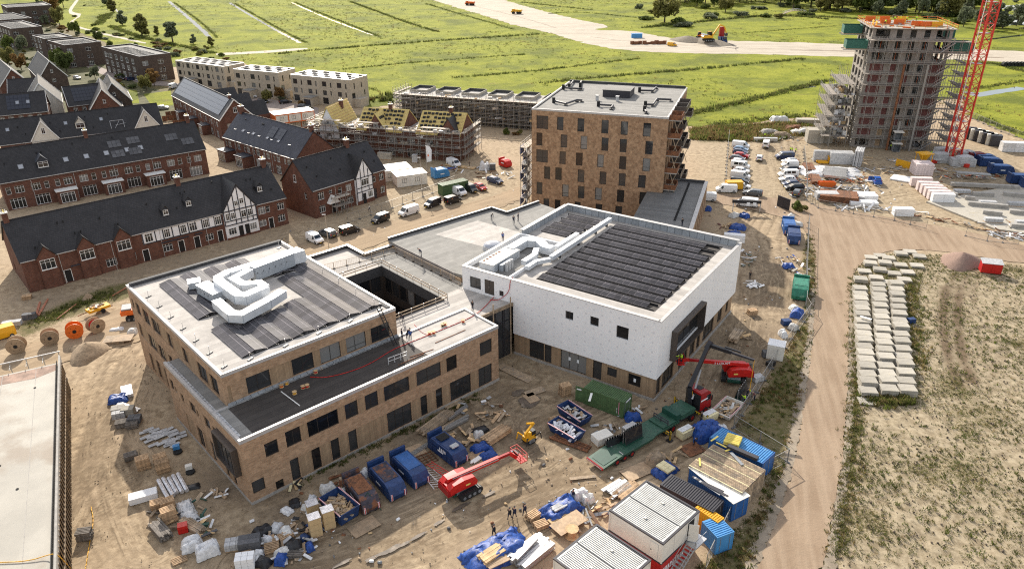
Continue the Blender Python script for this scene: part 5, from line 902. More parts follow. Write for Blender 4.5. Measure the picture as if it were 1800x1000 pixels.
def flatrow(label,o,ang,L,dep,h,m,units,style,group,stepz=0):
 t=thing('flat_roof_house_row',label,'row houses',(*o,0),R_(ang),group);wb=MB();ops=[];w=L/units
 for k in range(units):
  x=k*w
  ops+=([(x+.6,.3,2.6,2.3,'pair'),(x+4.4,3.5,.6,1.7,'slit'),(x+1.0,3.5,1.8,1.7,'dark'),(x+.9,6.6,2.0,1.8,'dark'),(x+4.6,6.4,.6,1.8,'slit')]if style=='b' else[(x+.6,.4,2.4,2.2,'cas'),(x+.7,3.7,.9,1.9,'cas1'),(x+2.2,3.7,1.0,1.9,'cas1'),(x+.6,7,2.4,1.9,'cas2')])
 ops=[q for q in ops if q[0]+q[2]<L-.2];facade(t,wb,(0,0),0,L,-.4,h,ops)
 so=([(dep*.2,6.2,.7,2.2,'slit'),(dep*.75,3.2,.7,1.8,'slit'),(.8,3.0,1.9,1.9,'dark'),(dep*.6,6.2,.6,1.8,'slit')]if style=='b' else[(dep*.12,6.9,2.2,2,'cas'),(dep*.6,7,2,2,'cas'),(dep*.3,.6,3,2,'cas'),(dep*.35,4,1,1.3,'cas1')])
 facade(t,wb,(L,0),pi/2,dep,-.4,h,so);wall(wb,(L,dep),pi,L,-.4,h,[]);facade(t,wb,(0,dep),-pi/2,dep,-.4,h,so);obj('wall',wb,m,t)
 r=obj('roof',MB().box(.25,.25,h-.9,L-.25,dep-.25,h-.45),m_felt,t);obj('roof_edge',MB().box(-.05,-.05,h,L+.05,.3,h+.08).box(-.05,dep-.3,h,L+.05,dep+.05,h+.08).box(-.05,.3,h,.3,dep-.3,h+.08).box(L-.3,.3,h,L+.05,dep-.3,h+.08),m_cap if style=='b' else m_lgrey,t)
 return t,r
GB='beige flat roofed rows';m_bsol=mat('bright_solar_panel',(.3,.31,.33),.18,.0,var=.2,sc=.5,spec=.9)
SP=MB().box(0,0,0,2.4,1.5,.05).mesh('solar_panel')
for(lab,o,an,L,dep,h)in(('leftmost beige brick row of flat roofed houses with solar panels',(-140.3,323.1),-32.5,30.6,10.4,9),('middle beige brick row of flat roofed houses with solar panels',(-107,296.4),-24,21.6,10.1,9.8),('beige brick row of flat roofed houses nearest the scaffolded houses',(-81.6,283.8),-26.8,27.2,10.6,9.8)):
 t,r=flatrow(lab,o,an,L,dep,h,m_beige,max(3,round(L/6.6)),'b',GB)
 for i in range(int((L-2)/2.7)):
  for j in range(3):obj('solar_panel',SP,m_bsol,r,(1+i*2.7,1.2+j*2.9,h-.15),rot=(R_(-9 if(i+j)%2 else 9),0,0))
 obj('garage',MB().box(L*.3,-4,-.2,L*.3+4,-.001,2.9),m_beige,t);obj('garage_roof',MB().box(L*.3-.1,-4.1,2.9,L*.3+4.1,-.001,3.05),m_felt,t);obj('garage_door',MB().box(L*.3+.5,-4.05,.05,L*.3+3.5,-4.002,2.3),m_anth,t)
 obj('carport',MB().box(L-.0,1.5,0,L+3.2,6,3.0),m_beige,t)
GD='dark brown flat roofed rows'
for k,(o,an,L,dep,h,lab)in enumerate(((g(245,100,10.9),46,13,42,10.9,'dark brown brick flat roofed row nearest the beige houses'),(g(113,80,10.5),45.5,16,24,10.5,'dark brown brick flat roofed row beside the winding footpath'),(g(78,69,9.5),45.5,13,20,9.5,'lower dark brown block stepping behind the row at the footpath'),(g(19,51,10.5),44,15,40,10.5,'dark brown flat roofed row with pale solar panels at the left edge'),(g(2,36,10.5),44,16,44,10.5,'farther dark brown flat roofed row at the left edge'),(g(12,14,12),38,26,30,12,'large brown block in the far upper left corner'))):
 o=(o.x,o.y)
 t,r=flatrow(lab,o,an,L,dep,h,m_brown,2 if k<4 else 4,'d',GD)
 wb=MB();facade(t,wb,(-.02,dep),-pi/2,dep,h-.002,h-.001,[]);
 for i in range(int((dep-4)/6)):
  for q in((.9,3.8,.9,2),(2.4,3.8,.9,2),(1,7,2.2,2),(.8,.4,2.6,2.2)):window(t,(-.02,dep-1.5-i*6-q[0],q[1]),-pi/2,q[2],q[3],'cas2' if q[2]>1 else 'cas1',-.06)
 for i in range(int((L-3)/2.6)):
  for j in range(int((dep-6)/3.4)):obj('solar_panel',SP,m_bsol,r,(1.5+i*2.6,3+j*3.4,h-.15),rot=(R_(-8),0,0))
m_deck=mat('scaffold_board',(.42,.36,.29),.85,var=.25,sc=2,rnd=.2);m_deckd=mat('worn_scaffold_board',(.24,.21,.18),.9,var=.25,sc=2,rnd=.2)
m_uy=mat('yellow_roof_insulation',(.6,.47,.17),.85,var=.12,sc=.8);m_cblock=mat('grey_concrete_wall',(.27,.24,.21),.9,var=.2,sc=.5,c2=(.19,.17,.15),cov=.55)
def frame_at(o,ang):return lambda x,y,z=0:Vector((o[0]+x*cos(ang)-y*sin(ang),o[1]+x*sin(ang)+y*cos(ang),z))
def scaffold(t,path,h,lift=2.0,bay=2.5,wd=1.1,deckm=None,rails=True,out=1):
 """standards, ledgers and boarded decks along a local path; the outer row stands wd to the right of the path"""
 poles=MB();led=MB()
 for i in range(len(path)-1):
  a,b=Vector((*path[i],0)),Vector((*path[i+1],0));L=(b-a).length;e=(b-a)/L;nn=Vector((e.y,-e.x,0))*wd*out;k=max(1,round(L/bay));an=atan2(e.y,e.x)
  for j in range(k+1):
   p=a+e*(L*j/k)
   for q in(p,p+nn):poles.tube(q,q+Vector((0,0,h+(1.1 if q is not p else.4))),.065,4)
  n=int(h/lift)
  for z in range(1,n+1):
   zz=z*lift
   for dz in((0,.55,1.05)if rails else(0,)):led.tube(a+nn+Vector((0,0,zz+dz)),b+nn+Vector((0,0,zz+dz)),.04,4)
   led.tube(a+Vector((0,0,zz)),b+Vector((0,0,zz)),.04,4)
   x0,x1=sorted((0,wd*out));obj('scaffold_deck',MB().box(-.1,-x1,0,L+.1,-x0,.07),deckm or(m_deck if z==n else m_deckd),t,a+Vector((0,0,zz+.05)),an)
   if z%2:led.tube(a+nn+e*(L*.1)+Vector((0,0,zz-lift)),a+nn+e*(L*.1+lift)+Vector((0,0,zz)),.04,4)
 obj('standards',poles,m_gsteel,t,kind='stuff');obj('ledgers',led,m_gsteel,t,kind='stuff');return t
UO,UA=(-56.7,215.6),R_(-16.6);U=thing('house_row_under_construction','brick house row being built with yellow insulated roofs half loaded with black tiles','house row',(*UO,0),UA)
ub=MB();UL,UD,UE=44.5,12.0,7.2;ops=[]
for k in range(8):x=1+k*5.5;ops+=[(x,.2,1.6,2.3,'cas2'),(x+2.6,.9,1.5,1.5,'cas'),(x+.2,3.9,2.4,1.5,'cas'),(x+3.4,3.9,1.0,1.4,'cas1')]
facade(U,ub,(0,0),0,UL,-.3,UE,[q for q in ops if q[0]+q[2]<UL-.3]);facade(U,ub,(UL,0),pi/2,UD,-.3,UE,[(2,.9,1.4,1.6,'cas2'),(7,3.9,1.4,1.6,'cas2')]);wall(ub,(UL,UD),pi,UL,-.3,UE,[]);wall(ub,(0,UD),-pi/2,UD,-.3,UE,[]);obj('wall',ub,m_red,U)
obj('floor_deck',MB().box(.05,.05,UE-.2,UL-.05,UD-.05,UE+.02),m_concrete,U)
TS=MB().box(0,0,0,.78,.62,.26).mesh('tile_stack')
def uroof(x0,x1,label,ridge=12.2,tiles=True):
 m=gable_roof(x1-x0,UE,ridge,UD,.15,.2);o=obj('roof',m,m_uy,U,(x0,0,0));s=(ridge-UE)/(UD/2)
 for x in(.02,x1-x0-.02):obj('gable_wall',MB().poly([(x,.1,UE),(x,UD-.1,UE),(x,UD/2,ridge-.15)]),m_red,o)
 bt=MB()
 for k in range(15):y=.2+k*.38;bt.box(0,y,UE+s*y+.02,x1-x0,y+.05,UE+s*y+.1)
 obj('battens',bt,m_freshwood,o,kind='stuff')
 if tiles:
  for i in range(int((x1-x0-1)/1.15)):
   for j in range(5):
    if rR_()<.9:y=.6+j*1.08+(i%2)*.1;obj('tile_stack',TS,m_tile,o,(.6+i*1.15,y,UE+s*y+.06),rot=(math.atan(s),0,0))
 return o
uroof(13.2,27.2,'a');uroof(31.6,44.6,'b')
for(x0,x1,top,m_,rm)in((16.5,22.5,11.8,m_red,m_uy),(38.2,44.4,11.6,m_red,m_tile)):
 c=crossgable(U,x0,x1,0,.2,UE,12.2,UD,top,m_,rm,name='brick_cross_gable');window(c,(2.2,-.2,7.6),0,1.4,1.4,'cas',-.05)
 for i in range(3):
  for j in range(4):obj('tile_stack',TS,m_tile,c,(.15+.45*i+3.4,.4+j*.8,top-1.0-i*.9),rot=(0,R_(55),0))if rm is m_uy else 0
o=obj('white_gable',MB().extr([(0,3.4),(6,3.4),(6,7.0),(3,12.6),(0,7.0)],-.2,.3),m_white,U,(1.4,0,0));r=MB()
for sg in(0,1):
 a=[(-.25 if not sg else 6.25,-.5,6.6),(3,-.5,12.8),(3,12,12.8),(-.25 if not sg else 6.25,12,6.6)];b=[(q[0],q[1],q[2]+.22)for q in a];r.add(a+b,[(0,1,2,3),(7,6,5,4),(0,4,5,1),(1,5,6,2),(2,6,7,3),(3,7,4,0)])
obj('roof',r,m_uy,o);window(o,(2.2,-.2,4),0,1.6,1.5,'cas',-.05);window(o,(2.5,-.2,8),0,1,1.3,'cas2',-.05)
for k in range(9):obj('batten',MB().box(6.3-k*.36-.05,-.4,6.85+k*.74,6.3-k*.36+.05,11.9,6.95+k*.74),m_freshwood,o)
for x,y in((5.2,7),(21.5,6),(40,6.1)):chimney(U,x,y,12.2,.9,1.2)
t=thing('scaffold','grey tube scaffold with timber decks wrapped round the yellow roofed house row','scaffold',(*UO,0),UA);scaffold(t,[(-1.4,UD+.6),(-1.4,-.5),(UL+.6,-.5),(UL+.6,UD+1.4)],8.2,2.0)
for(x,z)in((13,9.6),(34,9.3),(1,9.6)):obj('gable_deck',MB().box(x,-2.2,z,x+8,-.9,z+.12),m_deck,t)
for k in range(46):x=rU_(0,UL);obj('stacked_material',MB().cb(0,0,0,rU_(.4,1.4),rU_(.3,.8),rU_(.2,.7)),random.choice([m_pale,m_plastic,m_freshwood,m_lgrey,m_steel]),t,(x,-rU_(.7,1.4),random.choice([8.15,8.15,6.15,4.15])),rR_()*3)
for k in range(6):obj('rafter_pile',MB().bar((28+k*.4,0,UE+.3),(30+k*.4,11,UE+.5+.2*(k%3)),.12),m_plastic if k%2 else m_freshwood,U)
for k in range(5):obj('rafter_pile',MB().bar((8.5+k*.5,0.5,UE+.3),(9.6+k*.5,11,UE+.4),.14),m_plastic if k%2 else m_freshwood,U)
tag(obj('waste_chute',MB().tube((0,0,0),(0,0,4.2),1.1,12,1.25),m_orange,None,g(833,205)),'tall orange round tank between the scaffolded house rows','tank')
VO,VA=tuple(g(703,165,8.6)[:2]),R_(-19.8);V=thing('house_row_under_construction','grey concrete row shell with open bays and dark edged roof boxes','house row',(*VO,0),VA);VL=62
for z in(0,2.9,5.8,8.6):obj('floor_slab',MB().box(0,0,z-.25,VL,11,z+.05),m_concrete,V)
for k in range(int(VL/5.2)+1):
 for z in(0,2.9,5.8):obj('party_wall',MB().box(k*5.2,.6,z+.05,k*5.2+.35,10.8,z+2.62),m_cblock,V)
for k in range(int(VL/5.2)):
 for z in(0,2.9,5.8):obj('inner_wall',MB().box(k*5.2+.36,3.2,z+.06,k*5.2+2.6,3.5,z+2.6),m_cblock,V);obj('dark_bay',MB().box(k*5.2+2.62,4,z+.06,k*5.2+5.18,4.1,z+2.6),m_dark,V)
for k in range(6):
 x=2.2+k*9.4;b=obj('roof_terrace_box',MB().box(x,3.2,8.66,x+6.4,10.2,9.0),m_concrete,V)
 obj('parapet',MB().box(x,3.2,9.0,x+6.4,3.45,9.6).box(x,9.9,9.0,x+6.4,10.2,9.7).box(x,3.45,9.0,x+.25,9.9,9.7).box(x+6.15,3.45,9.0,x+6.4,9.9,9.7),m_pale,b);obj('upstand',MB().box(x+.26,9.6,9.02,x+6.1,9.89,9.9).box(x+.26,3.46,9.02,x+.5,9.6,9.85),m_capd,b)
t=thing('scaffold','grey scaffold along the front of the concrete row shell','scaffold',(*VO,0),VA);scaffold(t,[(-1.2,11),(-1.2,-.4),(VL,-.4)],9.6,1.45,1.9,1.2)
for k in range(70):obj('stacked_material',MB().cb(0,0,0,rU_(.5,2),rU_(.3,.9),rU_(.2,.8)),random.choice([m_pale,m_plastic,m_freshwood,m_steel,m_lgrey]),t,(rU_(0,VL),random.choice([-1,1.2,2]),random.choice([2.95,5.85,8.7])),rR_()*3)
XO,XA=(99.7,214.4),R_(-12.4);X=thing('concrete_tower','tall grey concrete tower shell with open windows, red sheeted bays and a busy top deck','tower',(*XO,0),XA);XL,XD,XH=20.2,18,33.0;FH=3.0
xw=MB();ops=[];shs=[]
for f in range(11):
 z=f*FH+.55
 for k,(x,w)in enumerate(((.9,3.6),(6.2,1.5),(9.7,1.5),(13.2,1.5),(16.2,3.2))):ops.append((x,z,w,2.2));shs.append((f,k,x,z,w))
wall(xw,(0,0),0,XL,-.3,XH,ops,.35)
so=[(1+k*4.4,f*FH+.3,2.8,2.4)for f in range(11)for k in range(4)];wall(xw,(XL,0),pi/2,XD,-.3,XH,so,.35);wall(xw,(XL,XD),pi,XL,-.3,XH,[],.3);wall(xw,(0,XD),-pi/2,XD,-.3,XH,so,.35);obj('wall',xw,m_cblock,X)
for f in range(12):obj('floor_slab',MB().box(.3,.3,f*FH-.2,XL-.3,XD-.3,f*FH),m_concrete,X)
obj('core',MB().box(6,5,0,14,13,XH),m_cblock,X)
for(f,k,x,z,w)in shs:
 if 1<=f<=7 and k in(0,1,2,4)and not(k==2 and f%2):obj('red_weather_sheet',MB().box(x+.05,.15,z,x+w-.05,.2,z+2.15),m_rednet,X)
 elif f in(2,4,6,8,9):obj('scaffold_prop',MB().tube((x+w*.5,.3,z),(x+w*.5,.3,z+2.2),.05,4),m_orange,X)
 if f<2 and k in(1,3):obj('ply_board',MB().box(x+.05,.12,z,x+w-.05,.17,z+2.1),m_ply,X)
def xw_(x,y,z):return Matrix.Rotation(XA,4,'Z')@Vector((x,y,z))+Vector((*XO,0))
t=thing('formwork_deck','cluttered top deck of the tower with orange formwork panels and rails','formwork',xw_(0,0,XH+.02),XA)
obj('deck_boards',MB().box(-.8,-.8,0,XL+.8,XD+.8,.15),m_pale,t)
for(x,y,an)in((2,15,0),(6,15.6,.1),(4.6,8,0),(8.2,8.2,0),(12,5,0),(14.2,4.2,.05),(15.6,4.4,0),(17,4,0),(1.2,3,1.5),(1,6,1.5),(11,16,0),(9.6,12,.2)):obj('orange_panel',MB().box(-1.4,-.06,.15,1.4,.06,1.5).box(-1.4,.06,.3,1.4,.16,.45).box(-1.4,.06,1.1,1.4,.16,1.25),m_ypaint if int(x)%2 else m_orange,t,(x,y,0),an)
for k in range(46):obj('loose_material',MB().cb(0,0,.15,rU_(.4,2.2),rU_(.2,.8),rU_(.1,.5)),random.choice([m_freshwood,m_lgrey,m_steel,m_orange,m_pale,m_grey]),t,(rU_(0,XL),rU_(0,XD),0),rR_()*3)
for pth in([(-.7,-.7),(XL+.7,-.7)],[(XL+.7,-.7),(XL+.7,XD+.7)],[(-.7,XD+.7),(XL+.7,XD+.7)],[(-.7,-.7),(-.7,XD+.7)]):
 a,b=Vector((*pth[0],.1)),Vector((*pth[1],.1))
 for q in(.6,1.15):obj('guard_rail',MB().bar(a+Vector((0,0,q)),b+Vector((0,0,q)),.07),m_orange if q>1 else m_ypaint,t)
 for k in range(9):p=a+(b-a)*k/8;obj('rail_post',MB().bar(p,p+Vector((0,0,1.3)),.08),m_orange,t)
for pk,(x0,y0,x1,y1,z)in enumerate(((-6,1,-.4,5,27.4),(-5.4,11,-.4,15,30.2),(XL+.4,0,XL+6,6,27.4),(XL+.4,11,XL+4,15,29.5))):
 p=thing('cantilever_platform','green netted loading platform of the tower, '+['lower one on the car park side','upper one on the car park side','lower one facing the crane','rear one behind the crane side'][pk],'platform',xw_((x0+x1)/2,(y0+y1)/2,z),XA,'green netted platforms');sx,sy=(x1-x0)/2,(y1-y0)/2
 obj('deck',MB().box(-sx,-sy,-.2,sx,sy,0),m_ply,p);obj('beam',MB().box(-sx-.6,-sy+.5,-.5,sx+.6,-sy+.7,-.2).box(-sx-.6,sy-.7,-.5,sx+.6,sy-.5,-.2),m_steel,p)
 for q in((-sx,-sy,sx,-sy+.05),(-sx,sy-.05,sx,sy),(-sx,-sy+.05,-sx+.05,sy-.05),(sx-.05,-sy+.05,sx,sy-.05)):obj('net_panel',MB().box(q[0],q[1],0,q[2],q[3],2.2),m_netg,p)
t=thing('scaffold','dark scaffold with boarded lifts covering the front and right of the tower','scaffold',(*XO,0),XA);scaffold(t,[(-.6,-.45),(XL+4.5,-.45)],30,3.0,2.2,1.4);scaffold(t,[(XL+4.5,-.45),(XL+4.5,9)],27,3.0,2.4,1.3)
for f in range(10):
 s=obj('stair_flight',MB().bar((17.4,-2.2,f*3+.3),(20.6,-2.2,f*3+2.9),.9,.1),m_steel,t)
 obj('stair_rail',MB().bar((17.4,-2.7,f*3+1.3),(20.6,-2.7,f*3+3.9),.06),m_steel,s)
for f in range(7):obj('right_platform',MB().box(XL+4.2,-1.5,f*3+2.9,XL+8.5-.25*f,6,f*3+3.05),m_deckd,t)
for f in range(6):obj('diagonal_brace',MB().bar((XL+5,-1.2,f*3),(XL+8,-1.2,f*3+3),.08),m_gsteel,t)
for x in(9.0,15):obj('hoist_mast',MB().box(x,-2.4,0,x+.5,-1.9,24),m_rust if x<10 else m_gsteel,t)
t=thing('scaffold','pale scaffold stepping down the left side of the tower','scaffold',(*XO,0),XA)
for(x,h)in((-6.6,15),(-4.2,18),(-2,20)):scaffold(t,[(x,-1.4),(x,14)],h,3.0,2.4,2.2,m_deckd,out=-1)
for k in range(90):obj('stacked_material',MB().cb(0,0,0,rU_(.4,1.5),rU_(.2,.9),rU_(.2,1.3)),random.choice([m_pale,m_white,m_plastic,m_freshwood,m_steel]),t,(-rU_(2.2,6.4),rU_(-1.2,9),3*random.randint(1,5)+.12),rR_()*3)
for(x,z)in((9.2,3.4),(9.4,.1)):
 h_=thing('site_hoist','white roofed hoist cage in front of the tower '+('at the second lift' if z>1 else 'at ground level'),'hoist',xw_(x+2,-3.2,z),XA)
 obj('cage',MB().box(-1,-.8,0,1,.8,.15).box(-1,-.8,.15,-.9,.8,2.2).box(.9,-.8,.15,1,.8,2.2).box(-.9,.7,.15,.9,.8,2.2),m_grey,h_);obj('canopy',MB().box(-1.3,-1.1,2.2,1.3,1.1,2.4),m_unit,h_);obj('mast',MB().box(-.25,.81,0,.25,1.2,5),m_gsteel,h_)
t=thing('scaffold_tower','small steel scaffold tower standing in front of the porch of the brick house','scaffold',(-44.2+6.2*cos(R_(49.4))+1.6*sin(R_(49.4)),158.9+6.2*sin(R_(49.4))-1.6*cos(R_(49.4)),0),R_(49.4))
scaffold(t,[(-2.2,.6),(2.2,.6)],4,2,1.4,1.4)
t=thing('scaffold','narrow scaffold strip with blue netting at the left corner of the tall brick block','scaffold',(*TO,0),TA);scaffold(t,[(-1.2,8),(-1.2,.5)],14,2,2.0,1.6,out=1)
for z in range(7):
 obj('blue_net',MB().box(-3.0,.6+(z%3)*1.3,z*2+.3,-2.9,3.6+(z%3),z*2+2.1),m_tarp,t);obj('stair_flight',MB().bar((-2,1,z*2),(-2,5,z*2+2),.7,.1),m_steel,t)
CP=g(1672,284);cr=thing('tower_crane','red lattice mast of a tower crane rising past the top of the tower','crane',CP,R_(12));m_cr=mat('crane_red_paint',(.55,.035,.02),.5,var=.15);s_=1.35
for(sx,sy)in((-1,-1),(1,-1),(1,1),(-1,1)):obj('mast_chord',MB().box(sx*s_-.17,sy*s_-.17,.9,sx*s_+.17,sy*s_+.17,62),m_cr,cr)
for f in range(24):
 z=1+f*2.5;b=MB();c4=[(-s_,-s_),(s_,-s_),(s_,s_),(-s_,s_)]
 for k in range(4):p,q=c4[k],c4[(k+1)%4];b.bar((*p,z),(*q,z),.13).bar((*(p if f%2 else q),z),(*(q if f%2 else p),z+2.5),.13)
 obj('mast_bracing',b,m_cr,cr)
 if f%3==1:obj('ladder_platform',MB().box(-1,-1,z+.1,1,1,z+.16),m_steel,cr)
obj('ladder',MB().bar((-.3,0,1),(-.3,0,61),.06).bar((.2,0,1),(.2,0,61),.06),m_steel,cr)
obj('hoist_cable',MB().tube((-2.2,-.6,.5),(-2.2,-.6,61),.09,5),m_unit,cr)
obj('base_cross',MB().box(-6,-.5,0,6,.5,.9).box(-.5,-6,0,.5,-.51,.9).box(-.5,.51,0,.5,6,.9),m_cr,cr)
for k,(x,y)in enumerate(((-4,0),(4,0),(0,4.2),(0,-4.2))):
 for j in range(3):obj('ballast_block',MB().box(x-1.8,y-1.1,.92+j*.62,x+1.8,y+1.1,.92+j*.62+.58),m_lgrey,cr)
PAINT={}
def paint(n,c,met=.0):
 if n not in PAINT:PAINT[n]=mat('car_paint_'+n,c,.28,met,var=.04,spec=.6)
 return PAINT[n]
m_tail=mat('red_tail_light',(.4,.01,.01),.3);m_head=mat('head_light',(.75,.76,.78),.12,.2);m_plate=mat('yellow_number_plate',(.75,.5,.03),.5);m_rim=mat('alloy_rim',(.42,.42,.43),.35,.7)
TY=MB().tube((0,-.11,0),(0,.11,0),.33,14).mesh('tyre');RI=MB().tube((0,-.118,0),(0,.118,0),.2,10).mesh('rim')
ST={'van':[(-2.5,.5,1.05,1.8,.86,.74),(-2.42,.3,1.1,1.92,.95,.82),(-1,.24,1.1,1.97,.97,.84),(.75,.24,1.1,1.96,.97,.83),(1.1,.24,1.1,1.86,.96,.78),(1.85,.24,1.12,1.16,.95,.8),(2.35,.26,.92,.96,.9,.74),(2.5,.4,.7,.72,.8,.66)],'smallvan':[(-2.15,.5,1.05,1.7,.8,.7),(-2.08,.3,1.08,1.8,.89,.77),(-.8,.24,1.08,1.84,.91,.79),(.45,.24,1.08,1.82,.91,.77),(.8,.24,1.06,1.7,.9,.72),(1.45,.24,1.06,1.1,.89,.74),(2.05,.26,.9,.93,.84,.68),(2.2,.4,.66,.68,.74,.6)],'car':[(-2.1,.45,.85,.9,.72,.6),(-2.0,.3,.9,.98,.84,.7),(-1.55,.22,.95,1.38,.88,.58),(-.9,.2,.95,1.47,.9,.62),(.1,.2,.94,1.45,.9,.62),(.45,.2,.94,1.36,.9,.58),(1.1,.2,.94,.98,.89,.72),(1.9,.24,.78,.82,.82,.64),(2.1,.35,.6,.62,.7,.5)],'suv':[(-2.2,.5,.95,1.2,.78,.62),(-2.1,.32,1.0,1.55,.9,.66),(-1.7,.26,1.02,1.62,.93,.7),(.1,.26,1.0,1.62,.93,.7),(.5,.26,1.0,1.5,.93,.64),(1.15,.26,1.0,1.05,.92,.76),(2.05,.3,.88,.92,.86,.68),(2.25,.42,.66,.68,.74,.56)],'estate':[(-2.3,.45,.85,1.1,.74,.6),(-2.2,.3,.92,1.36,.86,.6),(-1.6,.22,.95,1.46,.9,.63),(.1,.2,.94,1.46,.9,.62),(.5,.2,.94,1.36,.9,.58),(1.2,.2,.94,.98,.89,.72),(2.1,.24,.78,.82,.82,.64),(2.3,.35,.6,.62,.7,.5)]}
SIDE={'van':[(.8,1.55)],'smallvan':[(.5,1.2)],'crewvan':[(-1.6,-.5),(-.35,.65),(.8,1.55)],'car':[(-1.4,-.55),(-.45,.75)],'suv':[(-1.75,-1.0),(-.9,-.2),(-.1,.85)],'estate':[(-1.9,-1.2),(-1.1,-.3),(-.2,.85)]}
GI={'van':(4,5),'smallvan':(4,5),'car':(5,6),'suv':(4,5),'estate':(4,5)}
VP={}
def vehicle(kind,pnt,label,cat,loc,rz,group=None,livery=None):
 base='van' if kind=='crewvan' else kind;s=ST[base]
 if kind not in VP:
  m=MB()
  for(x,zb,zl,zt,wb_,wt)in s:m.v+=[(x,-wb_*.96,zb),(x,-wb_,zl),(x,-wt,zt),(x,wt,zt),(x,wb_,zl),(x,wb_*.96,zb)]
  for i in range(len(s)-1):
   for k in range(6):a,b=i*6+k,i*6+(k+1)%6;m.f.append((a,b,b+6,a+6))
  e=(len(s)-1)*6;m.f+=[tuple(range(5,-1,-1)),tuple(range(e,e+6))];m.mi=[0]*len(m.f);body=m.mesh('body')
  def at(x):
   for i in range(len(s)-1):
    if s[i][0]<=x<=s[i+1][0]:f=(x-s[i][0])/(s[i+1][0]-s[i][0]);return[p+(q-p)*f for p,q in zip(s[i],s[i+1])]
  def sp(x,t,sg):q=at(x);return(x,sg*(q[4]+(q[5]-q[4])*t+.012),q[2]+(q[3]-q[2])*t)
  sides=[]
  for sg in(-1,1):
   for(x0,x1)in SIDE[kind]:
    q=MB();P=[sp(x0,.1,sg),sp(x1,.1,sg),sp(x1 if at(x1)[3]-at(x1)[2]>.35 else x1-.35,.86,sg),sp(x0+.05,.86,sg)];q.poly(P if sg<0 else P[::-1]);sides.append(q.mesh('side_window'))
  i,j=GI[base];A_,B_=s[i],s[j];q=MB();f0,f1=.06,.92
  def tp(f,w):return(A_[0]+(B_[0]-A_[0])*f+.012,w*((A_[5]+(B_[5]-A_[5])*f)-.06),A_[3]+(B_[3]-A_[3])*f+.014)
  q.poly([tp(f1,-1),tp(f1,1),tp(f0,1),tp(f0,-1)]);ws=q.mesh('windscreen')
  r0,r1=(s[0],s[1])if base in('van','smallvan')else(s[1],s[2]);q=MB()
  def rp(f,w):return(r0[0]+(r1[0]-r0[0])*f-.012,w*((r0[5]+(r1[5]-r0[5])*f)-.08),r0[3]+(r1[3]-r0[3])*f+.012)
  if base in('van','smallvan'):q.poly([(r0[0]-.01,.6,1.25),(r0[0]-.01,-.6,1.25),(r0[0]-.01,-.56,1.66),(r0[0]-.01,.56,1.66)])
  else:q.poly([rp(.1,1),rp(.1,-1),rp(.9,-1),rp(.9,1)])
  rw=q.mesh('rear_window');fx=s[-1][0];rx=s[0][0]
  bump_=[MB().box(fx-.25,-.8,.28,fx+.03,.8,.5).mesh('bumper'),MB().box(rx-.04,-.82,.3,rx+.2,.82,.52).mesh('bumper')]
  hl=[MB().box(fx-.22,sg*.68-.16,.64,fx-.02,sg*.68+.16,.8).mesh('headlight')for sg in(-1,1)];tl=[MB().box(rx-.03,sg*.76-.09,.8,rx+.06,sg*.76+.09,1.15).mesh('tail_light')for sg in(-1,1)]
  mr=[MB().box(1.0 if base=='van' else.7,sg*1.0-.1,1.05,(1.0 if base=='van' else.7)+.12,sg*1.0+.1,1.25).mesh('wing_mirror')for sg in(-1,1)]
  pl=[MB().box(fx+.031,-.26,.36,fx+.04,.26,.47).mesh('number_plate'),MB().box(rx-.05,-.26,.6,rx-.041,.26,.71).mesh('number_plate')]
  VP[kind]=dict(body=body,sides=sides,ws=ws,rw=rw,bump=bump_,hl=hl,tl=tl,mr=mr,pl=pl,ax=(fx-.85,rx+.75),hw=s[3][4])
 d=VP[kind];t=thing(cat.replace(' ','_'),label,cat,loc,rz,group);key=(kind,pnt.name)
 if key not in VP:b=d['body'].copy();b.materials.append(pnt);VP[key]=b
 obj('body',VP[key],None,t)
 for q in d['sides']:obj('side_window',q,m_cgl,t)
 obj('windscreen',d['ws'],m_cgl,t);obj('rear_window',d['rw'],m_cgl,t)
 for q in d['bump']:obj('bumper',q,m_blackpl,t)
 for q in d['hl']:obj('headlight',q,m_head,t)
 for q in d['tl']:obj('tail_light',q,m_tail,t)
 for q in d['mr']:obj('wing_mirror',q,m_blackpl,t)
 for q in d['pl']:obj('number_plate',q,m_plate,t)
 for x in d['ax']:
  for sg in(-1,1):w=obj('wheel',TY,m_black,t,(x,sg*(d['hw']-.1),.33));obj('rim',RI,m_rim,w)
 if livery:
  for sg in(-1,1):obj('side_logo',MB().add([(.25*cos(k*pi/4)-.8,sg*(d['hw']+.012-.05),1.25+.25*sin(k*pi/4))for k in range(8)],[tuple(range(8))if sg<0 else tuple(range(7,-1,-1))]),livery,t,rot=(0,0,0))
 return t
WHT=paint('white',(.75,.75,.74));BLK=paint('black',(.014,.014,.016));GRY=paint('grey',(.13,.14,.15),.4);DBL=paint('dark_blue',(.02,.035,.09));RED=paint('red',(.4,.012,.015));LBL=paint('light_blue',(.2,.3,.42),.3);BLU=paint('blue',(.02,.09,.35));YEL=paint('yellow',(.75,.38,.01));DGR=paint('dark_green_black',(.025,.032,.03));SIL=paint('silver',(.42,.43,.44),.5)
m_logo=mat('orange_logo',(.6,.2,.08),.5)
def park(kind,pnt,label,rear,front,group=None,livery=None,cat=None):
 c,a,L=gd(*rear,*front);return vehicle(kind,pnt,label,cat or('van' if 'van' in kind else 'car'),(c.x,c.y,.02),a,group,livery)
GS='vehicles parked along the street of brick houses'
park('smallvan',WHT,'small white van nearest the brick school on the street',(541,419),(567,431),GS);park('suv',GRY,'silver grey car parked behind the small white van',(590,420),(563,410),GS)
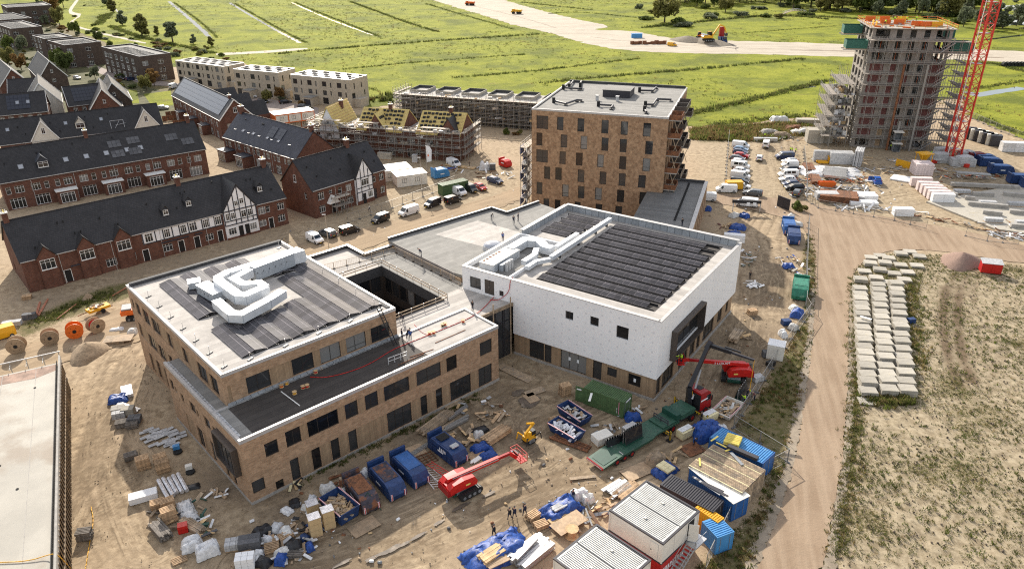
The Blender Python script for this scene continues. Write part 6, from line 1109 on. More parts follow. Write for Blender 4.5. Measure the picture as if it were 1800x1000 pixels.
park('smallvan',BLK,'black van beside the grey car, facing up the street',(598,415),(632,405),GS,m_logo);park('smallvan',BLK,'black van alone with sun glint on its bonnet',(685,384),(653,396),GS,m_logo)
park('van',WHT,'large white van between two black vans on the street',(737,371),(700,383),GS);park('smallvan',BLK,'plain black van just behind the large white van',(775,357),(746,368),GS);park('smallvan',BLK,'black van with round logo in front of the white and red cars',(781,361),(811,352),GS,m_logo)
park('van',WHT,'white van parked against the green container',(790,335),(822,348),GS);park('smallvan',DGR,'dark van between a white van and a red car',(814,330),(841,343),GS);park('car',RED,'red car in the street row near the green container',(832,327),(857,339),GS,cat='car')
park('estate',DBL,'dark blue estate car alone at the end of the street',(855,317),(886,326),GS);park('van',WHT,'white van behind the white site cabins',(784,286),(812,298),GS)
GP='cars in the left row of the site car park';GQ='cars in the right row of the site car park'
for(k,p_,x,y,lab)in(('van',WHT,1302,260,'white van at the far end of the left car park row'),('car',LBL,1302,266,'pale blue car second from the far end of the left row'),('car',DBL,1301,271,'blue grey car beside the red car'),('car',RED,1303,277,'red car in the left car park row'),('car',GRY,1296,282,'grey car nearer than the red car in the left row'),('car',WHT,1299,288,'white car between the grey car and a white van'),('crewvan',WHT,1301,296,'white van with rear side windows in the left row'),('car',WHT,1303,304,'white car between two white vans in the left row'),('van',WHT,1301,314,'white van beside the dark car in the left row'),('estate',BLK,1300,322,'dark car between a white van and the yellow trailer'),('car',WHT,1304,331,'white car behind the yellow trailer')):
 park(k,p_,lab,(x-15,y-1.5),(x+15,y+2),GP)
for(k,p_,x,y,lab)in(('crewvan',DBL,1379,279,'dark blue van at the far end of the right car park row'),('car',SIL,1388,287,'pale sedan second in the right car park row'),('smallvan',WHT,1388,294,'white small van in the right row beside a dark car'),('estate',BLK,1387,301,'dark car before the white van in the right row'),('crewvan',WHT,1385,311,'white van with red mark in the right car park row'),('car',WHT,1384,319,'white hatchback beside the white van in the right row'),('car',DBL,1390,327,'dark blue car behind the black estate'),('estate',BLK,1396,333,'black estate car near the end of the right row')):
 park(k,p_,lab,(x+15,y),(x-16,y+.5),GQ)
park('estate',GRY,'grey car standing askew at the near end of the car park',(1395,350),(1407,335));park('van',WHT,'white van beside the yellow trailer, facing left',(1294,338),(1258,337));park('estate',GRY,'grey estate car crossing below the car park',(1341,345),(1304,341))
park('van',WHT,'white van half hidden behind the brick annex',(1257,353),(1222,351));park('van',WHT,'white van with glinting bonnet behind the black gate beam',(1330,364),(1294,360));park('van',WHT,'white van seen from behind at the top of the car park',(1344,264),(1348,252));park('car',WHT,'white car driving up the middle of the car park',(1333,288),(1336,275))
park('van',YEL,'yellow van cut by the left edge of the site track',(16,590),(-20,601));park('van',YEL,'small yellow van on the far sand road',(1174,81),(1189,82))
t=thing('box_trailer','yellow box trailer in front of the white van in the car park','trailer',g(1289,334),R_(2));obj('box',MB().box(-2,-1,.5,2,1,2.3),m_ypaint,t);obj('drawbar',MB().bar((2,0,.6),(3.1,0,.6),.1),m_steel,t)
for x in(-.5,.5):
 for y in(-1,1):obj('wheel',TY,m_black,t,(x,y,.33))
c,a,L=gd(1545,330,1534,312);t=vehicle('suv',BLU,'blue pickup with white stripes and an open door in the storage yard','pickup',(c.x,c.y,.02),a)
obj('load_bed',MB().box(-2.9,-.9,.4,-1.2,.9,1.0).box(-2.8,-.8,1.0,-1.3,.8,1.02),BLU,t);obj('open_door',MB().box(.2,.95,.4,.25,1.9,1.5),BLU,t)
for y in(-.3,.3):obj('bonnet_stripe',MB().box(1.2,y-.12,1.06,2.0,y+.12,1.08),WHT,t)
GF='cars on the far housing streets'
for(k,p_,r,f,lab)in(('estate',BLK,(206,139),(224,142),'dark car outside the nearest dark brown row'),('estate',DBL,(222,143),(240,140),'dark blue car beside the dark car at the brown row'),('van',WHT,(298,158),(312,152),'white van on the path behind the solar roof'),('car',SIL,(277,193),(296,192),'pale car beside the small lawn'),('smallvan',WHT,(450,197),(455,187),'white van glinting beside the orange cabin'),('estate',BLK,(456,180),(470,182),'black car beside the small tree at the beige row'),('estate',BLK,(494,183),(510,181),'black car in front of the beige row garage'),('car',WHT,(436,173),(448,172),'white car by the carport of the beige row'),('car',WHT,(130,138),(142,141),'white car near the hedge on the far street'),('car',GRY,(527,190),(541,190),'grey car near the last beige row')):
 park(k,p_,lab,r,f,GF)
PM={}
def person_mesh(pose):
 sk={'pel':(0,0,.93,.13),'bel':(0.01,0,1.08,.125),'che':(0,0,1.3,.15),'nk':(0,0,1.5,.06),'hd':(.02,0,1.6,.085),'tp':(.02,0,1.7,.08),'ns':(.115,0,1.62,.018)}
 lean={'bend':.75,'walk':.06}.get(pose,.0);kn={'walk':(.28,-.22),'bend':(.05,-.05)}.get(pose,(.02,-.02));arm={'walk':(-.22,.25),'bend':(.35,.4),'reach':(.1,.45)}.get(pose,(.05,.05))
 ed=[('pel','bel','j'),('bel','che','j'),('che','nk','s'),('nk','hd','s'),('hd','tp','s'),('hd','ns','s')]
 for i,sg in enumerate((-1,1)):
  n='lr'[i];sw=kn[i]
  sk.update({n+'hip':(0,sg*.1,.88,.095),n+'kne':(sw*.55+.04,sg*.11,.5,.065),n+'ank':(sw-.02*(sw<0),sg*.11,.1+(.06 if sw<-.1 else 0),.045),n+'toe':(sw+.17,sg*.12,.045,.04)})
  ed+=[('pel',n+'hip','t'),(n+'hip',n+'kne','t'),(n+'kne',n+'ank','t'),(n+'ank',n+'toe','b')]
  up=pose=='reach' and sg>0;aw_=arm[i]
  sk.update({n+'sho':(0,sg*.19,1.42,.068),n+'elb':(aw_*.4,sg*.26,1.16 if not up else 1.4,.05),n+'wri':(aw_+.06,sg*.25,.93 if not up else 1.58,.034),n+'pal':(aw_+.09,sg*.245,.86 if not up else 1.65,.032)})
  ed+=[('che',n+'sho','j'),(n+'sho',n+'elb','j'),(n+'elb',n+'wri','j'),(n+'wri',n+'pal','s')];px,py,pz,_=sk[n+'pal'];dz=1 if up else-1
  for f,(ox,L)in enumerate(((.045,.05),(.03,.085),(.01,.095),(-.01,.088),(-.03,.07))):
   sk[f'{n}f{f}a']=(px+ox,py+(.0 if f else-sg*.02),pz+dz*L*.55,.011);sk[f'{n}f{f}b']=(px+ox+.012,py-sg*.012,pz+dz*L,.009);ed+=[(n+'pal',f'{n}f{f}a','s'),(f'{n}f{f}a',f'{n}f{f}b','s')]
 names=list(sk);co=[]
 for q in names:
  x,y,z,r=sk[q]
  if lean and z>.95 or(lean and q[1:]in('elb','wri','pal')or lean and q[1:2]=='f'):
   dz=z-.93;x,z=x*cos(lean)+dz*sin(lean),.93+dz*cos(lean)-x*sin(lean)
  co.append(Vector((x,y,z)))
 me=bpy.data.meshes.new('body');me.from_pydata(co,[(names.index(a),names.index(b))for a,b,_ in ed],[]);o=bpy.data.objects.new('body',me);C.objects.link(o)
 md=o.modifiers.new('skin','SKIN');md.use_smooth_shade=True
 for i,q in enumerate(names):v=me.skin_vertices[0].data[i];v.radius=(sk[q][3],)*2;v.use_root=q=='pel'
 sb=o.modifiers.new('sub','SUBSURF');sb.levels=1;sb.render_levels=1
 dg=bpy.context.evaluated_depsgraph_get();r=bpy.data.meshes.new_from_object(o.evaluated_get(dg));bpy.data.objects.remove(o)
 sg_=[(co[names.index(a)],co[names.index(b)],c)for a,b,c in ed];mi=[]
 for p in r.polygons:
  c=p.center;best=min(sg_,key=lambda s:(c-(s[0]+(s[1]-s[0])*max(0,min(1,(c-s[0]).dot(s[1]-s[0])/((s[1]-s[0]).length_squared+1e-9))))).length);mi.append('sjtb'.index(best[2]))
 r.materials.clear()
 for k in range(4):r.materials.append(m_skin)
 r.polygons.foreach_set('material_index',mi);r.polygons.foreach_set('use_smooth',[True]*len(r.polygons))
 return r,co[names.index('hd')],lean
def cap_mesh(brim):
 m=MB();n=10
 for k in range(4):
  for j in range(n):a=2*pi*j/n;th=k*pi/6.6;m.v.append((cos(a)*.118*cos(th),sin(a)*.108*cos(th),.12*sin(th)))
 for k in range(3):
  for j in range(n):m.f.append((k*n+j,k*n+(j+1)%n,(k+1)*n+(j+1)%n,(k+1)*n+j))
 m.f.append(tuple(3*n+j for j in range(n)));m.mi=[0]*len(m.f)
 if brim:m.box(.09,-.08,-.01,.19,.08,.01)
 return m.mesh('helmet' if brim else 'hair')
CAPH,CAPR=cap_mesh(True),cap_mesh(False);VEST={}
def person(pose,px,heading,jacket,trousers,hat,label,z=0.0,group=None,loc=None):
 if pose not in PM:PM[pose]=person_mesh(pose)
 r,hd,lean=PM[pose];key=(pose,jacket.name,trousers.name)
 if key not in PM:
  b=r.copy()
  for i_,q in enumerate((m_skin,jacket,trousers,m_black)):b.materials[i_]=q
  PM[key]=b
 t=thing('person',label,'person',loc if loc is not None else g(*px,z),R_(heading),group);obj('body',PM[key],None,t)
 hp=hd+Vector((.09*sin(lean),0,.065*cos(lean)))
 if hat:obj('helmet',CAPH,hat,t,hp,rot=(0,lean,0))
 else:obj('hair',CAPR,m_hair,t,hp,rot=(0,lean,0))
 return t
person('walk',(895.5,913),62,m_blackw,m_navy,m_blackpl,'person in black jacket with green print walking, left of the trio');person('walk',(904,911),65,m_navy,m_navy,m_hwhite,'person in navy with a white helmet walking in the middle of the trio');person('walk',(922,906),60,m_navy,m_navy,m_hblue,'person in navy with a blue helmet walking ahead of the trio');person('walk',(868,943),60,m_blackw,m_blackw,m_grey,'person in black with a grey cap walking alone behind the trio')
person('stand',(1318,491),-90,m_blackw,m_blackw,m_horange,'person in black with an orange helmet standing behind the white hall');person('stand',(1346,486),-80,m_blackw,m_navy,None,'dark haired person in black on the sand behind the hall')if 0 else None
person('reach',(1308,710),170,m_hvis,m_navy,m_horange,'person in yellow vest with orange helmet guiding the crane load');person('bend',(1319,698),200,m_hvis,m_navy,m_hwhite,'person in yellow sleeves with white helmet at the glass rack');person('bend',(1326,704),160,m_rednet,m_navy,m_hwhite,'person in dark red leaning by the fence with a white helmet');person('stand',(1313,700),180,m_navy,m_navy,m_hwhite,'person in navy beside the glass rack with a white helmet')
person('bend',(1223,765),200,m_bluew,m_navy,m_hair,'person in blue jacket bending over the blue tarpaulin');person('bend',(1219,782),-70,m_bluew,m_navy,m_hair,'person in blue bending beside the green sheet');person('stand',(1232,741),190,m_blackw,m_navy,m_orange,'person in black at the rear wheel of the crane truck')
person('stand',(1007,880),40,m_navy,m_grey,m_hblue,'person in navy with blue cap leaning on the wrapped pallet');
for(px,z,lab,j)in(((707,597),ZL,'person in navy at the corner of the lower roof, left of three',m_navy),((716,596),ZL,'person in black crouching between two others on the lower roof',m_blackw),((722,598),ZL,'person in dark blue at the right of three on the lower roof',m_bluew),((709,566),ZL,'person in navy leaning over by the courtyard rail',m_navy),((831,546),ZK,'person in black on the roof near the rooftop machine',m_blackw),((884,424),ZM,'person in blue beside the plant well wall on the grey roof',m_bluew),((903,394),ZM,'person in navy on the grey roof, left of the pair',m_navy),((911,389),ZM,'person in navy on the grey roof, right of the pair',m_navy),((864,387),ZM,'person in grey bending on the raised grey roof',m_grey),((741,451),ZM,'person in navy kneeling on the grey roof beside boxes',m_navy),((1199,398),6.76,'person in black on the wet annex roof',m_blackw)):
 person('bend' if('bend' in lab or 'crouch' in lab or 'leaning' in lab or 'kneel' in lab)else 'stand',px,rU_(0,360),j,m_navy,m_hair,lab,z+.01)
person('walk',(650,372),200,m_unit,m_navy,None,'person in a white shirt walking in front of the brick house');person('stand',(825,293),0,m_blackw,m_blackw,m_hair,'person in black by the timber behind the cabins');person('stand',(725,275),0,m_blackw,m_navy,m_hvis,'person with a yellow helmet under the house scaffold')
for(px,lab)in(((1389,268),'person in yellow vest at the car park, left of three'),((1392,269),'person in yellow vest at the car park, middle of three'),((1398,270),'person in yellow vest at the car park, right of three'),((1344,243),'person in yellow trousers near the pipe pile at the car park'),((1565,263),'person in yellow vest at the ground hoist of the tower'),((1637,275),'person in yellow vest between the tower and the crane')):
 person('stand',px,200,m_hvis,m_navy,m_hwhite,lab)
for(x,y,lab)in((8.4,14,'leftmost'),(10.2,15,'second'),(11.6,14.2,'third'),(14.5,15.4,'rightmost'),(4,6,'crouching')):
 person('bend' if lab=='crouching' else 'stand',None,rU_(0,360),m_hvis,m_navy,m_hwhite,f'person in yellow vest on the tower top deck, {lab} of the group',loc=xw_(x,y,XH+.18))
person('walk',(1293,89),0,m_rednet,m_navy,m_hvis,'tiny person in red walking beside the far sand road')
def edge(a,b,z=0.0):
 p,q=g(*a,z),g(*b,z);e=q-p;return Vector((p.x,p.y,0)),atan2(e.y,e.x),e.length
def corr(mb,L,z0,z1,y,n,d=.045,flip=False):
 """corrugated sheet along x at y, n ribs"""
 xs_=[L*i/(4*n)for i in range(4*n+1)];ys_=[(0,0,d,d)[i%4]for i in range(4*n+1)]
 for i in range(4*n):a=[(xs_[i],y+ys_[i],z0),(xs_[i+1],y+ys_[i+1],z0),(xs_[i+1],y+ys_[i+1],z1),(xs_[i],y+ys_[i],z1)];mb.poly(a[::-1]if flip else a)
def container(label,a,b,H=2.6,W=2.44,L=None,m=None,roofm=None,cat='shipping container',z0=0.0,group=None,doors=True):
 o,an,l=edge(a,b,H+z0);L=L or l;t=thing('shipping_container',label,cat,(o.x,o.y,z0),an,group);m=m or m_cblue
 s=MB();corr(s,L-.2,.15,H-.12,.02,max(8,int(L/.3)));s.at(0,0,0);q=MB();corr(q,L-.2,.15,H-.12,W-.065,max(8,int(L/.3)),flip=True);obj('side_wall',s,m,t,(.1,0,0));obj('side_wall',q,m,t,(.1,0,0))
 obj('end_wall',MB().box(.02,.1,.12,.06,W-.1,H-.1),m,t);r=MB();n=int(L/.28)
 for i in range(n):r.box(.1+i*(L-.2)/n,.1,H-.07,.1+(i+.55)*(L-.2)/n,W-.1,H-.0)
 r.box(.05,.05,H-.12,L-.05,W-.05,H-.06);obj('roof',r,roofm or m,t)
 f=MB()
 for x in(0,L-.12):
  for y in(0,W-.12):f.box(x,y,0,x+.12,y+.12,H+.01)
 f.box(.12,0,0,L-.12,.1,.15).box(.12,W-.1,0,L-.12,W,.15).box(.12,0,H-.12,L-.12,.08,H).box(.12,W-.08,H-.12,L-.12,W,H).box(0,.12,H-.12,.1,W-.12,H).box(L-.1,.12,H-.12,L,W-.12,H).box(0,.12,0,.1,W-.12,.15).box(L-.1,.12,0,L,W-.12,.15);obj('frame',f,m,t)
 if doors:
  for k in(0,1):d=obj('door',MB().box(L-.06,.12+k*(W-.24)/2,.16,L-.02,.11+(k+1)*(W-.24)/2,H-.13),m,t);obj('lock_rod',MB().tube((L-.0,.5+k*1.2,.2),(L-.0,.5+k*1.2,H-.2),.03,6),m_steel,d)
 return t,L
t,L=container('green shipping container with an open door against the white hall',(1026,681),(1096.5,707),m=m_cgreen)
dr=obj('open_door',MB().box(-1.2,-.02,.15,0,.04,2.5),m_cgreen,t,rot=(0,0,R_(6)));obj('door_label',MB().box(-1.0,-.04,2.0,-.3,-.021,2.2),m_paper,dr);obj('pink_marking',MB().box(L-.72,-.012,.4,L-.64,.018,2.3),mat('pink_marking_paint',(.6,.2,.3),.5),t);obj('white_marking',MB().box(L-.98,-.012,.5,L-.93,.018,1.3),m_paper,t);obj('name_label',MB().box(L+.001,.7,2.1,L+.03,2.0,2.3),m_paper,t)
tag(obj('white_board',MB().cb(0,0,0,1.9,.3,.06),m_wpaint,None,g(1004,662,2.62)if 0 else g(1038,698,2.62),R_(75)),'white board lying across the edge of the green container','board')
container('dark grey shipping container with ribbed roof between the cabins and the blue store',(1160,851),(1254,900),2.62,2.44,m=m_anth,roofm=m_anth)
t,L=container('blue shipping container with a white flat roof under loose grey sheets',(1212,822),(1289,885),2.6,2.4,m=m_cblue);obj('white_roof_sheet',MB().box(-.1,-.1,2.62,L+.1,2.5,2.68),m_unit,t)
for k in range(7):tag(obj('roof_sheet',MB().box(0,0,0,3.2-.3*(k%3),.3,.05),[m_anth,m_lgrey,m_dgrey][k%3],None,g(1216+k*3,838+k*2,2.72+.05*k),R_(-52+4*(k%4))),f'loose grey sheet on the white roof of the blue container, number {k+1} from the edge' if 0 else 'long loose grey sheet lying on the white container roof','sheet','grey sheets on the white container roof')
container('pale blue shipping container with ribbed roof nearest the road verge',(1247,768),(1341,815),2.6,3.0,m=m_cblue,roofm=m_lblue)
container('small bright blue container behind the white cabins',(1234,916),(1249,932),2.4,2.2,L=2.6,m=m_lblue);container('yellow container squeezed between the cabins and the dark container',(1222,891),(1262,918),2.5,1.1,m=m_ypaint)
o,an,L=edge((1211,817),(1305,866),2.9);t=thing('slatted_canopy','timber slatted canopy roof spanning two containers beside the verge','canopy',(o.x,o.y,0),an);Wc=5.4
for k in range(34):obj('slat',MB().box(0,k*.16,2.86,L,k*.16+.1,2.9),m_pyel if k%9==0 else m_plank,t)
for k in range(6):obj('beam',MB().box(k*L/5.2,0,2.72,k*L/5.2+.08,Wc,2.855),m_plank,t)
for k in range(14):obj('wall_board',MB().box(L-.04,k*Wc/14,.05,L,k*Wc/14+.3,2.7),m_plank,t)
for x in(0,L-.12):obj('post',MB().box(x,0,0,x+.12,.12,2.7).box(x,Wc-.12,0,x+.12,Wc,2.7),m_plank,t)
obj('lower_sheet',MB().box(.2,.2,2.5,L-.2,Wc-.2,2.54),m_dgrey,t)
tag(obj('grey_gutter_section',MB().box(-1.9,-.3,0,1.9,.3,.4),m_anth,None,g(1305,797,2.95),R_(-40)),'dark grey foam block beam lying on the slatted canopy','beam');tag(obj('grey_board',MB().box(-1.2,-.2,0,1.2,.2,.06),m_grey,None,g(1295,806,2.95),R_(-72)),'grey board lying crosswise on the slatted canopy','board')
for k,(x,y,a_)in enumerate(((1230,812,80),(1268,782,-45),(1283,790,25),(1256,771,40))):tag(obj('yellow_batten',MB().box(-.7,-.09,0,.7,.09,.08),m_yellow,None,g(x,y,2.95),R_(a_)),['lone yellow batten at the near corner of the slatted canopy','yellow batten at the far edge of the canopy, pointing to the hall','yellow batten crossing another at the canopy edge','short yellow batten beside the blue tarpaulin heap'][k],'batten')
t=thing('insulation_bundle','bundle of yellow insulation rolls on the pale blue container','insulation',g(1288,777,2.65),R_(-30))
for k in range(6):
 for j in range(2):obj('roll',MB().tube((-.9,k*.33-.9,.17+j*.3),(.9,k*.33-.9,.17+j*.3),.17,8),m_yellow,t)
def cabin(label,a,b,z0,H=2.75,D=6.45,n=2,near=False):
 o,an,L=edge(a,b,z0+H);t=thing('site_cabin',label,'site cabin',(o.x,o.y,z0),an,'white site cabins');w=L/n if n>1 else L
 obj('wall',MB().box(.06,.06,.1,L-.06,D-.06,H-.12),m_unit,t)
 fr=MB()
 for x in(0,L-.14):
  for y in(0,D-.14):fr.box(x,y,0,x+.14,y+.14,H)
 obj('corner_post',fr,m_unit,t);obj('roof_frame',MB().box(-.03,-.03,H-.14,L+.03,.18,H+.02).box(-.03,D-.18,H-.14,L+.03,D+.03,H+.02).box(-.03,.18,H-.14,.18,D-.18,H+.02).box(L-.18,.18,H-.14,L+.03,D-.18,H+.02),m_anth,t);obj('base_frame',MB().box(-.02,-.02,0,L+.02,.12,.12).box(-.02,D-.12,0,L+.02,D+.02,.12).box(-.02,.12,0,.1,D-.12,.12).box(L-.1,.12,0,L+.02,D-.12,.12),m_anth,t)
 for k in range(2):
  y0,y1=.2+k*(D-.4)/2+.02,.2+(k+1)*(D-.4)/2-.12;r=MB();nr=13
  for i in range(nr):yy=y0+(y1-y0)*i/nr;r.box(.42,yy,H-.08,L-.42,yy+(y1-y0)/nr*.6,H-.005)
  q=obj('roof_sheet',r,m_uroof,t);obj('roof_base',MB().box(.19,y0,H-.16,L-.19,y1+.08,H-.11),m_anth,q);[obj('roof_gutter',MB().box(x,y0,H-.08,x+.2,y1,H),m_uroof,q)for x in(.2,L-.4)];obj('roof_vent',MB().box(L*.5-.12,(y0+y1)/2-.12,H,L*.5+.12,(y0+y1)/2+.12,H+.12),m_unit,q)
 dd=obj('door',MB().box(L-1.5,.03,.15,L-.55,.055,2.2),m_unit,t);obj('door_seam',MB().box(L-1.53,.045,.12,L-1.5,.058,2.2).box(L-.55,.045,.12,L-.52,.058,2.2).box(L-1.53,.045,2.2,L-.52,.058,2.23),m_lgrey,dd);obj('handle',MB().box(L-1.42,0,1.1,L-1.3,.03,1.2),m_black,dd)
 for y in(D*.33,D*.66):obj('wall_seam',MB().box(L-.058,y,.15,L-.05,y+.04,H-.15),m_lgrey,t)
 return t,an,L,D
t,an,L,D=cabin('upper white site cabin pair with ribbed grey roof and an open door',(1071,896),(1166,956),2.6)
od=obj('open_door',MB().box(0,0,.1,.06,1.0,2.3),m_unit,t,(L+.05,D-1.9,0),R_(-58));obj('doorway',MB().box(L-.05,D-1.9,.1,L-.03,D-.8,2.3),m_dark,t);obj('landing',MB().box(L+.02,D-2.3,-.15,L+1.3,D-.2,0),m_steel,t)
st=obj('stair',MB().bar((L+.2,D-2.3,-.1),(L+.2,D-6.0,-2.5),.06,.2).bar((L+1.2,D-2.3,-.1),(L+1.2,D-6.0,-2.5),.06,.2),m_steel,t)
for k in range(10):obj('step',MB().box(L+.2,D-2.6-k*.36,-.3-k*.24,L+1.2,D-2.34-k*.36,-.26-k*.24),m_steel,st)
for y0 in(L+.2,L+1.2):obj('handrail',MB().bar((y0,D-2.3,.95),(y0,D-6,-1.5),.05).bar((y0,D-2.3,.95),(y0,D-.3,.95),.05).bar((y0,D-6,-2.4),(y0,D-6,-1.5),.05).bar((y0,D-4,-1),(y0,D-4,-.1),.05).bar((y0,D-2.3,0),(y0,D-2.3,.95),.05),m_steel,st)
o,an,L=edge((1071,896),(1166,956),5.35);t=thing('site_store','red store unit under the upper white cabin pair','site cabin',(o.x,o.y,0),an);obj('body',MB().box(.05,.05,0,L-.05,6.4,2.58),m_ureds,t)
for k in range(9):obj('white_letter',MB().box(L-.049,.5+k*.42,.9+.1*(k%2),L-.03,.5+k*.42+.26,1.7),m_paper,t)
o_,an_,L_=edge((1049,920),(1141,981),5.35);nv=Vector((-sin(an_),cos(an_),0));tpt=o_-nv*6.45
def cabin_at(label,o,an,L,z0):
 tt,a2,l2,d2=cabin(label,(1071,896),(1166,956),z0);tt.location=(o.x,o.y,z0);tt.rotation_euler.z=an;return tt
cabin_at('nearest white site cabin pair with ribbed grey roof, cut by the bottom edge',tpt,an_,6.7,2.6);t=thing('site_store','red store unit under the nearest white cabin pair','site cabin',(tpt.x,tpt.y,0),an_);obj('body',MB().box(.05,.05,0,6.6,6.4,2.58),m_ureds,t)
def smallcabin(label,a,b,H,D,m,rm,wins=2,z0=0.0,om=None,grp=None):
 o,an,L=edge(a,b,H+z0);t=thing('site_cabin',label,'site cabin',(o.x,o.y,z0),an,grp);obj('wall',MB().box(.05,.05,.02,L-.05,D-.05,H-.1),m,t);obj('roof',MB().box(-.05,-.05,H-.1,L+.05,D+.05,H),rm,t)
 if om:
  for k in range(4):obj('frame_post',MB().box(k*(L-.2)/3,-.04,0,k*(L-.35)/3+.35,.04,H-.1),om,t)
  obj('frame_beam',MB().box(.2,-.045,0,L-.2,.045,.25).box(.2,-.045,H-.38,L-.2,.045,H-.11),om,t);obj('end_panel',MB().box(-.02,.1,.1,.049,D-.1,H-.15),om,t)
 for k in range(wins):window(t,(L*(k+.6)/(wins+.4)-.6,.0,1.0),0,1.2,1.1,'dark',.02)
 return t
smallcabin('upper orange framed white site cabin behind the slate roofed row',(482,203),(552,194),3,6,m_unit,m_unit,3,3.0,m_orange,'orange framed cabins');smallcabin('lower orange framed white site cabin under the other',(482,215),(552,207),2.95,6,m_unit,m_unit,3,0,m_orange,'orange framed cabins')
smallcabin('L shaped white cabin wing with cream roof nearest the street',(697,311),(751,304),2.9,5,m_unit,m_unit,2);smallcabin('white cabin with cream roof and grey windows behind the front wing',(672,302),(725,295),2.9,6,m_unit,m_unit,2)
def skip_closed(label,a,b,m,lid=None,group='closed skips beside the brick school',L=5.2,W=2.15,H=2.05,stripes=True):
 p,q=g(*a),g(*b);c=(p+q)/2;an=atan2((q-p).y,(q-p).x);t=thing('skip',label,'skip',(c.x,c.y,0),an,group);h=L/2
 obj('body',MB().extr([(-h,.15),(h,.15),(h+.15,.8),(h-.35,H*.9),(h-1.2,H),(-h+.5,H),(-h,1.3)],-W/2,W/2),m,t)
 for k in range(5):
  x=-h+.7+k*(L-1.4)/4
  for sg in(-1,1):obj('side_rib',MB().box(x-.06,sg*W/2-.05,.2,x+.06,sg*W/2+.05,H*.85),m,t)
 obj('lid',MB().box(-h+.7,-W/2+.2,H+.001,h-1.3,W/2-.2,H+.06),lid or m,t);obj('hook_plate',MB().box(-h-.25,-W/2,.15,-h+.05,W/2,H+.35),m,t);obj('side_rail',MB().box(-h,-W/2-.07,H*.56,h,-W/2-.051,H*.64).box(-h,W/2+.051,H*.56,h,W/2+.07,H*.64),m,t)
 obj('skid',MB().box(-h,-.6,0,h,-.4,.15).box(-h,.4,0,h,.6,.15),m_black,t);obj('white_mark',MB().box(-.6,-W/2-.075,1.0,.5,-W/2-.071,1.25),m_paper,t)
 if stripes:
  for sg in(-1,1):obj('hazard_strip',MB().box(h+.04,sg*W*.4-.1,.3,h+.17,sg*W*.4+.1,1.1),m_hazr,t)
 return t
t=skip_closed('rust covered dark skip, leftmost of the closed skips by the school',(622,858),(652,897),m_bluer,m_rust);obj('green_rope',MB().bar((1.6,-1.4,.1),(1.9,0,2.4),.06).bar((1.9,0,2.4),(2.9,1,0),.06),m_dkgreen,t)
t=skip_closed('blue skip with rust patched lid, second of the closed skips',(664,836),(700,876),m_bluep,m_bluer);t=skip_closed('bright blue skip with glossy lid, third of the closed skips',(702,817),(741,854),m_bluep,m_cblue)
t=skip_closed('blue compactor skip with white lettering, farthest of the closed skips',(769,785),(808,815),m_bluep,m_bluep);obj('hopper',MB().box(-1.6,-.7,2.26,-.4,.7,2.32),m_dark,t);obj('machine_panel',MB().box(1.0,-.5,2.2,1.7,.5,2.34),m_lgrey,t)
for k in range(4):obj('white_letter',MB().box(-.2+k*.35,-1.19,1.35,-.0+k*.35,-1.18,1.75),m_paper,t)
skip_closed('blue skip tipped beside the road fence, farther of two',(1383,398),(1388,415),m_cblue,None,'skips by the road fence',5,2.4);skip_closed('blue skip with white mark by the road fence, nearer of two',(1393,414),(1395,432),m_bluep,None,'skips by the road fence',5,2.4);skip_closed('green skip with pale streaked lid by the road fence',(1406,505),(1404,530),mat('green_skip_paint',(.02,.16,.1),.5,var=.3,sc=1.5,c2=(.2,.28,.2),cov=.6),None,'skips by the road fence',5.2,2.6,2.3,False)
for k,(x,y)in enumerate(((1727,285),(1738,291),(1757,304),(1792,321),(1815,330))):skip_closed(f'blue skip in the right yard, {["farthest of the line", "second of the line from the crane", "middle of the line", "fourth of the line, near the slab", "last of the line at the photo edge"][k]}',(x-12,y),(x+14,y+1),m_bluep,m_cblue,'blue skips in the right yard',5.5,2.4,2.2,False)
skip_closed('dark red box container beside the crane ballast',(1702,284),(1728,283),mat('dark_red_box',(.16,.02,.02),.6),None,None,5,2.4,2.4,False);skip_closed('small blue store box behind the white cabins',(764,313),(785,309),m_lblue,None,None,4,2.4,2.3,False);skip_closed('red waste container at the end of the street',(884,291),(893,294),m_redp,None,None,3,2,1.9,False)
container('green shipping container behind the parked white van',(778,327),(823,317),2.6,2.4,m=m_cgreen)
def heap(parent,n,rx,ry,z,mats,smin=.3,smax=1.6,name='loose_piece'):
 for k in range(n):
  x,y=rU_(-rx,rx),rU_(-ry,ry);f=max(0,1-(abs(x)/rx+abs(y)/ry)*.5);s=rU_(smin,smax)
  obj(name,MB().box(-s/2,-rU_(.05,.25),0,s/2,rU_(.05,.25),rU_(.04,.14)),random.choice(mats),parent,(x,y,z+f*rU_(.0,.5)),rot=(rG_(0,.25),rG_(0,.25),rR_()*3.14))
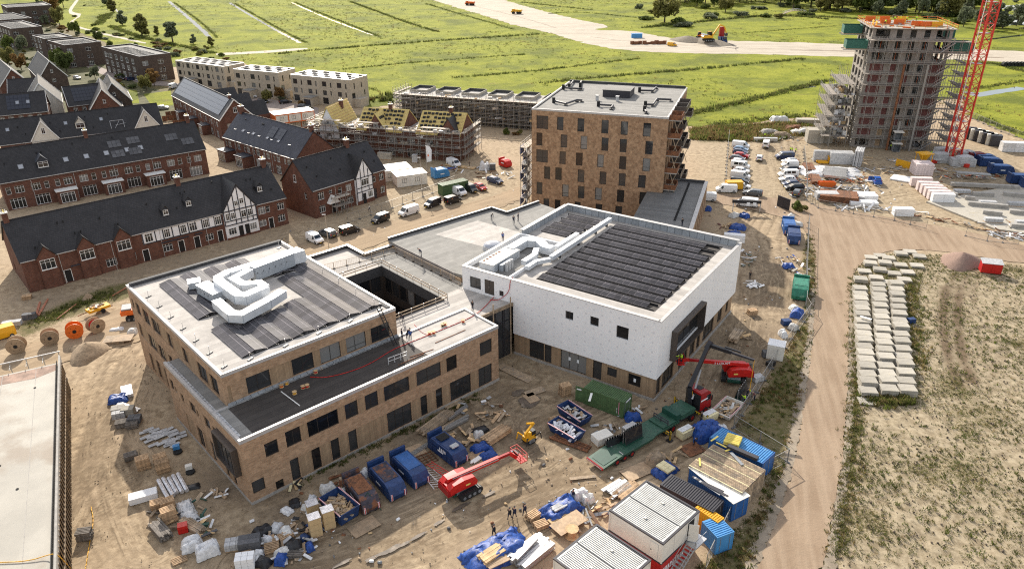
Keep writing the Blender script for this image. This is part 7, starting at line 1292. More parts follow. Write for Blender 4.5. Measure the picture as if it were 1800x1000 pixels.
def skip_open(label,a,b,m,fill,n=26,L=4.6,W=2.2,H=1.2,grp='open skips'):
 p,q=g(*a),g(*b);c=(p+q)/2;an=atan2((q-p).y,(q-p).x);t=thing('skip',label,'skip',(c.x,c.y,0),an,grp);h=L/2;w=W/2
 for sg in(-1,1):obj('side_plate',MB().add([(-h+.35,sg*(w-.15),.1),(h-.35,sg*(w-.15),.1),(h,sg*w,H),(-h,sg*w,H),(-h+.35,sg*(w-.2),.1),(h-.35,sg*(w-.2),.1),(h,sg*(w-.06),H),(-h,sg*(w-.06),H)],[(0,1,2,3),(7,6,5,4),(3,2,6,7),(0,3,7,4),(1,5,6,2)]),m,t);obj('rim',MB().box(-h,sg*w-.06,H,h,sg*w+.06,H+.09),m_hazr,t)
 for sg in(-1,1):obj('end_plate',MB().add([(sg*(h-.35),-w+.15,.1),(sg*(h-.35),w-.15,.1),(sg*h,w,H),(sg*h,-w,H)],[(0,1,2,3),(3,2,1,0)][:1]),m,t);obj('rim',MB().box(sg*h-.06,-w+.06,H,sg*h+.06,w-.06,H+.09),m,t)
 obj('floor',MB().box(-h+.35,-w+.2,.08,h-.35,w-.2,H*.55),m_dark,t);heap(t,n,h*.8,w*.75,H*.55,fill);return t
skip_open('blue open skip heaped with scrap timber beside the cardboard boxes',(583,888),(616,916),m_bluep,[m_plank,m_freshwood,m_pallet,m_plank],60,4.2,2.6,1.7);skip_open('blue open skip with waste behind the foil filled one',(990,722),(1029,748),m_bluep,[m_lgrey,m_plastic,m_ply],24);skip_open('blue open skip full of crumpled silver foil',(975,752),(1016,776),m_bluep,[m_foil,m_foil,m_plastic],40)
skip_open('open tray skip of mixed waste and boards by the fence',(1266,735),(1290,712),m_unit,[m_plank,m_ply,m_bag,m_freshwood],50,4.4,2.6,.8)
def track(parent,x,y,L=2.6,w=.5,r=.42):
 o=obj('track',MB().extr([(-L/2,.3),(-L/2+.3,.02),(L/2-.3,.02),(L/2,.3),(L/2,r*1.5),(L/2-.35,r*2),(-L/2+.35,r*2),(-L/2,r*1.5)],-w/2,w/2),m_black,parent,(x,y,0))
 for k in range(4):obj('track_roller',MB().tube((-L/2+.5+k*(L-1)/3,-w/2-.03,.4),(-L/2+.5+k*(L-1)/3,w/2+.03,.4),.22,8),m_grey,o)
 for k in range(9):obj('track_pad',MB().box(-L/2+.35+k*(L-.7)/8-.08,-w/2-.02,r*2-.01,-L/2+.35+k*(L-.7)/8+.08,w/2+.02,r*2+.05),m_blackpl,o)
 return o
def basket(parent,p,rz=0.0,m=None,w=2.2,d=1.0):
 b=obj('basket',MB().box(-d/2,-w/2,0,d/2,w/2,.08),m or m_redp,parent,p,rz);q=MB()
 for z in(.55,1.1):q.bar((-d/2,-w/2,z),(d/2,-w/2,z),.05).bar((-d/2,w/2,z),(d/2,w/2,z),.05).bar((-d/2,-w/2,z),(-d/2,w/2,z),.05).bar((d/2,-w/2,z),(d/2,w/2,z),.05)
 for x in(-d/2,d/2):
  for y in(-w/2,0,w/2):q.bar((x,y,0),(x,y,1.1),.05)
 obj('basket_rail',q,m or m_redp,b);obj('control_box',MB().box(-d/2,-.4,.7,-d/2+.25,.4,1.1),m_blackpl,b);return b
def boom_lift(label,c,an,boom_an,L,z1,bz,blen=1.0):
 t=thing('boom_lift',label,'boom lift',(c.x,c.y,0),an);obj('chassis',MB().box(-1.3,-.9,.55,1.3,.9,1.0).box(-.6,-.6,1.0,.6,.6,1.15),m_grey,t)
 for y in(-1.4,1.4):track(t,.3,y,3.1,.6,.46)
 for x in(-1.5,1.5):obj('axle_cover',MB().box(x-.2,-.9,.5,x+.2,.9,.8),m_dkgreen,t)
 tu=obj('turret',MB().extr([(-2.1,1.2),(1.4,1.2),(1.5,1.7),(1.1,2.4),(-.3,2.5),(-1.7,2.35),(-2.3,1.9)],-1.2,-.32).extr([(-2.1,1.2),(1.2,1.2),(1.3,1.7),(.9,2.3),(-.3,2.45),(-1.7,2.35),(-2.3,1.9)],.32,1.2).box(-2.2,-.32,1.2,-.6,.32,2.0),m_redp,t,rot=(0,0,boom_an-an))
 obj('counterweight',MB().extr([(-2.5,1.0),(-1.6,1.0),(-1.6,1.25),(-2.45,1.9)],-1.15,1.15),m_tred,tu);p0,p1=Vector((-1.9,0,2.45)),Vector((L-2.2,0,z1))
 obj('boom',MB().bar(p0,p0+(p1-p0)*.82,.42,.5),m_redp,tu);obj('inner_boom',MB().bar(p0+(p1-p0)*.8,p1,.3,.36),m_tred,tu);obj('boom_cable',MB().bar(p0+Vector((.6,-.27,.1)),p0+(p1-p0)*.8+Vector((0,-.27,.1)),.09),m_steel,tu);obj('jib',MB().bar(p1,p1+Vector((blen,0,bz-z1+.2)),.3,.4),m_redp,tu);basket(tu,p1+Vector((blen+.4,0,bz-z1)),0)
 for y in(-1.21,1.205):obj('warning_label',MB().box(-.1,y,1.6,.5,y+.008,1.8),m_yellow,tu)
 return t,tu
c,an,L=gd(800,877,840,856);t,tu=boom_lift('red tracked boom lift with its basket lowered in front of the blue skips',g(812,862),an,R_(34.8),9.0,2.3,1.0)
c=g(1289,667);p0,p1=g(1312,641,2.6),g(1200,634,3.6);t,tu=boom_lift('red tracked boom lift reaching to the bay window of the white hall',c,R_(75),atan2((p1-p0).y,(p1-p0).x),9.0,3.6,3.4)
cu=bpy.data.curves.new('lettering','FONT');cu.body='7 LOKAM';cu.size=.55;cu.extrude=.005;_o=bpy.data.objects.new('lettering',cu);C.objects.link(_o);lt=bpy.data.meshes.new_from_object(_o.evaluated_get(bpy.context.evaluated_depsgraph_get()));bpy.data.objects.remove(_o)
obj('lettering',lt,m_paper,tu,(3.2,.235,2.78),rot=(R_(90),0,R_(180)))
for k,h in enumerate((m_horange,m_hwhite)):q=person('stand' if k else 'reach',None,150+60*k,m_hvis,m_navy,h,['person in yellow vest with orange helmet working in the boom lift basket at the hall','person in yellow vest with white helmet behind the other in the basket'][k],loc=Vector((g(1191,640,3.5).x+.5*k,g(1191,640,3.5).y+.3*k,3.5)))
TRA=R_(38.0);TRO=Vector((10.1,72.5,0));trl=thing('low_loader_trailer','dark green low loader trailer with ramps and glass racks behind the crane truck','trailer',TRO,TRA)
obj('deck',MB().extr([(-.2,.65),(2.6,1.0),(8.6,1.0),(9.4,1.35),(13.6,1.35),(13.6,1.1),(9.2,1.1),(8.4,.7),(0,.5)],-1.4,1.4),m_green,trl);obj('ramp_plate',MB().add([(0.2,-1.0,.74),(2.5,-1.1,1.03),(2.5,1.1,1.03),(.2,1.0,.74)],[(0,1,2,3)]),m_dkgreen,trl);obj('tail_board',MB().box(-.35,-1.4,.45,-.2,1.4,.75),m_tred,trl);obj('hazard_strip',MB().box(-.37,-1.3,.5,-.351,1.3,.66),m_hazr,trl)
for x in(2.2,3.5,4.8):
 for y in(-1.25,1.25):w=obj('wheel',MB().tube((0,-.18,0),(0,.18,0),.45,14),m_black,trl,(x,y,.45));obj('rim',MB().tube((0,-.19,0),(0,.19,0),.24,10),m_tred,w)
for y in(-.95,.95):obj('ramp',MB().box(3.2,y-.35,1.0,3.3,y+.35,1.1),m_steel,trl)
def glassrack(label,p,an,n=7,L=3.0,H=1.9):
 t=thing('glass_rack',label,'glass rack',p,an);obj('base',MB().box(-L/2,-.6,0,L/2,.6,.15),m_dkgreen,t)
 for k in range(n):x=-L/2+.1+k*(L-.2)/(n-1);obj('upright',MB().bar((x,0,.15),(x,.05,H),.08),m_steel,t)
 for sg in(-1,1):
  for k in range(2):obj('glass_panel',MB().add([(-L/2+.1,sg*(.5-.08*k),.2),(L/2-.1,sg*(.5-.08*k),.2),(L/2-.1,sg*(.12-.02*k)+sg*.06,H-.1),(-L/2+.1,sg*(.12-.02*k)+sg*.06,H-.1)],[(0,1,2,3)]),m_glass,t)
 return t
glassrack('glass rack with dark panes standing on the middle of the low trailer',TRO+Matrix.Rotation(TRA,3,'Z')@Vector((6.2,.1,1.0)),TRA,9,3.2,2.1);glassrack('near empty glass rack behind the low trailer ramp',g(1078,790),R_(30),7,2.6,2.0)
tag(obj('aluminium_box',MB().box(-1,-.7,0,1,.7,1.7),m_steel,None,g(1108,768),TRA),'silver metal box standing behind the loaded trailer','box');glassrack('dark glass rack on the ground held by the crane beside the workers',g(1302,697),R_(56),6,3.2,1.9)
trk=thing('crane_truck','dark red truck with a black folding crane and green bed beside the hall','truck',TRO+Matrix.Rotation(TRA,3,'Z')@Vector((10.5,0,0)),TRA)
obj('chassis',MB().box(0,-1.0,.7,9.6,1.0,1.05),m_anth,trk);obj('bed',MB().box(.1,-1.25,1.4,3.6,1.25,1.55).box(3.6,-1.25,1.2,6.4,1.25,1.9),m_green,trk);obj('bed_rail',MB().bar((1.0,-1.2,2.2),(1.0,1.2,2.2),.1).bar((1.0,-1.2,1.8),(1.0,1.2,1.8),.1).bar((1.0,-1.2,1.5),(1.0,-1.2,2.2),.1).bar((1.0,1.2,1.5),(1.0,1.2,2.2),.1).bar((1.0,0,1.5),(1.0,0,2.2),.1),m_anth,trk);obj('tool_box',MB().box(2.6,-1.25,1.55,3.4,1.25,2.3),m_dkgreen,trk)
cab=obj('cab',MB().extr([(7.4,.7),(9.7,.7),(9.75,2.0),(9.45,3.15),(8.9,3.55),(7.4,3.6)],-1.22,1.22),m_tred,trk);obj('windscreen',MB().add([(9.77,-1.1,1.95),(9.77,1.1,1.95),(9.5,1.05,3.0),(9.5,-1.05,3.0)],[(0,1,2,3)]),m_cgl,cab);obj('roof_hatch',MB().box(8.0,-.45,3.56,8.9,.45,3.63),m_blackpl,cab);obj('bumper',MB().box(9.6,-1.2,.4,9.95,1.2,.95),m_blackpl,cab);obj('black_back_panel',MB().box(7.3,-1.2,1.0,7.39,1.2,3.3),m_blackpl,cab);obj('white_stripe',MB().box(7.5,-1.24,2.3,8.9,-1.221,2.5),m_paper,cab)
for y in(-1.235,1.23):obj('side_window',MB().box(8.6,y,2.0,9.5,y+.01,2.9),m_cgl,cab);obj('mirror',MB().box(9.5,y*1.15-.08,1.9,9.62,y*1.15+.08,2.7),m_blackpl,cab);obj('headlight',MB().box(9.94,y*.75-.2,.6,9.97,y*.75+.2,.8),m_head,cab)
for x in(.9,2.1,5.9,8.6):
 for y in(-1.1,1.1):w=obj('wheel',MB().tube((0,-.2,0),(0,.2,0),.52,16),m_black,trk,(x,y,.52));obj('rim',MB().tube((0,-.215,0),(0,.215,0),.3,10),m_tred,w)
for(x,y)in((6.9,-2.9),(6.9,2.6),(.4,-2.2)):l_=obj('outrigger',MB().bar((x,0,.95),(x,y,.95),.28).box(x-.1,y-.1,.1,x+.1,y+.1,1.4),m_hazy,trk);obj('outrigger_foot',MB().box(x-.35,y-.35,0,x+.35,y+.35,.1),m_blackpl,l_)
inv=(Matrix.Translation(TRO+Matrix.Rotation(TRA,3,'Z')@Vector((10.5,0,0)))@Matrix.Rotation(TRA,4,'Z')).inverted();kn=inv@g(1246,606,7.5);tipw=Vector((33.4,87.6,6.6));tip=inv@g(1326,633,6.8);b0=Vector((6.9,.2,1.9));b1=Vector((6.7,.3,4.2));ca=obj('crane_column',MB().bar(b0-Vector((0,0,.8)),b1,.6),m_blackpl,trk)
obj('main_boom',MB().bar(b1,kn,.5,.55),m_blackpl,ca);obj('boom_cylinder',MB().bar(b0+Vector((0,-.4,.6)),b1+(kn-b1)*.5+Vector((0,-.3,-.5)),.24),m_steel,ca);obj('second_boom',MB().bar(kn,kn+(tip-kn)*.5,.42,.46),m_blackpl,ca);obj('third_boom',MB().bar(kn+(tip-kn)*.45,tip,.26,.28),m_anth,ca);obj('knuckle',MB().bar(kn-Vector((.4,0,.5)),kn+Vector((.5,0,.3)),.6),m_anth,ca);obj('fly_jib',MB().bar(kn+(tip-kn)*.35+Vector((0,0,.5)),kn+(tip-kn)*.7+Vector((0,0,.5)),.2),m_blackpl,ca);gt=Vector((tip.x,tip.y,1.9));obj('hook_cable',MB().tube(tip,gt,.04,5),m_ypaint,ca);obj('warning_label',MB().bar(b1+Vector((.3,-.32,-1.8)),b1+Vector((.3,-.32,-.6)),.12),m_ypaint,ca)
def excavator(label,p,an,m,sc=1.0,arm=True,lift=.9):
 t=thing('excavator',label,'excavator',p,an);t.scale=(sc,)*3
 for y in(-1.1,1.1):track(t,0,y,3.6,.6,.5)
 obj('house',MB().extr([(-2.4,1.2),(1.2,1.2),(1.2,1.7),(.3,2.1),(-2.0,2.15),(-2.5,1.8)],-1.25,1.25),m,t);obj('engine_cover',MB().box(-2.2,-1.1,2.16,-.6,1.1,2.4),m_grey,t);c=obj('cab',MB().extr([(-.2,2.0),(1.3,1.3),(1.5,2.0),(1.1,3.2),(-.2,3.2)],.2,1.2),m_blackpl,t);obj('cab_roof',MB().box(-.25,.15,3.2,1.15,1.25,3.3),m,c)
 if arm:a=obj('boom',MB().bar((1.1,-.4,1.8),(3.6,-.4,4.4+lift),.45).bar((3.6,-.4,4.4+lift),(5.4,-.4,3.6+lift),.38),m,t);obj('stick',MB().bar((5.4,-.4,3.6+lift),(6.3,-.4,1.4+lift),.32),m,a);obj('bucket',MB().extr([(5.7,1.4+lift),(6.6,1.5+lift),(6.7,.7+lift),(6.0,.4+lift)],-1.0,.2),m_anth,a)
 return t
c,an,L=gd(210,568,236,556);excavator('orange excavator half hidden behind the left wall of the school',g(228,560)+Vector((1.2,.5,0)),R_(20),m_orange,.95,False);excavator('yellow excavator loading sand on top of the far sand heap',g(1245,73,1.5),R_(8),m_ypaint,1.5,True,1.2);excavator('orange dumper cab machine beside the far yellow excavator',g(1230,68),R_(180),m_orange,1.1,False)
c=g(930,776);t=thing('mini_crane','small yellow and black folded mini crane standing on the sunlit dirt','mini crane',(c.x,c.y,0),R_(40))
for y in(-.45,.45):track(t,0,y,1.6,.3,.26)
obj('body',MB().box(-.8,-.45,.5,.8,.45,1.1).box(-.6,-.3,1.1,.2,.3,1.6),m_ypaint,t);obj('engine',MB().box(.2,-.4,1.1,.8,.4,1.7),m_blackpl,t);obj('folded_boom',MB().bar((-.7,0,1.5),(.9,.1,2.5),.25).bar((.9,.1,2.4),(-.3,.15,2.9),.2),m_ypaint,t)
for k,(x,y)in enumerate(((-1.1,-.9),(-1.1,.9),(1.1,-.9),(1.1,.9))):obj('outrigger_leg',MB().bar((x*.5,y*.5,.9),(x,y,1.5),.14).bar((x,y,1.5),(x*1.15,y*1.1,.5),.12),m_ypaint if k%2 else m_blackpl,t)
def dumper(label,p,an,m):
 t=thing('dump_truck',label,'dump truck',p,an)
 for x in(-2.6,-1.0,2.2):
  for y in(-1.3,1.3):obj('wheel',MB().tube((x,y-.3,.9),(x,y+.3,.9),.9,12),m_black,t)
 obj('tipper_body',MB().extr([(-4.2,2.4),(-3.4,1.5),(.9,1.5),(1.1,3.2),(-3.6,3.0)],-1.5,1.5),m,t);obj('cab',MB().extr([(1.4,1.0),(4.0,1.0),(4.0,1.9),(3.2,2.2),(2.9,3.4),(1.5,3.4)],-1.1,1.1),m,t);obj('windscreen',MB().box(3.0,-.9,2.3,3.3,.9,3.2),m_cgl,t);return t
dumper('orange articulated dump truck at the top of the far sand road',g(826,10),R_(160),m_orange);dumper('yellow articulated dump truck lower on the far sand road',g(908,25),R_(165),m_ypaint)
c=g(1270,76);t=dumper('blue tipper truck with raised body at the far sand heap',c,R_(-85),m_bluep);obj('raised_body',MB().box(-3.6,-1.3,2.4,-2.2,1.3,8),m_tred,t)
def mound(label,px,rx,ry,h,m,seed=1,cat='sand heap'):
 r=10;n=22;mb=MB();rr=random.Random(seed)
 for j in range(r+1):
  f=j/r
  for k in range(n):a=2*pi*k/n;s=(1-f)*(1+.12*sin(3*a+seed)+.06*rr.random());mb.v.append((cos(a)*rx*s,sin(a)*ry*s,h*(1-(1-f)**1.25)*(1+.06*rr.random())-.12*(j==0)))
 for j in range(r):
  for k in range(n):mb.f.append((j*n+k,j*n+(k+1)%n,(j+1)*n+(k+1)%n,(j+1)*n+k))
 mb.mi=[0]*len(mb.f);return tag(obj(label.split(' beside')[0].replace(' ','_')if 0 else 'sand_heap',mb,m,None,g(*px),rR_()*3,True),label,cat)
m_heap=mat('grey_sand_heap',(.2,.17,.13),.95,var=.25,sc=1.5,bmp=.5);m_rheap=mat('reddish_gravel_heap',(.24,.16,.125),.95,var=.2,sc=6,bmp=.5);m_sheap=mat('site_sand_heap',(.27,.2,.13),.95,var=.25,sc=2.5,bmp=.6)
mound('grey sand heap under the far yellow excavator',(1245,76),17,6,2.6,m_heap,2);mound('low grey sand heap left of the far excavator',(1210,73),12,6,2.8,m_heap,3);mound('reddish gravel heap beside the red box',(1690,461),4.6,3.6,2.0,m_rheap,4,'gravel heap');mound('pointed sand heap between the cable reels and the school',(155,620),3.6,2.6,1.7,m_sheap,5);mound('small sand heap beside the pointed one',(138,612),2.2,1.2,.6,m_sheap,6);mound('dark soil lump in front of the long brick terrace',(155,524),1.2,.9,1.0,m_sheap,7,'soil heap')
tag(obj('far_box',MB().box(-3,-1.2,0,3,1.2,2.4),m_lblue,None,g(1119,67)),'blue box standing on the far sand road','box');t=thing('rusty_parts_row','row of rust brown machine parts on the far sand road','machine parts',g(1140,78),0)
for k in range(9):obj('machine_part',MB().cb(0,0,0,rU_(1.5,3),1.4,rU_(.8,2)),m_rust,t,(-9+k*2.2,rU_(-.8,.8),0),rR_())
t=thing('red_storage_box','red double door storage box with grey lid on the sandy field','storage box',g(1739,478),R_(-17));obj('body',MB().box(-1.7,-.9,.1,1.7,.9,1.95),m_ureds,t);obj('lid',MB().add([(-1.8,-1.0,1.96),(1.8,-1.0,1.96),(1.8,1.0,2.3),(-1.8,1.0,2.3),(-1.8,-1.0,2.04),(1.8,-1.0,2.04),(1.8,1.0,2.38),(-1.8,1.0,2.38)],[(3,2,1,0),(4,5,6,7),(0,1,5,4),(1,2,6,5),(2,3,7,6),(3,0,4,7)]),m_lgrey,t)
for k in(0,1):obj('door',MB().box(-1.62+k*1.66,-.94,.2,-.04+k*1.66,-.905,1.85),m_redp,t)
t=thing('equipment_cabinet','white equipment cabinet standing by the fence','cabinet',g(1362,627),R_(-25));obj('body',MB().box(-1.2,-1,0,1.2,1,2.4),m_unit,t);obj('top',MB().box(-1.25,-1.05,2.4,1.25,1.05,2.47),m_white,t);obj('door',MB().box(-.9,-1.03,.2,.9,-1.002,2.2),m_unit,t)
def lumber(label,a,b,rows,layers,m,w=.16,h=.1,cat='timber stack',z=0.0,jit=.15,grp=None,name='timber_stack',pn='plank'):
 c,an,L=gd(*a,*b,z);t=thing(name,label,cat,(c.x,c.y,z),an,grp);k=('lb',round(L,1),w,h)
 if k not in WM:WM[k]=MB().box(-L/2,-w*.46,0,L/2,w*.46,h*.94).mesh(pn)
 for j in range(layers):
  for i in range(rows):obj(pn,WM[k]if WM[k].materials and WM[k].materials[0]==m or not WM[k].materials else MB().box(-L/2,-w*.46,0,L/2,w*.46,h*.94),m,t,(rG_(0,jit),(i-rows/2)*w+rG_(0,.01),.06+j*h),rG_(0,.012))
 for x in(-L*.35,L*.35):obj('bearer',MB().box(x-.05,-rows*w/2,0,x+.05,rows*w/2,.058),m_plank,t)
 return t
PL=MB()
for k in range(5):PL.box(-.6,-.36+k*.18-.055,.12,.6,-.36+k*.18+.055,.142)
for y in(-.36,0,.38):PL.box(-.6,y-.04,.022,.6,y+.04,.118).box(-.6,y-.045,0,.6,y+.045,.02)
PLM={}
def pallets(label,px,rz,n,m=None,cat='pallet stack',z=0.0,sc=1.25):
 m=m or m_pallet;t=thing('pallet_stack' if n>1 else 'pallet',label,cat if n>1 else 'pallet',g(*px,z),R_(rz));t.scale=(sc,)*3
 if m.name not in PLM:q=PL.mesh('pallet_layer');q.materials.append(m);PLM[m.name]=q
 for k in range(n):obj('pallet_layer',PLM[m.name],None,t,(rG_(0,.03),rG_(0,.03),k*.146),rG_(0,.03))
 return t
def board(label,px,sx,sy,rz,m=None,z=.03,th=.05,cat='board',grp=None,name='plywood_sheet'):return tag(obj(name,MB().box(-sx/2,-sy/2,0,sx/2,sy/2,th),m or m_ply,None,g(*px,z),R_(rz)),label,cat,grp)
def lump(name,label,cat,px,sx,sy,h,m,rz=0,seed=1,n=14,grp=None,z=0.0,flat=.5,parent=None,loc=None):
 r=np.random.default_rng(seed);u=np.linspace(-1,1,n);U,V=np.meshgrid(u,u);X=U*sx/2;Y=V*sy/2;d=np.maximum(np.abs(U),np.abs(V))
 Z=h*np.clip((1-d**(2/flat))*1.1,0,1)*(.55+.75*fbm(X+seed*7.3,Y,max(sx,sy)*.35,seed,3))+(fbm(X+seed,Y,.5,seed+3,2)-.45)*h*.5*(d<.98);Z=np.maximum(Z,0);X=X+(r.random(X.shape)-.5)*sx*.09;Y=Y+(r.random(X.shape)-.5)*sy*.09;Z[d>.99]=-.02
 i=(np.arange(n-1)[:,None]*n+np.arange(n-1)).ravel();me=npmesh(name,np.stack([X.ravel(),Y.ravel(),Z.ravel()],1),np.stack([i,i+1,i+1+n,i+n],1),[m]);o=bpy.data.objects.new(name,me);C.objects.link(o);o.location=loc if loc is not None else g(*px,z+.02);o.rotation_euler=(0,0,R_(rz))
 if parent is not None:o.parent=parent;return o
 return tag(o,label,cat,grp)
def tarp(label,px,sx,sy,h=.5,rz=0,seed=1,z=0.0):return lump('tarpaulin',label,'tarpaulin',px,sx,sy,h,m_tarp,rz,seed,18,z=z)
def boxes(label,px,rz,nx,ny,nz,s,m,cat='stack of blocks',name='block_stack',pn='block',pal=True,z=0.0,gap=.03):
 t=thing(name,label,cat,g(*px,z),R_(rz));sx,sy,sz=s;k=('bx',s,m.name);zb=.15 if pal else 0
 if k not in WM:WM[k]=MB().box(-sx/2,-sy/2,0,sx/2,sy/2,sz-.02).mesh(pn);WM[k].materials.append(m)
 if pal:obj('base_pallet',MB().box(-nx*sx/2,-ny*sy/2,0,nx*sx/2,ny*sy/2,.14),m_pallet,t)
 for c in range(nz):
  for a in range(nx):
   for b in range(ny):obj(pn,WM[k],None,t,((a-(nx-1)/2)*(sx+gap),(b-(ny-1)/2)*(sy+gap),zb+c*sz),rG_(0,.015))
 return t
def pipes(label,a,b,n,r,m,z=0.0,cat='pipe bundle',grp=None):
 c,an,L=gd(*a,*b,z);t=thing('pipe_bundle',label,cat,(c.x,c.y,z),an,grp)
 for k in range(n):row=k//5;obj('pipe',MB().tube((-L/2+rG_(0,.15),(k%5-2)*r*2.1,r+row*r*1.8),(L/2+rG_(0,.15),(k%5-2)*r*2.1+rG_(0,.05),r+row*r*1.8),r,7),m,t)
 return t
def mix(label,px,n,rx,ry,mats,cat='scrap heap',rz=0,z=0.0,smin=.4,smax=1.8):t=thing('scrap_heap',label,cat,g(*px,z),R_(rz));heap(t,n,rx,ry,.03,mats,smin,smax);return t
lumber('long weathered plank stack against the school front',(742,764),(790,727),6,5,m_plank,.26,.12);lumber('thin plank pile on the weeds beside the weathered stack',(752,767),(800,742),3,2,m_plank,.24,.1);lumber('grey steel beam bundle nearest the school door',(787,738),(820,715),3,2,m_steel,.2,.16,'beam bundle',pn='beam',name='beam_bundle');lumber('ladder like galvanised beams beside the plank stack',(778,758),(820,735),2,1,m_gsteel,.4,.4,'beam bundle',pn='beam',name='beam_bundle');lumber('pale planks lying by the last school doors',(780,716),(810,703),4,1,m_plank,.3,.08)
lumber('neat bundle of brown battens near the mini crane',(852,780),(890,755),8,5,m_pallet,.2,.14);board('square plywood sheet lying on the dirt beside the hall ramp',(934,699),2.2,1.7,-60);board('long grey plank ramp beside the hall corner',(905,655),6.5,1.6,-42,m_plank);board('second grey board ramp near the glass link',(940,688),3,1.4,30,m_plank);board('plywood sheet under the open scrap timber skip',(640,925),3.2,2.0,40);board('brown plywood sheet beside the closed skips',(722,795),3.6,2.2,32,m_ply);board('dark plywood sheet near the blue tarpaulin heap',(1217,789),2.6,2.2,30,m_rust);board('brown board across the sunlit dirt at the cabins',(1030,839)if 0 else(1120,828),3.8,2.2,30,m_ply);board('thin white batten board lying on the open dirt',(1024,839),3.2,.5,8,m_plank)
pipes('long steel tubes on the dirt below the foil skip',(972,766),(1036,790),4,.16,m_rust);pipes('thin grey steel tubes along the skips',(690,820),(758,778),7,.07,m_gsteel);mix('broken pallets and boards behind the compactor skip',(812,770),26,2.2,1.6,[m_pallet,m_plank,m_freshwood],rz=20);mix('timber pieces beside the rust covered skip',(605,845),18,1.8,1.2,[m_plank,m_rust,m_freshwood]);mix('scattered scrap in front of the school side doors',(850,715),20,3.5,2.2,[m_plank,m_white,m_grey,m_freshwood,m_lgrey],smax=1.2);mix('lattice of timber scraps lying on the dirt',(867,733),12,1.8,1.0,[m_plank,m_pallet],smin=1.2,smax=2.4)
t=thing('steel_frame_grid','black steel grid frame lying between the skips','grid',g(748,808),R_(35))
for k in range(5):obj('bar',MB().bar((-1.3,-1+k*.5,.1),(1.3,-1+k*.5,.1),.07),m_rust,t);obj('bar',MB().bar((-1.2+k*.6,-1.1,.17),(-1.2+k*.6,1.1,.17),.07),m_rust,t)
for k in range(3):
 t=thing('lattice_frame',['pinkish lattice frame leaning by the red boom lift','second lattice frame beside the boom lift','orange lattice frame behind the boom lift'][k],'frame',g(758+6*k,846-8*k),R_(-58+8*k));mm=[m_plastic,m_steel,m_redp][k]
 for y in(-.4,.4):obj('rail',MB().bar((-1.6,y,.2+.2*k),(1.6,y,.2+.2*k),.07),mm,t)
 for j in range(7):obj('lattice',MB().bar((-1.6+j*.45,-.4,.2+.2*k),(-1.2+j*.45,.4,.2+.2*k),.05),mm,t)
tarp('blue tarpaulin beside the battens near the compactor skip',(845,788),2.6,1.6,.7,30,4);tarp('folded blue sheet under the boom lift arm',(858,800),2.2,1.2,.5,35,5);lumber('brown battens by the lowered basket',(822,806),(845,790),5,1,m_pallet,.24,.1);lumber('white tubes beside the brown battens',(828,814),(852,798),3,1,m_wpaint,.22,.16);lump('bag','white plastic sacks of rubble near the batten bundle','bag',(842,768),1.5,1.1,.9,m_bag,20,7);lump('black_sheet','black plastic sheet crumpled on the dirt by the battens','sheet',(842,757),2.6,1.4,.35,m_blackpl,30,8)
R8=lambda k:random.Random(k)
for k,(x,y,s,h,mt,d)in enumerate(((598,868,2.0,1.1,m_bag,'open white sack behind the scrap timber skip'),(577,862,2.4,1.3,m_bag,'large white bag with black waste near the school corner'),(640,834,2.0,1.0,m_plastic,'white foil heap behind the rusty skip'),(518,885,2.0,.6,m_blackpl,'black sheet near the cardboard boxes'),(505,898,1.8,.6,m_plastic,'white sheet beside the black sheet'),(540,893,1.8,.7,m_bag,'cream bag behind the cardboard boxes'),(462,935,2.6,1.0,m_blackpl,'black waste bag at the left of the rubbish heap'),(485,928,2.0,.8,m_plastic,'white waste bag at the top of the rubbish heap'),(504,938,2.0,.9,m_bag,'white and black bag in the rubbish heap'),(470,950,1.6,.8,m_plastic,'grey plastic bag in the rubbish heap'),(517,965,2.4,1.4,m_blackpl,'tall black bag pile in the rubbish heap'),(498,974,2.2,1.0,m_bag,'white bag near the blue sheets'),(495,985,2.0,1.1,m_tarp,'bright blue bag at the front of the rubbish heap'),(544,963,1.6,.9,m_tarp,'blue bag at the right of the rubbish heap'),(463,990,2.2,.9,m_blackpl,'black bag at the bottom left of the rubbish heap'),(455,975,1.4,.8,m_plastic,'clear plastic bag beside the pallets'),(535,946,1.4,.7,m_bluep,'dark blue bag behind the bag pile'),(548,878,1.4,.7,m_plastic,'pale sheet under the white bag'))):lump('waste_bag',d,'bag',(x,y),s*.78,s*.6,h*.75,mt,k*37,20+k,12)
mix('mixed timber and bags in the middle of the rubbish heap',(500,955),46,3.4,2.6,[m_plank,m_blackpl,m_pallet,m_plastic,m_ply,m_lgrey]);mix('timber offcuts and foam at the school corner',(508,850),12,1.5,1.0,[m_freshwood,m_pyel,m_black],smin=.8);mix('boards and white plastic near the bay window',(375,868),12,1.5,.9,[m_white,m_plank,m_ply],smin=.7);lump('black_sheet','black mesh sheet lying by the bay window wall','sheet',(336,856),2.0,1.0,.25,m_blackpl,20,51)
for k,(x,y,n)in enumerate(((556,938,3),(579,925,3),(551,904,2))):boxes(['tall cardboard crate stack nearest the rubbish heap','tall cardboard crate stack beside the open scrap skip','low cardboard crate stack behind the two tall ones'][k],(x,y),28,1,1,n,(1.25,1.1,.8),mat('cardboard_crate',(.5,.36,.19),.8,var=.08)if k==0 else bpy.data.materials['cardboard_crate'],'crate stack','crate_stack','crate');c_=bpy.data.objects[-1];obj('crate_lid',MB().box(-.66,-.58,.14+n*.8,.66,.58,.19+n*.8),m_foil,[o for o in C.objects if o.type=='EMPTY'][-1])
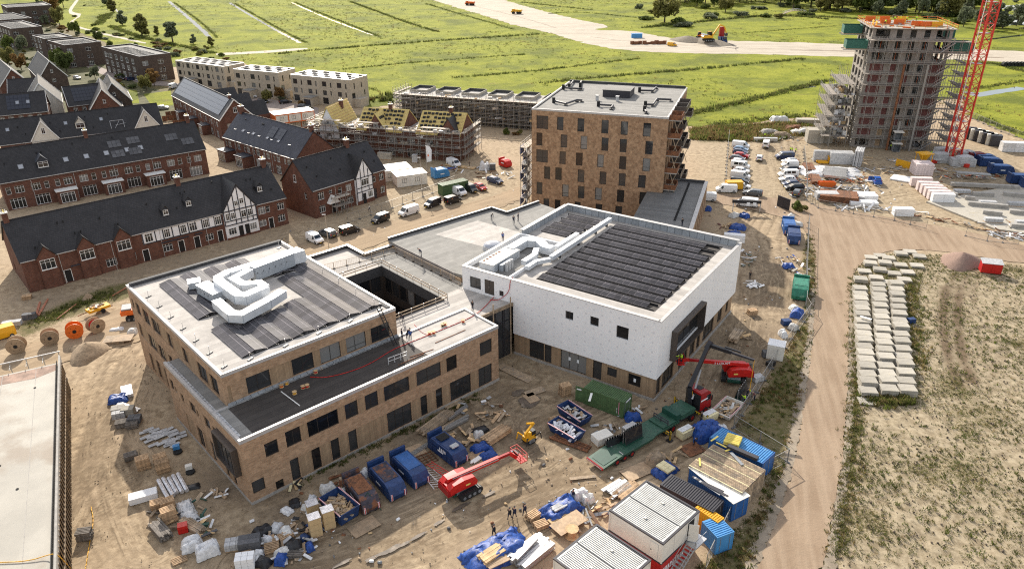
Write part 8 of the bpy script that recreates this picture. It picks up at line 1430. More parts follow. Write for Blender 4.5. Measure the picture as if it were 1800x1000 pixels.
for k,(x,y,rz,n,m,d)in enumerate(((254,822,30,9,m_pallet,'tall pallet stack left of the double pallet stack'),(283,812,30,6,m_pallet,'pallet stack behind the tallest double stack'),(288,828,30,9,m_pallet,'tall pallet stack nearest the school bay window'),(231,805,30,4,m_greypal,'low grey pallet stack at the shadow edge'),(300,915,32,10,m_pallet,'tall sunlit pallet stack in the left store'),(296,893,32,7,m_pallet,'pallet stack just behind the tall sunlit one'),(279,893,25,6,m_pallet,'pallet stack with planks at the left of the store'),(150,945,10,6,m_greypal,'dark pallet stack standing alone by the fin wall'),(316,985,35,1,m_pallet,'single pallet lying at the bottom of the left store'),(215,748,20,4,m_greypal,'dark grey pallet pile beside the paving slabs'),(233,750,20,4,m_greypal,'grey pallet pile nearest the school'),(428,982,20,3,m_pallet,'broken pallet pile near the white blocks'),(48,525,20,4,m_pallet,'small pallet stack at the end of the long brick terrace'),(937,910,40,4,m_pallet,'pallet stack left of the blue tarpaulin at the cabins'),(950,925,30,3,m_pallet,'lower pallet stack before the blue tarpaulin'),(993,694,25,10,m_pallet,'tall pallet stack left of the green container'),(975,745,25,5,m_pallet,'pallet stack between the two open skips'),(1322,552,10,5,m_pallet,'pallet stack with white boards on the sand behind the hall'),(1130,876,60,2,m_greypal,'two thin pallets near the cabins'))):pallets(d,(x,y),rz,n,m)
boxes('grey brick pack by the foil wrapped beams',(210,735),20,3,2,3,(.5,.4,.3),m_lgrey);boxes('white foam block pack on a pallet left of the plank stacks',(253,876),25,1,1,1,(3,1.3,.8),m_white,'foam block',pal=False);boxes('white block pack beside the bottom rubbish',(412,962),12,3,2,2,(.55,.6,.4),m_lgrey);boxes('white insulation cubes near the bottom edge',(433,995),10,3,2,3,(.6,.6,.45),m_white);boxes('dark grey block pack between the rubbish and the white blocks',(440,960),12,1,2,2,(2.2,.7,.5),m_dgrey);boxes('dark grey kerb pack at the tall pallet stack',(225,762)if 0 else(238,742),12,2,2,2,(.8,.6,.4),m_dgrey)
for k in range(34):board('flat grey stone slab in the loose spread by the school',(262+rU_(-8,58),766+rU_(-12,16)),1.3,.55,40+rG_(0,9),m_lgrey,.02+.006*k,.05,'paving slab','loose stone slabs','paving_slab')
pipes('silver ducts stacked beside the sunlit pallets',(297,842),(313,870),5,.26,m_foil);lump('plastic_sheet','clear plastic sheet over timber in the left store','sheet',(330,900),1.8,4.2,.6,m_plastic,35,61,20);lumber('dark plank stack at the lower left of the store',(275,925),(300,935)if 0 else(296,948),6,5,m_greypal,.22,.16);lumber('pale timber lengths under the clear sheet',(322,915),(356,935),6,3,m_plank,.2,.14);boxes('red and white crate among the pallets',(323,933),20,1,1,2,(1.0,.8,.5),m_redp,'crate','crate','crate_part',False)
lump('wrapped_bale','white plastic wrapped bale at the bottom of the left store','bale',(338,962),2.2,1.5,1.1,m_plastic,30,62,12,flat=.25);lump('wrapped_bale','larger white wrapped bale beside the first at the left store','bale',(366,972),2.4,1.6,1.3,m_plastic,30,63,12,flat=.25);tarp('blue tarpaulin on steel sections beside the left wall of the school',(208,702),2.6,2.0,.6,20,9);boxes('silver wrapped panel pack beside the tarpaulin',(224,690),-60,1,1,1,(2.8,1.4,.5),m_foil,'panel pack',pal=False);lumber('steel rails below the silver panel pack',(208,710),(244,722),5,1,m_steel,.2,.14,'rail bundle',pn='rail',name='rail_bundle');boxes('concrete block pack below the steel rails',(209,725),20,2,2,2,(.8,.6,.4),m_concrete);boxes('cream board pack beside the concrete blocks',(227,728),10,1,1,2,(1.6,1.2,.5),m_pale)
for k,(x,y)in enumerate(((311,790),(333,825))):t=thing('pump',['small blue pump with black hose by the school bay','white pump box on the dirt below the bay window'][k],'pump',g(x,y),.4);obj('case',MB().box(-.4,-.3,.1,.4,.3,.7),[m_lblue,m_unit][k],t);obj('hose_coil',MB().tube((.1,-.6,.02),(.1,-.6,.2),.55,14),m_black,t)
mix('spread of mixed litter round the rubbish heap',(515,920),44,4.2,3.0,[m_white,m_blackpl,m_plank,m_plastic,m_lgrey,m_bluep],rz=30,smin=.25,smax=.9);mix('boards and foil beside the sunlit pallets',(345,915),26,1.6,3.4,[m_plank,m_plastic,m_dgrey,m_freshwood,m_dkgreen],rz=35,smin=.6,smax=2.4);mix('timber lengths piled behind the tall pallets',(282,905),14,1.2,2.2,[m_plank,m_greypal,m_freshwood],rz=30,smin=1,smax=2.4)
for k,(x,y,m_)in enumerate(((520,975,m_greypal),(478,965,m_pallet),(503,945,m_pallet))):pallets(['grey broken pallets in the rubbish heap','pallet lying at the left of the rubbish heap','pallet pile on top of the rubbish heap'][k],(x,y),20*k,3,m_)
def bigreel(label,px,an,r,w,drum,face):
 t=thing('cable_drum',label,'cable drum',g(*px),R_(an),'large cable drums')
 obj('drum',MB().tube((0,-w/2,r),(0,w/2,r),r*.62,20),drum,t)
 for sg in(-1,1):
  f=obj('flange',MB().tube((0,sg*w/2-.06,r),(0,sg*w/2+.06,r),r,26),face,t);obj('hub_plate',MB().tube((0,sg*(w/2+.06),r),(0,sg*(w/2+.09),r),.3,12),m_dark,f)
  for k in range(6):obj('bolt',MB().tube((r*.55*cos(k*1.05),sg*(w/2+.06),r+r*.55*sin(k*1.05)),(r*.55*cos(k*1.05),sg*(w/2+.1),r+r*.55*sin(k*1.05)),.05,6),m_dark,f)
bigreel('wooden cable drum nearest the left edge of the photo',(33,619),20,1.35,1.2,m_plank,m_ply);bigreel('wooden cable drum with orange cable, second from the left',(91,604),30,1.3,1.3,m_orange,m_ply);bigreel('bright orange faced cable drum in the middle of the row',(134,592),30,1.3,1.3,m_orange,m_orange);bigreel('drum wound with red cable beside the orange drum',(171,583),55,1.25,1.4,m_redp,m_ply)
c,an,L=gd(150,557,190,543);t=thing('site_trailer','rusty yellow two wheeled trailer loaded with white sacks on the left track','trailer',(c.x,c.y,0),an);obj('bed',MB().box(-1.4,-.8,.6,2.2,.8,1.05),m_ypaint,t);obj('drawbar',MB().bar((-1.4,0,.7),(-3.0,0,.6),.12),m_rust,t);heap(t,14,1.4,.6,1.0,[m_bag,m_rust,m_plank],.4,1.2)
for y in(-.85,.85):obj('wheel',MB().tube((.8,y-.12,.4),(.8,y+.12,.4),.4,12),m_black,t)
for k,(a,b)in enumerate(((((60,555),(67,532))),((64,556),(80,527)),((95,562),(132,534)),((193,521),(221,505)))):pipes(['short rust brown pipes standing by the grey blocks','longer rust brown pipes beside the short ones','single long rust pipe beside the tyres','rust pipe at the school left corner'][k],a,b,1 if k>1 else 2,.11,mat('terracotta_pipe',(.35,.13,.07),.7)if k==0 else bpy.data.materials['terracotta_pipe'],grp='rust brown pipes')
boxes('dark grey block row beside the rust pipes',(53,560),15,2,1,2,(1.0,.9,.5),m_dgrey,pal=False);boxes('pale stone slab pile near the left edge track',(22,571),15,2,1,3,(1.4,1,.25),m_lgrey,pal=False);board('brown steel plate on the stacked boards near the sand heap',(217,594),2.8,2.2,10,m_ply,.5);boxes('board pack under the brown plate',(203,599),10,1,1,3,(3.2,2.2,.16),m_plank,pal=False);lump('waste_bag','white bag beside the brown plate at the school corner','bag',(233,585),1.6,1.2,.7,m_bag,10,71);lump('plastic_sheet','white sheet beside the orange excavator','sheet',(205,579),2.2,1.0,.3,m_plastic,10,72)
q0,q1=Vector((-63.9,90.6)),Vector((-40.0,45.6));dl=(q1-q0).normalized();LB=(q1-q0).length;an=atan2(dl.y,dl.x);B=thing('flat_concrete_building','low building with a pale screed roof and a wall of slanted timber fins','building',(q0.x,q0.y,0),an);ZB=5.6
m_screed=mat('pale_roof_screed',(.36,.335,.285),.6,var=.14,sc=.16,c2=(.27,.225,.175),cov=.56);rfm=[(0.25,-.1),(LB,-.1),(LB,-40),(.25,-40)];obj('roof',MB().prism(rfm,ZB-1.1,ZB-.9),m_screed,B);obj('wall',MB().box(.3,-39,-.2,LB,-.6,ZB-1.11),m_concrete,B);obj('roof_kerb',MB().box(-.1,-.12,ZB-1.0,LB,.12,ZB),m_concrete,B);obj('mid_rail',MB().box(0,-.02,2.7,LB,.2,2.86),m_plank,B)
for k in range(int(LB/.85)):
 for(z0,z1)in((0,2.68),(2.88,ZB-.52)):obj('timber_fin',MB().add([(k*.85,0,z0),(k*.85+.5,.2,z0),(k*.85+1.1,.2,z1),(k*.85+.6,0,z1),(k*.85,-.1,z0),(k*.85+.5,.1,z0),(k*.85+1.1,.1,z1),(k*.85+.6,-.1,z1)],[(3,2,1,0),(4,5,6,7),(0,1,5,4),(1,2,6,5),(2,3,7,6),(3,0,4,7)]),m_plank,B)
obj('dark_back',MB().box(.1,-.5,0,LB,-.45,ZB-.52),m_dark,B);obj('dark_gap',MB().box(-1.3,-40,1.0,-.1,0,1.2),m_dark,B);obj('end_rail',MB().box(-1.5,-40,ZB-.1,-1.38,.1,ZB+.02),m_steel,B)  # low black sheet stands in for shade in the gap before the end rail
for k in range(20):obj('rail_post',MB().box(-1.48,-.2-k*2,2,-1.4,-.1-k*2,ZB-.1).box(-1.4,-.18-k*2,ZB-.5,.2,-.1-k*2,ZB-.42),m_gsteel,B)
for k in range(7):obj('roof_drain',MB().tube((0,0,0),(0,0,.06),.16,8),m_black,B,(6+k*5.5,-3-(k*7%9),ZB-.9))
for k in range(9):obj('roof_seam',MB().box(.3,-3-k*4-.03,ZB-.899,LB,-3-k*4+.03,ZB-.89),m_concrete,B)
obj('red_stain',MB().prism([(.6,-.3),(2.4,-.6),(3.4,-3),(3.0,-7),(4.6,-9),(2.2,-14),(.5,-22)],ZB-.898,ZB-.894),mat('rust_stain',(.3,.2,.15),.8,var=.3,sc=.8),B)
curve('hose','yellow hose trailing over the pale roof and down to the dirt',[g(-5,988,4.8),g(50,986,4.8),g(92,972,5.0),g(103,975,5.6),g(124,998,.1)],.05,m_ypaint,'hose');curve('hose','thin yellow hose lying along the dirt beside the fin wall',[g(150,1000,.08),g(158,950,.08),g(165,915,.08),g(160,890,.08)],.04,m_ypaint,'hose')
tarp('blue tarpaulin heap over boards left of the white cabins',(985,897),5.0,3.0,.9,35,12);board('large plywood sheet resting on the blue tarpaulin',(1000,918),4.0,2.0,38,m_ply,.6);boxes('sheet pack under the large plywood sheet',(990,916),38,1,1,3,(3.2,1.8,.18),m_freshwood,'board pack',pal=False);lumber('grey bundle on the tarpaulin',(968,897),(993,884),3,1,m_lgrey,.3,.2,z=.7);t=reel('wooden_spool','pale wooden cable spool standing by the plywood sheet',g(1005,942),m_freshwood,.75,1.1)
lump('wrapped_pallet','white wrapped pallet load beside the bending worker','pallet load',(1018,874),2.0,1.4,1.1,m_plastic,20,73,12,flat=.25);lump('wrapped_pallet','second wrapped pallet with grey goods','pallet load',(1033,880),1.5,1.2,1.0,m_bag,20,74,12,flat=.25);lumber('silver cladding sheets stacked at the cabins',(1066,868),(1098,848),4,2,m_steel,.5,.14,'sheet stack',pn='sheet',name='sheet_stack');lumber('brown timber lengths beside the silver sheets',(1083,874),(1115,850),7,2,m_pallet,.22,.14);mix('boards and planks between the tarpaulin and the cabin',(1045,905),22,3.2,1.2,[m_freshwood,m_plank,m_grey,m_ply],rz=38,smin=1.5,smax=3.2)
tarp('large blue tarpaulin at the bottom edge under timber',(872,972),7.5,4.0,1.0,35,14);lumber('fresh timber beams on the bottom blue tarpaulin',(845,985),(880,962),5,2,m_freshwood,.3,.16,z=.8);lumber('plywood strips on the bottom blue tarpaulin',(853,992),(890,975),4,1,m_ply,.35,.1,z=.8);lumber('galvanised steel sections stacked at the bottom edge',(905,995),(958,953),8,4,m_steel,.32,.2,'steel stack',pn='section',name='steel_stack');lumber('steel profile resting askew on the stack',(902,985),(938,948),2,1,m_steel,.3,.3,'steel profile',z=.9,pn='section',name='steel_stack')
tarp('bright blue tarpaulin heap in front of the slatted canopy',(1243,762),4.4,3.2,1.4,20,15);lump('waste_bag','white plastic bundle behind the blue tarpaulin heap','bag',(1268,762),1.6,1.2,1.2,m_plastic,10,75);
for k,(x,y)in enumerate(((1204,766),(1246,738))):t=boxes(['insulation board pack on a blue cart by the workers','cream insulation board pack near the truck front'][k],(x,y),35,1,1,4,(2.2,1.2,.25),m_pyel,'board pack','board_pack','insulation_board');obj('white_cover',MB().box(-1.0,-.3,1.17,1.0,.5,1.22),m_plastic,t)
lump('timber_rack','timber rack heaped with offcuts before the canopy','rack',(1152,812),2.4,1.8,1.2,m_plank,40,76,12,flat=.3);tarp('blue cover under a yellow timber frame',(1168,828),3.2,2.2,.8,40,16);boxes('yellow timber frames on the blue cover',(1170,822),40,2,3,1,(.7,.6,.25),m_pyel,'timber crate','timber_crate','frame_part',False,.7);mix('plywood and timber left of the timber rack',(1185,806),10,1.6,1.2,[m_ply,m_freshwood],rz=40,smin=1.5,smax=2.6);boxes('white topped pallet load beside the trailer',(1058,776),30,1,1,3,(2.4,1.6,.35),m_unit);mix('grey mats and stone behind the trailer',(1062,755),14,1.6,1.0,[m_lgrey,m_plank,m_grey]);lump('waste_bag','blue and white bags beside the trailer head','bag',(1112,735),2.2,1.6,.9,m_tarp,10,77);mix('boards and foil at the container end',(1108,722),16,1.6,1.0,[m_freshwood,m_plastic,m_ply])
for k,(x,y,s,m,d)in enumerate(((1386,470,2.2,m_tarp,'blue sheet on scrap by the fence, middle of the strip'),(1412,497,2.0,m_tarp,'bright blue bag just above the green skip'),(1401,553,3.0,m_tarp,'flat blue sheet below the green skip'),(1395,545,1.8,m_bag,'white bag below the green skip'),(1308,381,2.4,m_tarp,'dark blue covered pile behind the annex'),(1297,401,3.4,m_tarp,'pale blue covered heap of firewood behind the annex'),(1290,413,3.0,m_tarp,'blue sheet strip behind the hall corner'),(1290,380,2.6,m_bag,'white bags beside the annex'),(1245,369,2.0,m_tarp,'blue roll at the annex wall'),(1376,590,1.6,m_plastic,'white plastic above the equipment cabinet'),(1394,578,1.6,m_bag,'grey bag under the fence bend'),(1400,395,2.6,m_bag,'white waste beside the tipped blue skips'),(1390,382,1.6,m_bag,'white bag at the gate hedge'))):lump('covered_pile',d,'covered pile',(x,y),s,s*.7,.9,m,k*31,90+k,12)
mix('scrap boards and bags along the road fence',(1398,470),40,2.2,5,[m_ply,m_plastic,m_tarp,m_freshwood,m_pale],smin=.6);mix('firewood heap behind the annex corner',(1283,398),40,2.4,1.4,[m_freshwood,m_rednet,m_plank],smax=.9);mix('white scrap leaning at the hall rear',(1325,500),18,1.4,1.8,[m_white,m_steel,m_plastic]);mix('boards and steel props behind the hall wall',(1312,455),30,1.6,3.4,[m_gsteel,m_plank,m_white,m_dkgreen]);mix('crossed timbers beside the boom lift',(1305,592),8,1.2,.9,[m_freshwood,m_plank],smin=1.2,smax=2.2);boxes('white board pile at the hall rear corner',(1290,424),-15,1,1,2,(4.2,1.4,.8),m_white,'board pack',pal=False);lumber('blue and brown planks in a crate by the boom lift',(1285,602),(1297,585),5,4,m_plank,.3,.2)
boxes('black crate near the white cabinet',(1381,570),10,1,1,1,(1.4,1,.9),m_bluep,'crate','crate','crate_part',False);boxes('grey tyres and blocks left of the cabinet',(1350,626),0,2,1,2,(.9,.9,.5),m_dgrey,pal=False);boxes('grey tub beside the glass workers',(1331,668),20,1,1,1,(1.5,1.1,.8),m_lgrey,'tub','tub','tub_part',False);boxes('black tub by the fence near the cabinet',(1354,642),30,1,1,1,(1.2,.9,.7),m_blackpl,'tub','tub','tub_part',False)
boxes('white brick packs beside the scaffolded row',(677,280),-15,3,1,3,(1.3,1.2,.6),m_pale);boxes('white brick pack left of the white van',(730,286),-10,1,1,4,(1.4,1.2,.55),m_lgrey);lump('covered_pile','white wrapped load near the end of the street','covered pile',(852,298),2.8,2,2,m_plastic,0,111,12,flat=.3);boxes('dark block pack beside the wrapped load',(866,300),0,1,1,3,(1.6,1.4,.6),m_dgrey);lumber('timber lengths in front of the scaffolded row',(785,290),(835,297),5,2,m_freshwood,.3,.14);tarp('blue sheet on the timber lengths',(795,297),3,1.2,.4,0,112);t=thing('sail_flag','white advertising sail flag with orange mark beside the white van','flag',g(751,301),0);obj('mast',MB().tube((0,0,0),(0,0,7),.06,6),m_steel,t);obj('flag',MB().poly([(0,0,2.4),(1.3,-.2,2.8),(1.5,.1,5.8),(.9,0,6.9),(0,0,7)]),m_paper,t);obj('orange_mark',MB().poly([(.3,-.09,4),(.9,-.12,4.1),(.8,-.1,4.8),(.4,-.08,4.7)]),m_orange,t)
for k,(x,y,h)in enumerate(((742,340,9),(578,434,7))):t=thing('lamp_post',['grey lamp post beside the white cabins','slim lamp post by the parked small white van'][k],'lamp post',g(x,y),0);obj('pole',MB().tube((0,0,0),(0,0,h),.09,8,.06),m_steel,t);obj('lamp_head',MB().box(-.6,-.12,h,.15,.12,h+.12),m_lgrey,t)
tag(obj('board',MB().box(-1.8,-.1,0,1.8,.1,2.6),m_anth,None,g(1376,366),R_(-62)),'dark site gate board with white sign facing the car park','gate board');t=thing('gate_beam','black barrier beam on posts at the site entrance','barrier',g(1312,372),R_(-8));obj('beam',MB().box(-3.4,-.2,2.0,3.0,.2,2.7),m_blackpl,t)
for x in(-3.2,2.8):obj('post',MB().box(x,-.1,0,x+.2,.1,2.0),m_steel,t)
for x in(-.2,1.2):obj('notice',MB().box(x,-.23,1.5,x+.7,-.205,2.3),m_paper,t)
boxes('big grey concrete wall panels standing left of the silo',(1462,284),-8,1,3,1,(10,.35,3.0),m_lgrey,'panel rack','panel_rack','panel',False,gap=.25);boxes('grey wall panels behind the yellow formwork',(1477,288),-8,1,3,1,(6,.35,3.1),m_lgrey,'panel rack','panel_rack','panel',False,gap=.2);boxes('leaning pale concrete panels beside the blue pickup',(1507,289),62,1,5,1,(5,.35,4.2),m_lgrey,'panel rack','panel_rack','panel',False,gap=.06);boxes('small grey panel in front of the big wall panels',(1443,284),-8,1,1,1,(4,.4,1.8),m_lgrey,'panel','concrete_block','panel',False)
boxes('white topped brick packs left of the silo',(1430,249),-8,1,1,3,(4.6,4,1.3),m_pale,pal=False);boxes('white topped brick packs touching the silo',(1447,249),-8,1,1,3,(4.2,4,1.3),m_pale,pal=False);t=thing('cement_silo','white cement silo with red square sign beside the tower','silo',g(1466,249),0);obj('tank',MB().tube((0,0,2),(0,0,7.4),1.55,18),m_white,t);obj('cone',MB().tube((0,0,.9),(0,0,2),.4,18,1.55),m_white,t);obj('dome',MB().tube((0,0,7.4),(0,0,7.8),1.55,18,.8),m_white,t);obj('sign',MB().box(-.1,-1.62,4.8,1.1,-1.52,6.2),m_redp,t)
for x in(-1,1):
 for y in(-1,1):obj('leg',MB().bar((x,y,0),(x,y,2.4),.14),m_steel,t)
for k,(x,y,n)in enumerate(((1444,286,1),(1464,286,3))):lumber(['low yellow formwork beam pile','yellow formwork beam stack at the panels'][k],(x-9,y),(x+9,y+.5),3,n*2,m_ypaint,.5,.3,'formwork stack',pn='beam',name='formwork_stack')
lump('plastic_sheet','white sheet over the long steel sections in the yard','sheet',(1460,303),15,9,.8,m_plastic,-10,121,20);lumber('grey steel sections on the white sheet',(1447,303),(1488,307),9,2,m_steel,.9,.3,'steel stack',z=.6,pn='section',name='steel_stack');lumber('orange brown steel beams at the yard fence, farther pile',(1420,292),(1427,304),5,3,m_rust,.5,.3,'beam stack',pn='beam',name='beam_stack');lumber('orange brown steel beams at the yard fence, nearer pile',(1431,312),(1438,326),5,3,m_rust,.5,.3,'beam stack',pn='beam',name='beam_stack');t=thing('orange_crate','orange steel mesh crate in the middle of the yard','crate',g(1454,329),R_(-5));obj('panel',MB().box(-2,-.08,0,2,.08,1.3),m_orange,t);obj('panel',MB().box(-2,1.2,0,2,1.32,1.2),m_orange,t);mix('formwork parts and clamps behind the orange crate',(1468,318),60,9,2.2,[m_steel,m_gsteel,m_white,m_plank,m_orange,m_rust],smin=.8,smax=3);mix('steel tubes in front of the orange crate',(1462,333),40,9,1.2,[m_gsteel,m_steel],smin=2,smax=5);lumber('dark rusted sheet piles at the yard front',(1440,347),(1505,353),6,5,m_rust,.9,.3,'sheet pile stack',pn='sheet',name='sheet_stack');boxes('grey slab pack on the rusted sheets',(1452,349),-6,1,1,4,(5,2.6,.4),m_lgrey,pal=False)
boxes('grey panel pack right of the rusted sheets',(1508,349),70,1,1,2,(4.5,2.4,.6),m_lgrey,pal=False);boxes('white panel pack beside the grey panels',(1522,349),-5,1,1,2,(4.4,3,.6),m_white,pal=False);boxes('white board pack at the front of the yard',(1517,360),-5,1,1,2,(6.2,2,.45),m_white,pal=False);boxes('white wrapped unit alone at the front fence',(1586,378),-8,1,1,1,(4.2,1.8,1.7),m_white,'wrapped unit','wrapped_unit','unit',False);mix('timber and white boxes beside the pickup',(1513,318),30,3,5,[m_freshwood,m_white,m_plank],smin=.8,smax=3);mix('long steel lengths inside the front fence',(1540,369),30,9,.8,[m_steel,m_white,m_gsteel],rz=-12,smin=2,smax=5)
for k in range(6):boxes(f'white and red block pack row, {["farthest pair", "second from the far end", "third pack", "fourth pack", "fifth pack", "pack with blue bands nearest the road"][k]}',(1622+k*6.6,330+k*5.2)if k else(1617,327),-8,2,1,5,(2.4,1.4,.42),mat('pink_white_block',(.62,.52,.5),.8)if k==0 else bpy.data.materials['pink_white_block']if k<5 else m_white)
boxes('tall pink and white block pack beside the white plate',(1618,306),-8,2,2,6,(2.2,2,.5),bpy.data.materials['pink_white_block']);tag(obj('white_plate',MB().box(-4,-2.2,0,4,2.2,.3),m_white,None,g(1597,317),R_(-38)),'white slab lying flat beside the block packs','slab');t=thing('concrete_skip','orange concrete hopper on a steel frame near the crane','hopper',g(1620,295),R_(10));obj('hopper',MB().tube((0,0,2),(0,0,4),.6,12,1.7),m_ypaint,t);obj('platform',MB().box(-1.8,-1.5,3.9,1.8,1.5,4.05),m_ypaint,t)
for x in(-1.5,1.5):
 for y in(-1.2,1.2):obj('leg',MB().bar((x,y,0),(x,y,3.9),.15),m_ypaint,t)
tag(obj('formwork_stack',MB().box(-2,-.15,0,2,.15,1.8),m_ypaint,None,g(1586,294),R_(-60)),'orange formwork panel leaning near the hopper','formwork panel');boxes('grey ballast slabs beside the crane foot',(1690,291),-8,1,1,4,(6,2.6,.5),m_lgrey,pal=False);boxes('grey stone packs left of the crane foot',(1650,285),-8,1,1,4,(4,2.4,.5),m_lgrey,pal=False);lumber('steel trestle tables in front of the crane',(1680,304),(1740,308),3,1,m_gsteel,.6,.3,'trestle',z=1.3,pn='beam',name='trestle');mix('dark scrap under the trestles',(1700,310),40,10,1.2,[m_rust,m_black,m_gsteel,m_orange])
for k in range(7):tag(obj('grey_crate',MB().box(-1.4,-1.2,0,1.4,1.2,3.2),m_unit if k%2 else m_anth,None,g(1704+k*7.2,243+k*2.2),R_(-20)),f'tall {["dark", "pale"][k % 2]} crate by the field fence, {["first", "second", "third", "fourth", "fifth", "sixth", "last"][k]} of the row from the crane','crate','tall crates at the field fence')
boxes('white wrapped bales at the right photo edge',(1790,266),-10,3,1,2,(3.2,2.4,1.3),m_plastic,'bale stack',pal=False)
F1=[g(*q,0)for q in((1628,356),(1838,318),(1860,420),(1748,404))];sl_=thing('foundation_slab','pale concrete foundation slab with low wall stubs at the right edge','foundation',(0,0,0),0);obj('slab',MB().prism([(p.x,p.y)for p in F1],-.05,.3),m_pale,sl_)
for k,(a,b)in enumerate((((1670,328),(1790,334)),((1695,352),(1712,354)),((1708,345),(1745,347)),((1762,345),(1810,350)),((1700,362),(1770,368)),((1726,377),(1760,381)),((1773,376),(1820,381)),((1775,401),(1815,404)),((1660,340),(1680,348)))):c,an,L=gd(*a,*b);obj('wall_stub',MB().box(-L/2,-.5,.31,L/2,.5,1.1),m_concrete,sl_,(c.x,c.y,0),an)
mix('timber edge boards along the foundation slab',(1700,398),40,12,.5,[m_plank,m_rust,m_freshwood],rz=-42,smin=1.5,smax=3.5);mix('steel props and dark boards at the slab corner',(1780,416),40,4,2,[m_black,m_plastic,m_rust,m_white],rz=-20,smin=1,smax=3)
for k in range(6):lump('scrap_heap',['white debris heap at the top of the car park','rust brown heap beside the field','white bags on the field edge','brown drum pile near the yellow worker','grey rubble by the tall fence','pale rubble near the silo store'][k],'scrap heap',[(1370,212),(1395,228),(1405,235),(1373,241),(1352,236),(1420,232)][k],6,3,1.3,[m_plastic,m_rust,m_bag,m_plank,m_concrete,m_pale][k],0,131+k,14)
boxes('cream block packs behind the field scrap',(1427,218),-8,2,1,2,(5,2.6,.8),m_pale,pal=False);boxes('pipe crates below the yellow worker',(1345,248),-5,1,2,2,(7,.6,.5),m_steel,'pipe crate',pal=False)
t=thing('pipe_coils','dark pipe coils on the sand road at the right edge','pipe coils',g(1788,117),0)
for k in range(8):obj('coil',MB().tube((k*1.6-6,-1,1),(k*1.6-6,1,1),1.0,12),m_black,t)
for k,(x,y,n,rx,ry,d)in enumerate(((1560,300,26,8,3,'loose timber and steel between the wall panels and the hopper'),(1470,342,34,12,2,'steel and timber lengths between the crate and the rusted sheets'),(1650,300,30,6,3,'crane parts and timbers at the foot of the crane'),(1745,312,40,14,2,'trestles and formwork scrap before the blue skips'),(1530,282,22,8,2,'small materials at the foot of the tower scaffold'),(1395,246,30,10,3,'materials scattered at the top of the car park'),(800,300,40,10,3,'building materials in front of the scaffolded houses'),(870,310,20,5,3,'rubble and timber near the end of the street'),(1760,395,26,8,3,'steel and timber on the foundation slab edge'))):mix(d,(x,y),n,rx,ry,[m_steel,m_white,m_plank,m_freshwood,m_lgrey,m_gsteel,m_rust,m_pale],smin=.6,smax=2.8)
for k,(x,y)in enumerate(((1660,352),(1690,340),(1735,360),(1785,362),(1745,390),(1800,395))):boxes(['low block pack on the foundation slab, nearest the white packs','low block pack by the far slab edge','low block pack in the middle of the slab','low block pack between two wall stubs','low block pack near the slab corner','low block pack at the photo edge'][k],(x,y),-8,2,1,2,(1.8,1.2,.4),m_lgrey,z=.3)
SLK=MB().box(-1.13,-.86,0,1.13,.86,.15).mesh('concrete_slab');SLK.materials.append(m_pale)
def slabstack(p,an,n,label,grp='stacked concrete slabs on the field'):
 t=thing('slab_stack',label,'slab stack',(p.x,p.y,0),an,grp)
 for k in range(n):obj('concrete_slab',SLK,None,t,(rG_(0,.025),rG_(0,.03),.06+k*.17),rG_(0,.008))
rk=['left','middle','right']
for ci,(xb,xt,yb,yt,n)in enumerate(((1527,1512,684,506,17),(1562,1544,682,500,17),(1595,1575,683,498,16))):
 pa,pb=g(xb,yb,.9),g(xt,yt,.9)
 for k in range(n):
  f=k/(n-1);p=pa+(pb-pa)*f;slabstack(p,R_(-7)+rG_(0,.03),random.randint(5,7),f'concrete slab stack, {["first", "second", "third", "fourth", "fifth", "sixth", "seventh", "eighth", "ninth", "tenth", "eleventh", "twelfth", "thirteenth", "fourteenth", "fifteenth", "sixteenth", "seventeenth"][k]} from the near end of the {rk[ci]} column')
for k,(x,y)in enumerate(((1513,490),(1540,488),(1566,494),(1590,490),(1520,474),(1547,472),(1572,478),(1596,476),(1530,462),(1556,460),(1532,450),(1584,463),(1612,464),(1548,447),(1584,444),(1617,448),(1562,452),(1600,440))):slabstack(g(x,y,.5),R_(-12)+rG_(0,.06),random.randint(2,4),f'low concrete slab stack in the loose group by the junction, {["first", "second", "third", "fourth"][k % 4]} of its row {["nearest", "next", "middle", "far", "farthest"][k//4]}')
slabstack(g(1524,704,.2),R_(-9),1,'single concrete slab lying before the near end of the columns');tag(obj('white_strip',MB().box(-.9,-.2,0,.9,.2,.1),m_white,None,g(1522,559,1.3),R_(-40)),'white strip lying on a slab stack of the left column','strip');tag(obj('dark_bin',MB().box(-.6,-.4,0,.6,.4,.8),m_bluep,None,g(1601,567),.2),'dark blue bin beside the right slab column','bin')
HP=MB()
for(p,q)in(((0,0,.1),(3.4,0,.1)),((0,0,2),(3.4,0,2)),((0,0,.0),(0,0,2.05)),((3.4,0,0),(3.4,0,2.05))):HP.bar(p,q,.06)
for k in range(1,17):HP.bar((k*.2,0,.1),(k*.2,0,2),.008)
for k in range(1,5):HP.bar((0,0,.1+k*.38),(3.4,0,.1+k*.38),.008)
HPM=HP.mesh('fence_panel');HPM.materials.append(m_gsteel);HFM=MB().box(-.35,-.12,0,.35,.12,.14).mesh('fence_foot');HFM.materials.append(m_dgrey)
def heras(label,px,grp='mesh site fences'):
 t=thing('mesh_fence',label,'fence',(0,0,0),0,grp);P=[g(*q)for q in px]
 for i in range(len(P)-1):
  a,b=P[i],P[i+1];L=(b-a).length;n=max(1,round(L/3.45));e=(b-a)/n;an=atan2(e.y,e.x)
  for k in range(n):o=obj('fence_panel',HPM,None,t,a+e*k,an);o.scale=(e.length/3.45,1,1);obj('fence_foot',HFM,None,t,a+e*k,an+pi/2)
 return t
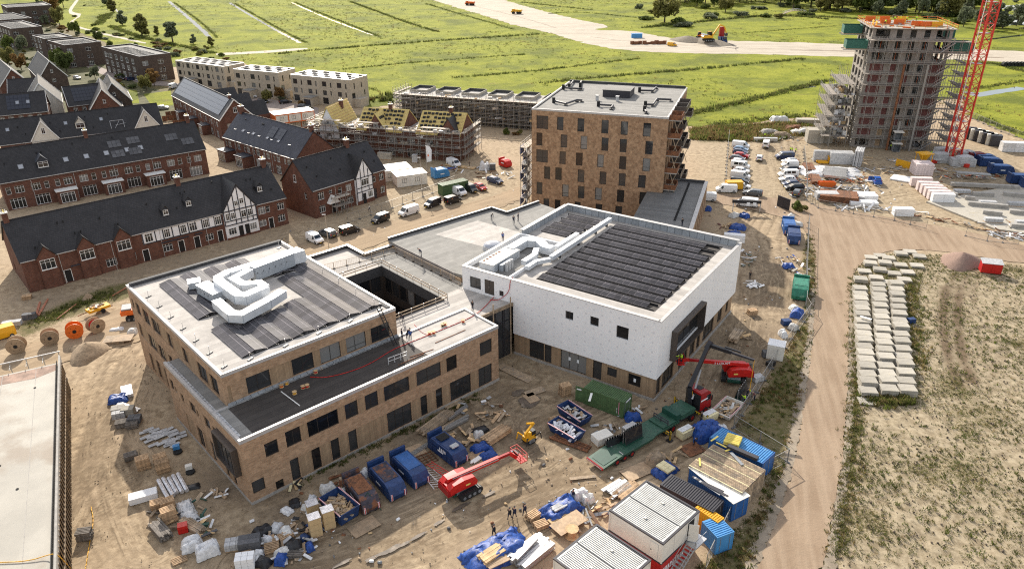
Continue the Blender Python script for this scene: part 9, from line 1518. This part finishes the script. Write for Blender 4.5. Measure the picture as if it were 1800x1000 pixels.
heras('steel mesh fence along the road beside the blue and green skips',[(1421,392),(1417,470),(1416,540),(1423,552)]);heras('steel mesh fence from the road bend down to the crane truck',[(1423,552),(1368,628),(1330,690),(1289,752)]);heras('steel mesh fence round the canopy and cabins at the verge',[(1289,752),(1384,812),(1349,830),(1308,868),(1286,905),(1240,1000)]);heras('steel mesh fence in front of the storage yard',[(1417,352),(1438,366),(1500,376),(1572,388),(1628,402)]);heras('steel mesh fence between the car park and the storage yard',[(1412,268),(1418,318),(1417,352)]);heras('steel mesh fence left of the car park',[(1281,240),(1277,290),(1275,322)]);heras('steel mesh fence before the brick house with the bay',[(612,392),(690,366),(760,340),(800,322)]);heras('steel mesh fence at the corner of the foundation slab',[(1697,415),(1735,424),(1790,430)]);heras('steel mesh fence along the field behind the tall crates',[(1700,205),(1760,232),(1830,256)])
m_bark=mat('grey_bark',(.09,.07,.05),.9,var=.3);t_leafs={'green':leafmat('tree_leaf_green',(.12,.15,.038),.3),'dark':leafmat('tree_leaf_dark',(.1,.125,.04),.25),'silver':leafmat('tree_leaf_silver',(.17,.19,.115),.3),'olive':leafmat('tree_leaf_olive',(.18,.17,.055),.3),'rust':leafmat('tree_leaf_rust',(.2,.12,.045),.3)}
TM={}
def crown(kind,seed):
 r=np.random.default_rng(seed);nb={'round':16,'tall':18,'bush':9}[kind];P=[];per={'round':120,'tall':120,'bush':110}[kind]
 for k in range(nb):
  if kind=='round':th=r.random()*2*pi;rr=.36*r.random()**.5;c=np.array([cos(th)*rr,sin(th)*rr,.32+.55*r.random()]);s=.17*(1.15-abs(c[2]-.6))
  elif kind=='tall':th=r.random()*2*pi;z=.15+.8*r.random();rr=.24*(1-abs(z-.5)*1.1)*r.random()**.5;c=np.array([cos(th)*rr,sin(th)*rr,z]);s=.11
  else:th=r.random()*2*pi;rr=.45*r.random()**.5;c=np.array([cos(th)*rr,sin(th)*rr,.2+.45*r.random()*(1-rr)]);s=.22
  d=r.normal(size=(per,3));d/=np.linalg.norm(d,axis=1)[:,None];P.append(c+d*(s*(.55+.5*r.random((per,1)))))
 P=np.vstack(P);P[:,2]=np.maximum(P[:,2],.03);n=len(P);a=r.normal(size=(n,3));a/=np.linalg.norm(a,axis=1)[:,None];b=np.cross(a,r.normal(size=(n,3)));b/=np.linalg.norm(b,axis=1)[:,None];q=.034*(.6+.8*r.random((n,1)))*(1.5 if kind=='bush' else 1)
 V=np.stack([P-a*q-b*q*.7,P+a*q-b*q*.7,P+a*q+b*q*.7,P-a*q+b*q*.7],1).reshape(-1,3);return V,np.arange(4*n).reshape(-1,4)
def tree(px,h,w,kind,leaf,label,group,cat='tree'):
 key=(kind,leaf,random.randint(0,1))
 if key not in TM:
  V,F=crown(kind,hash(key[0])*0+len(TM)+5);me=npmesh('crown',V,F,[t_leafs[leaf]]);tr=MB();tr.tube((0,0,-.02),(0,0,.3),.03,7,.022).tube((0,0,.28),(.02,.01,.75),.022,6,.008)
  for k in range(6):a=k*1.05;tr.tube((0,0,.25+.05*k),(cos(a)*.22,sin(a)*.22,.5+.06*k),.011,5,.004)
  TM[key]=(me,tr.mesh('trunk'))
 t=thing({'bush':'shrub'}.get(kind,'tree'),label,'shrub' if kind=='bush' else cat,g(*px),rR_()*6,group);w*=1.9 if kind=='tall' else 1;t.scale=(w,w,h);obj('crown',TM[key][0],None,t)
 obj('trunk',TM[key][1],m_bark,t)
tree((1168,40),17,19,'round','olive','large round willow standing alone beside the sand road',None)
for k,(x,y,h)in enumerate(((250,63,12),(304,75,11),(276,62,5),(215,45,9),(200,22,9),(340,78,5),(372,82,5),(187,10,8))):tree((x,y),h,h*.75,'tall','silver' if k%2 else 'olive',f'slim field tree beside the winding footpath, {["tallest with a grey crown", "tall dark one near the ditch", "small one between two tall trees", "bushy one at the path bend", "one at the short ditch", "little one before the meadow edge", "little one at the path end", "far one near the top edge"][k]}','field trees beside the footpath')
for k,(x,y,h)in enumerate(((18,92,9),(40,92,9),(18,118,9),(38,124,8),(118,128,10),(106,120,9),(168,140,6),(105,45,12),(95,28,14),(112,14,14),(60,30,8),(80,45,7),(258,160,7),(272,152,7),(175,76,7),(133,62,8),(150,92,4),(470,180,5),(492,175,5),(75,20,9),(195,88,5))):tree((x,y),h,h*.8,'round',['green','olive','dark','silver','rust'][(k*3)%5]if k not in(17,)else 'olive',f'leafy street tree among the left houses, {["at the far left edge", "beside the edge tree", "behind the red gable", "in front of the dark row end", "tall one by the dark row", "next to the tall one", "small one at the car", "large one behind the long dark row", "larger one behind it", "grey one at the top edge", "by the pale roofs", "by the garden path", "yellowish one by the pavement", "green one by the last dark house", "behind the second dark row", "by the white roof hut", "little one in the front garden", "lone one at the beige row", "second one at the beige row", "top left garden one", "low one on the meadow side"][k]}','street trees')
ft=[(1195,8),(1225,12),(1255,13),(1275,22),(1300,5),(1345,4),(1385,6),(1415,4),(1440,8),(1470,6),(1425,14),(1480,18),(1520,10),(1550,14),(1600,16),(1640,20),(1530,4),(1590,4),(1650,10),(1680,24),(1690,12),(1210,2),(1320,1),(1365,0),(1500,1),(1560,2),(1620,3),(1670,5),(1580,22),(1615,24),(1290,2),(1665,30),(1545,24),(1705,20)]
ft+=[(rU_(1390,1720),rU_(2,24))for _ in range(32)]+[(rU_(1180,1390),rU_(0,14))for _ in range(16)]
for k,(x,y)in enumerate(ft):h=rU_(10,16)*(1.25 if y>10 and x>1400 else 1);tree((x,y),h,h*rU_(.9,1.2),'round',['dark','green','dark','olive'][k%4],'dark leafy tree in the belt of woodland beyond the fields','woodland belt beyond the fields')
for k,(x,y)in enumerate(((1540,26),(1580,28),(1620,28),(1655,30),(1693,48),(1700,36),(1718,46),(1762,50),(1786,47),(1790,38),(1730,52),(1745,48),(1799,52),(1696,24))):tree((x,y),10+2*(k%3),9,'tall' if k%2 else 'round','silver','grey green pollard willow near the pond behind the tower','willows near the pond')
for k in range(70):
 x,y=rU_(1120,1800),rU_(4,48)
 if 1240<x<1500 and y>34 or 1700<x and 8<y<46:continue
 tree((x,y),rU_(2,5),rU_(4,11),'bush',random.choice(['olive','green','dark','silver']),'low rounded shrub scattered through the rough land beyond the fields','shrubs in the rough land')
for k in range(80):
 x,y=random.choice([(rU_(0,60),rU_(50,130)),(rU_(60,160),rU_(90,135)),(rU_(180,260),rU_(120,165)),(rU_(90,200),rU_(10,80)),(rU_(320,560),rU_(165,200))]);tree((x,y),rU_(1,2.4),rU_(1.5,4),'bush',random.choice(['olive','green','dark','silver','rust']),'garden shrub among the houses and beige rows','garden shrubs among the houses')
for k in range(46):
 x=rU_(60,400);y=30+x*.19+rG_(0,6);tree((x,y),rU_(1.2,3),rU_(2,5),'bush',random.choice(['olive','green','dark','silver','rust']),'garden shrub along the back of the dark brown rows','shrubs along the footpath')
for k,(x,y)in enumerate(((905,238),(915,236),(890,236),(1248,245),(1300,240),(645,180),(655,176),(672,178),(688,182),(630,184),(600,206),(616,205),(1325,238),(1410,372),(1400,368))):tree((x,y),1.2+.8*(k%3),2.2,'bush',['rust','olive','green'][k%3],f'shrub at the edge of the site, {["rust coloured one by the red container", "second rust one", "olive one by the chute", "at the meadow edge", "near the car park fence", "behind the beige row", "second behind the beige row", "in the reeds", "by the concrete row", "beside the carport", "before the garage", "next to the garage", "above the car park", "at the gate fence", "left at the gate fence"][k]}','site edge shrubs')
t=thing('foot_bridge','pale arched foot bridge in the rough land beyond the fields','bridge',g(1398,25),R_(8))
for k in range(9):
 a,b=-9+k*2,-7+k*2;za,zb=2.2*(1-(a/9.5)**2),2.2*(1-(b/9.5)**2);obj('deck_board',MB().bar((a,0,za),(b,0,zb),2.4,.2),m_plank,t)
 for y in(-1.2,1.2):obj('railing',MB().bar((a,y,za+1.1),(b,y,zb+1.1),.2).bar((a,y,za),(a,y,za+1.1),.15),m_lgrey,t)
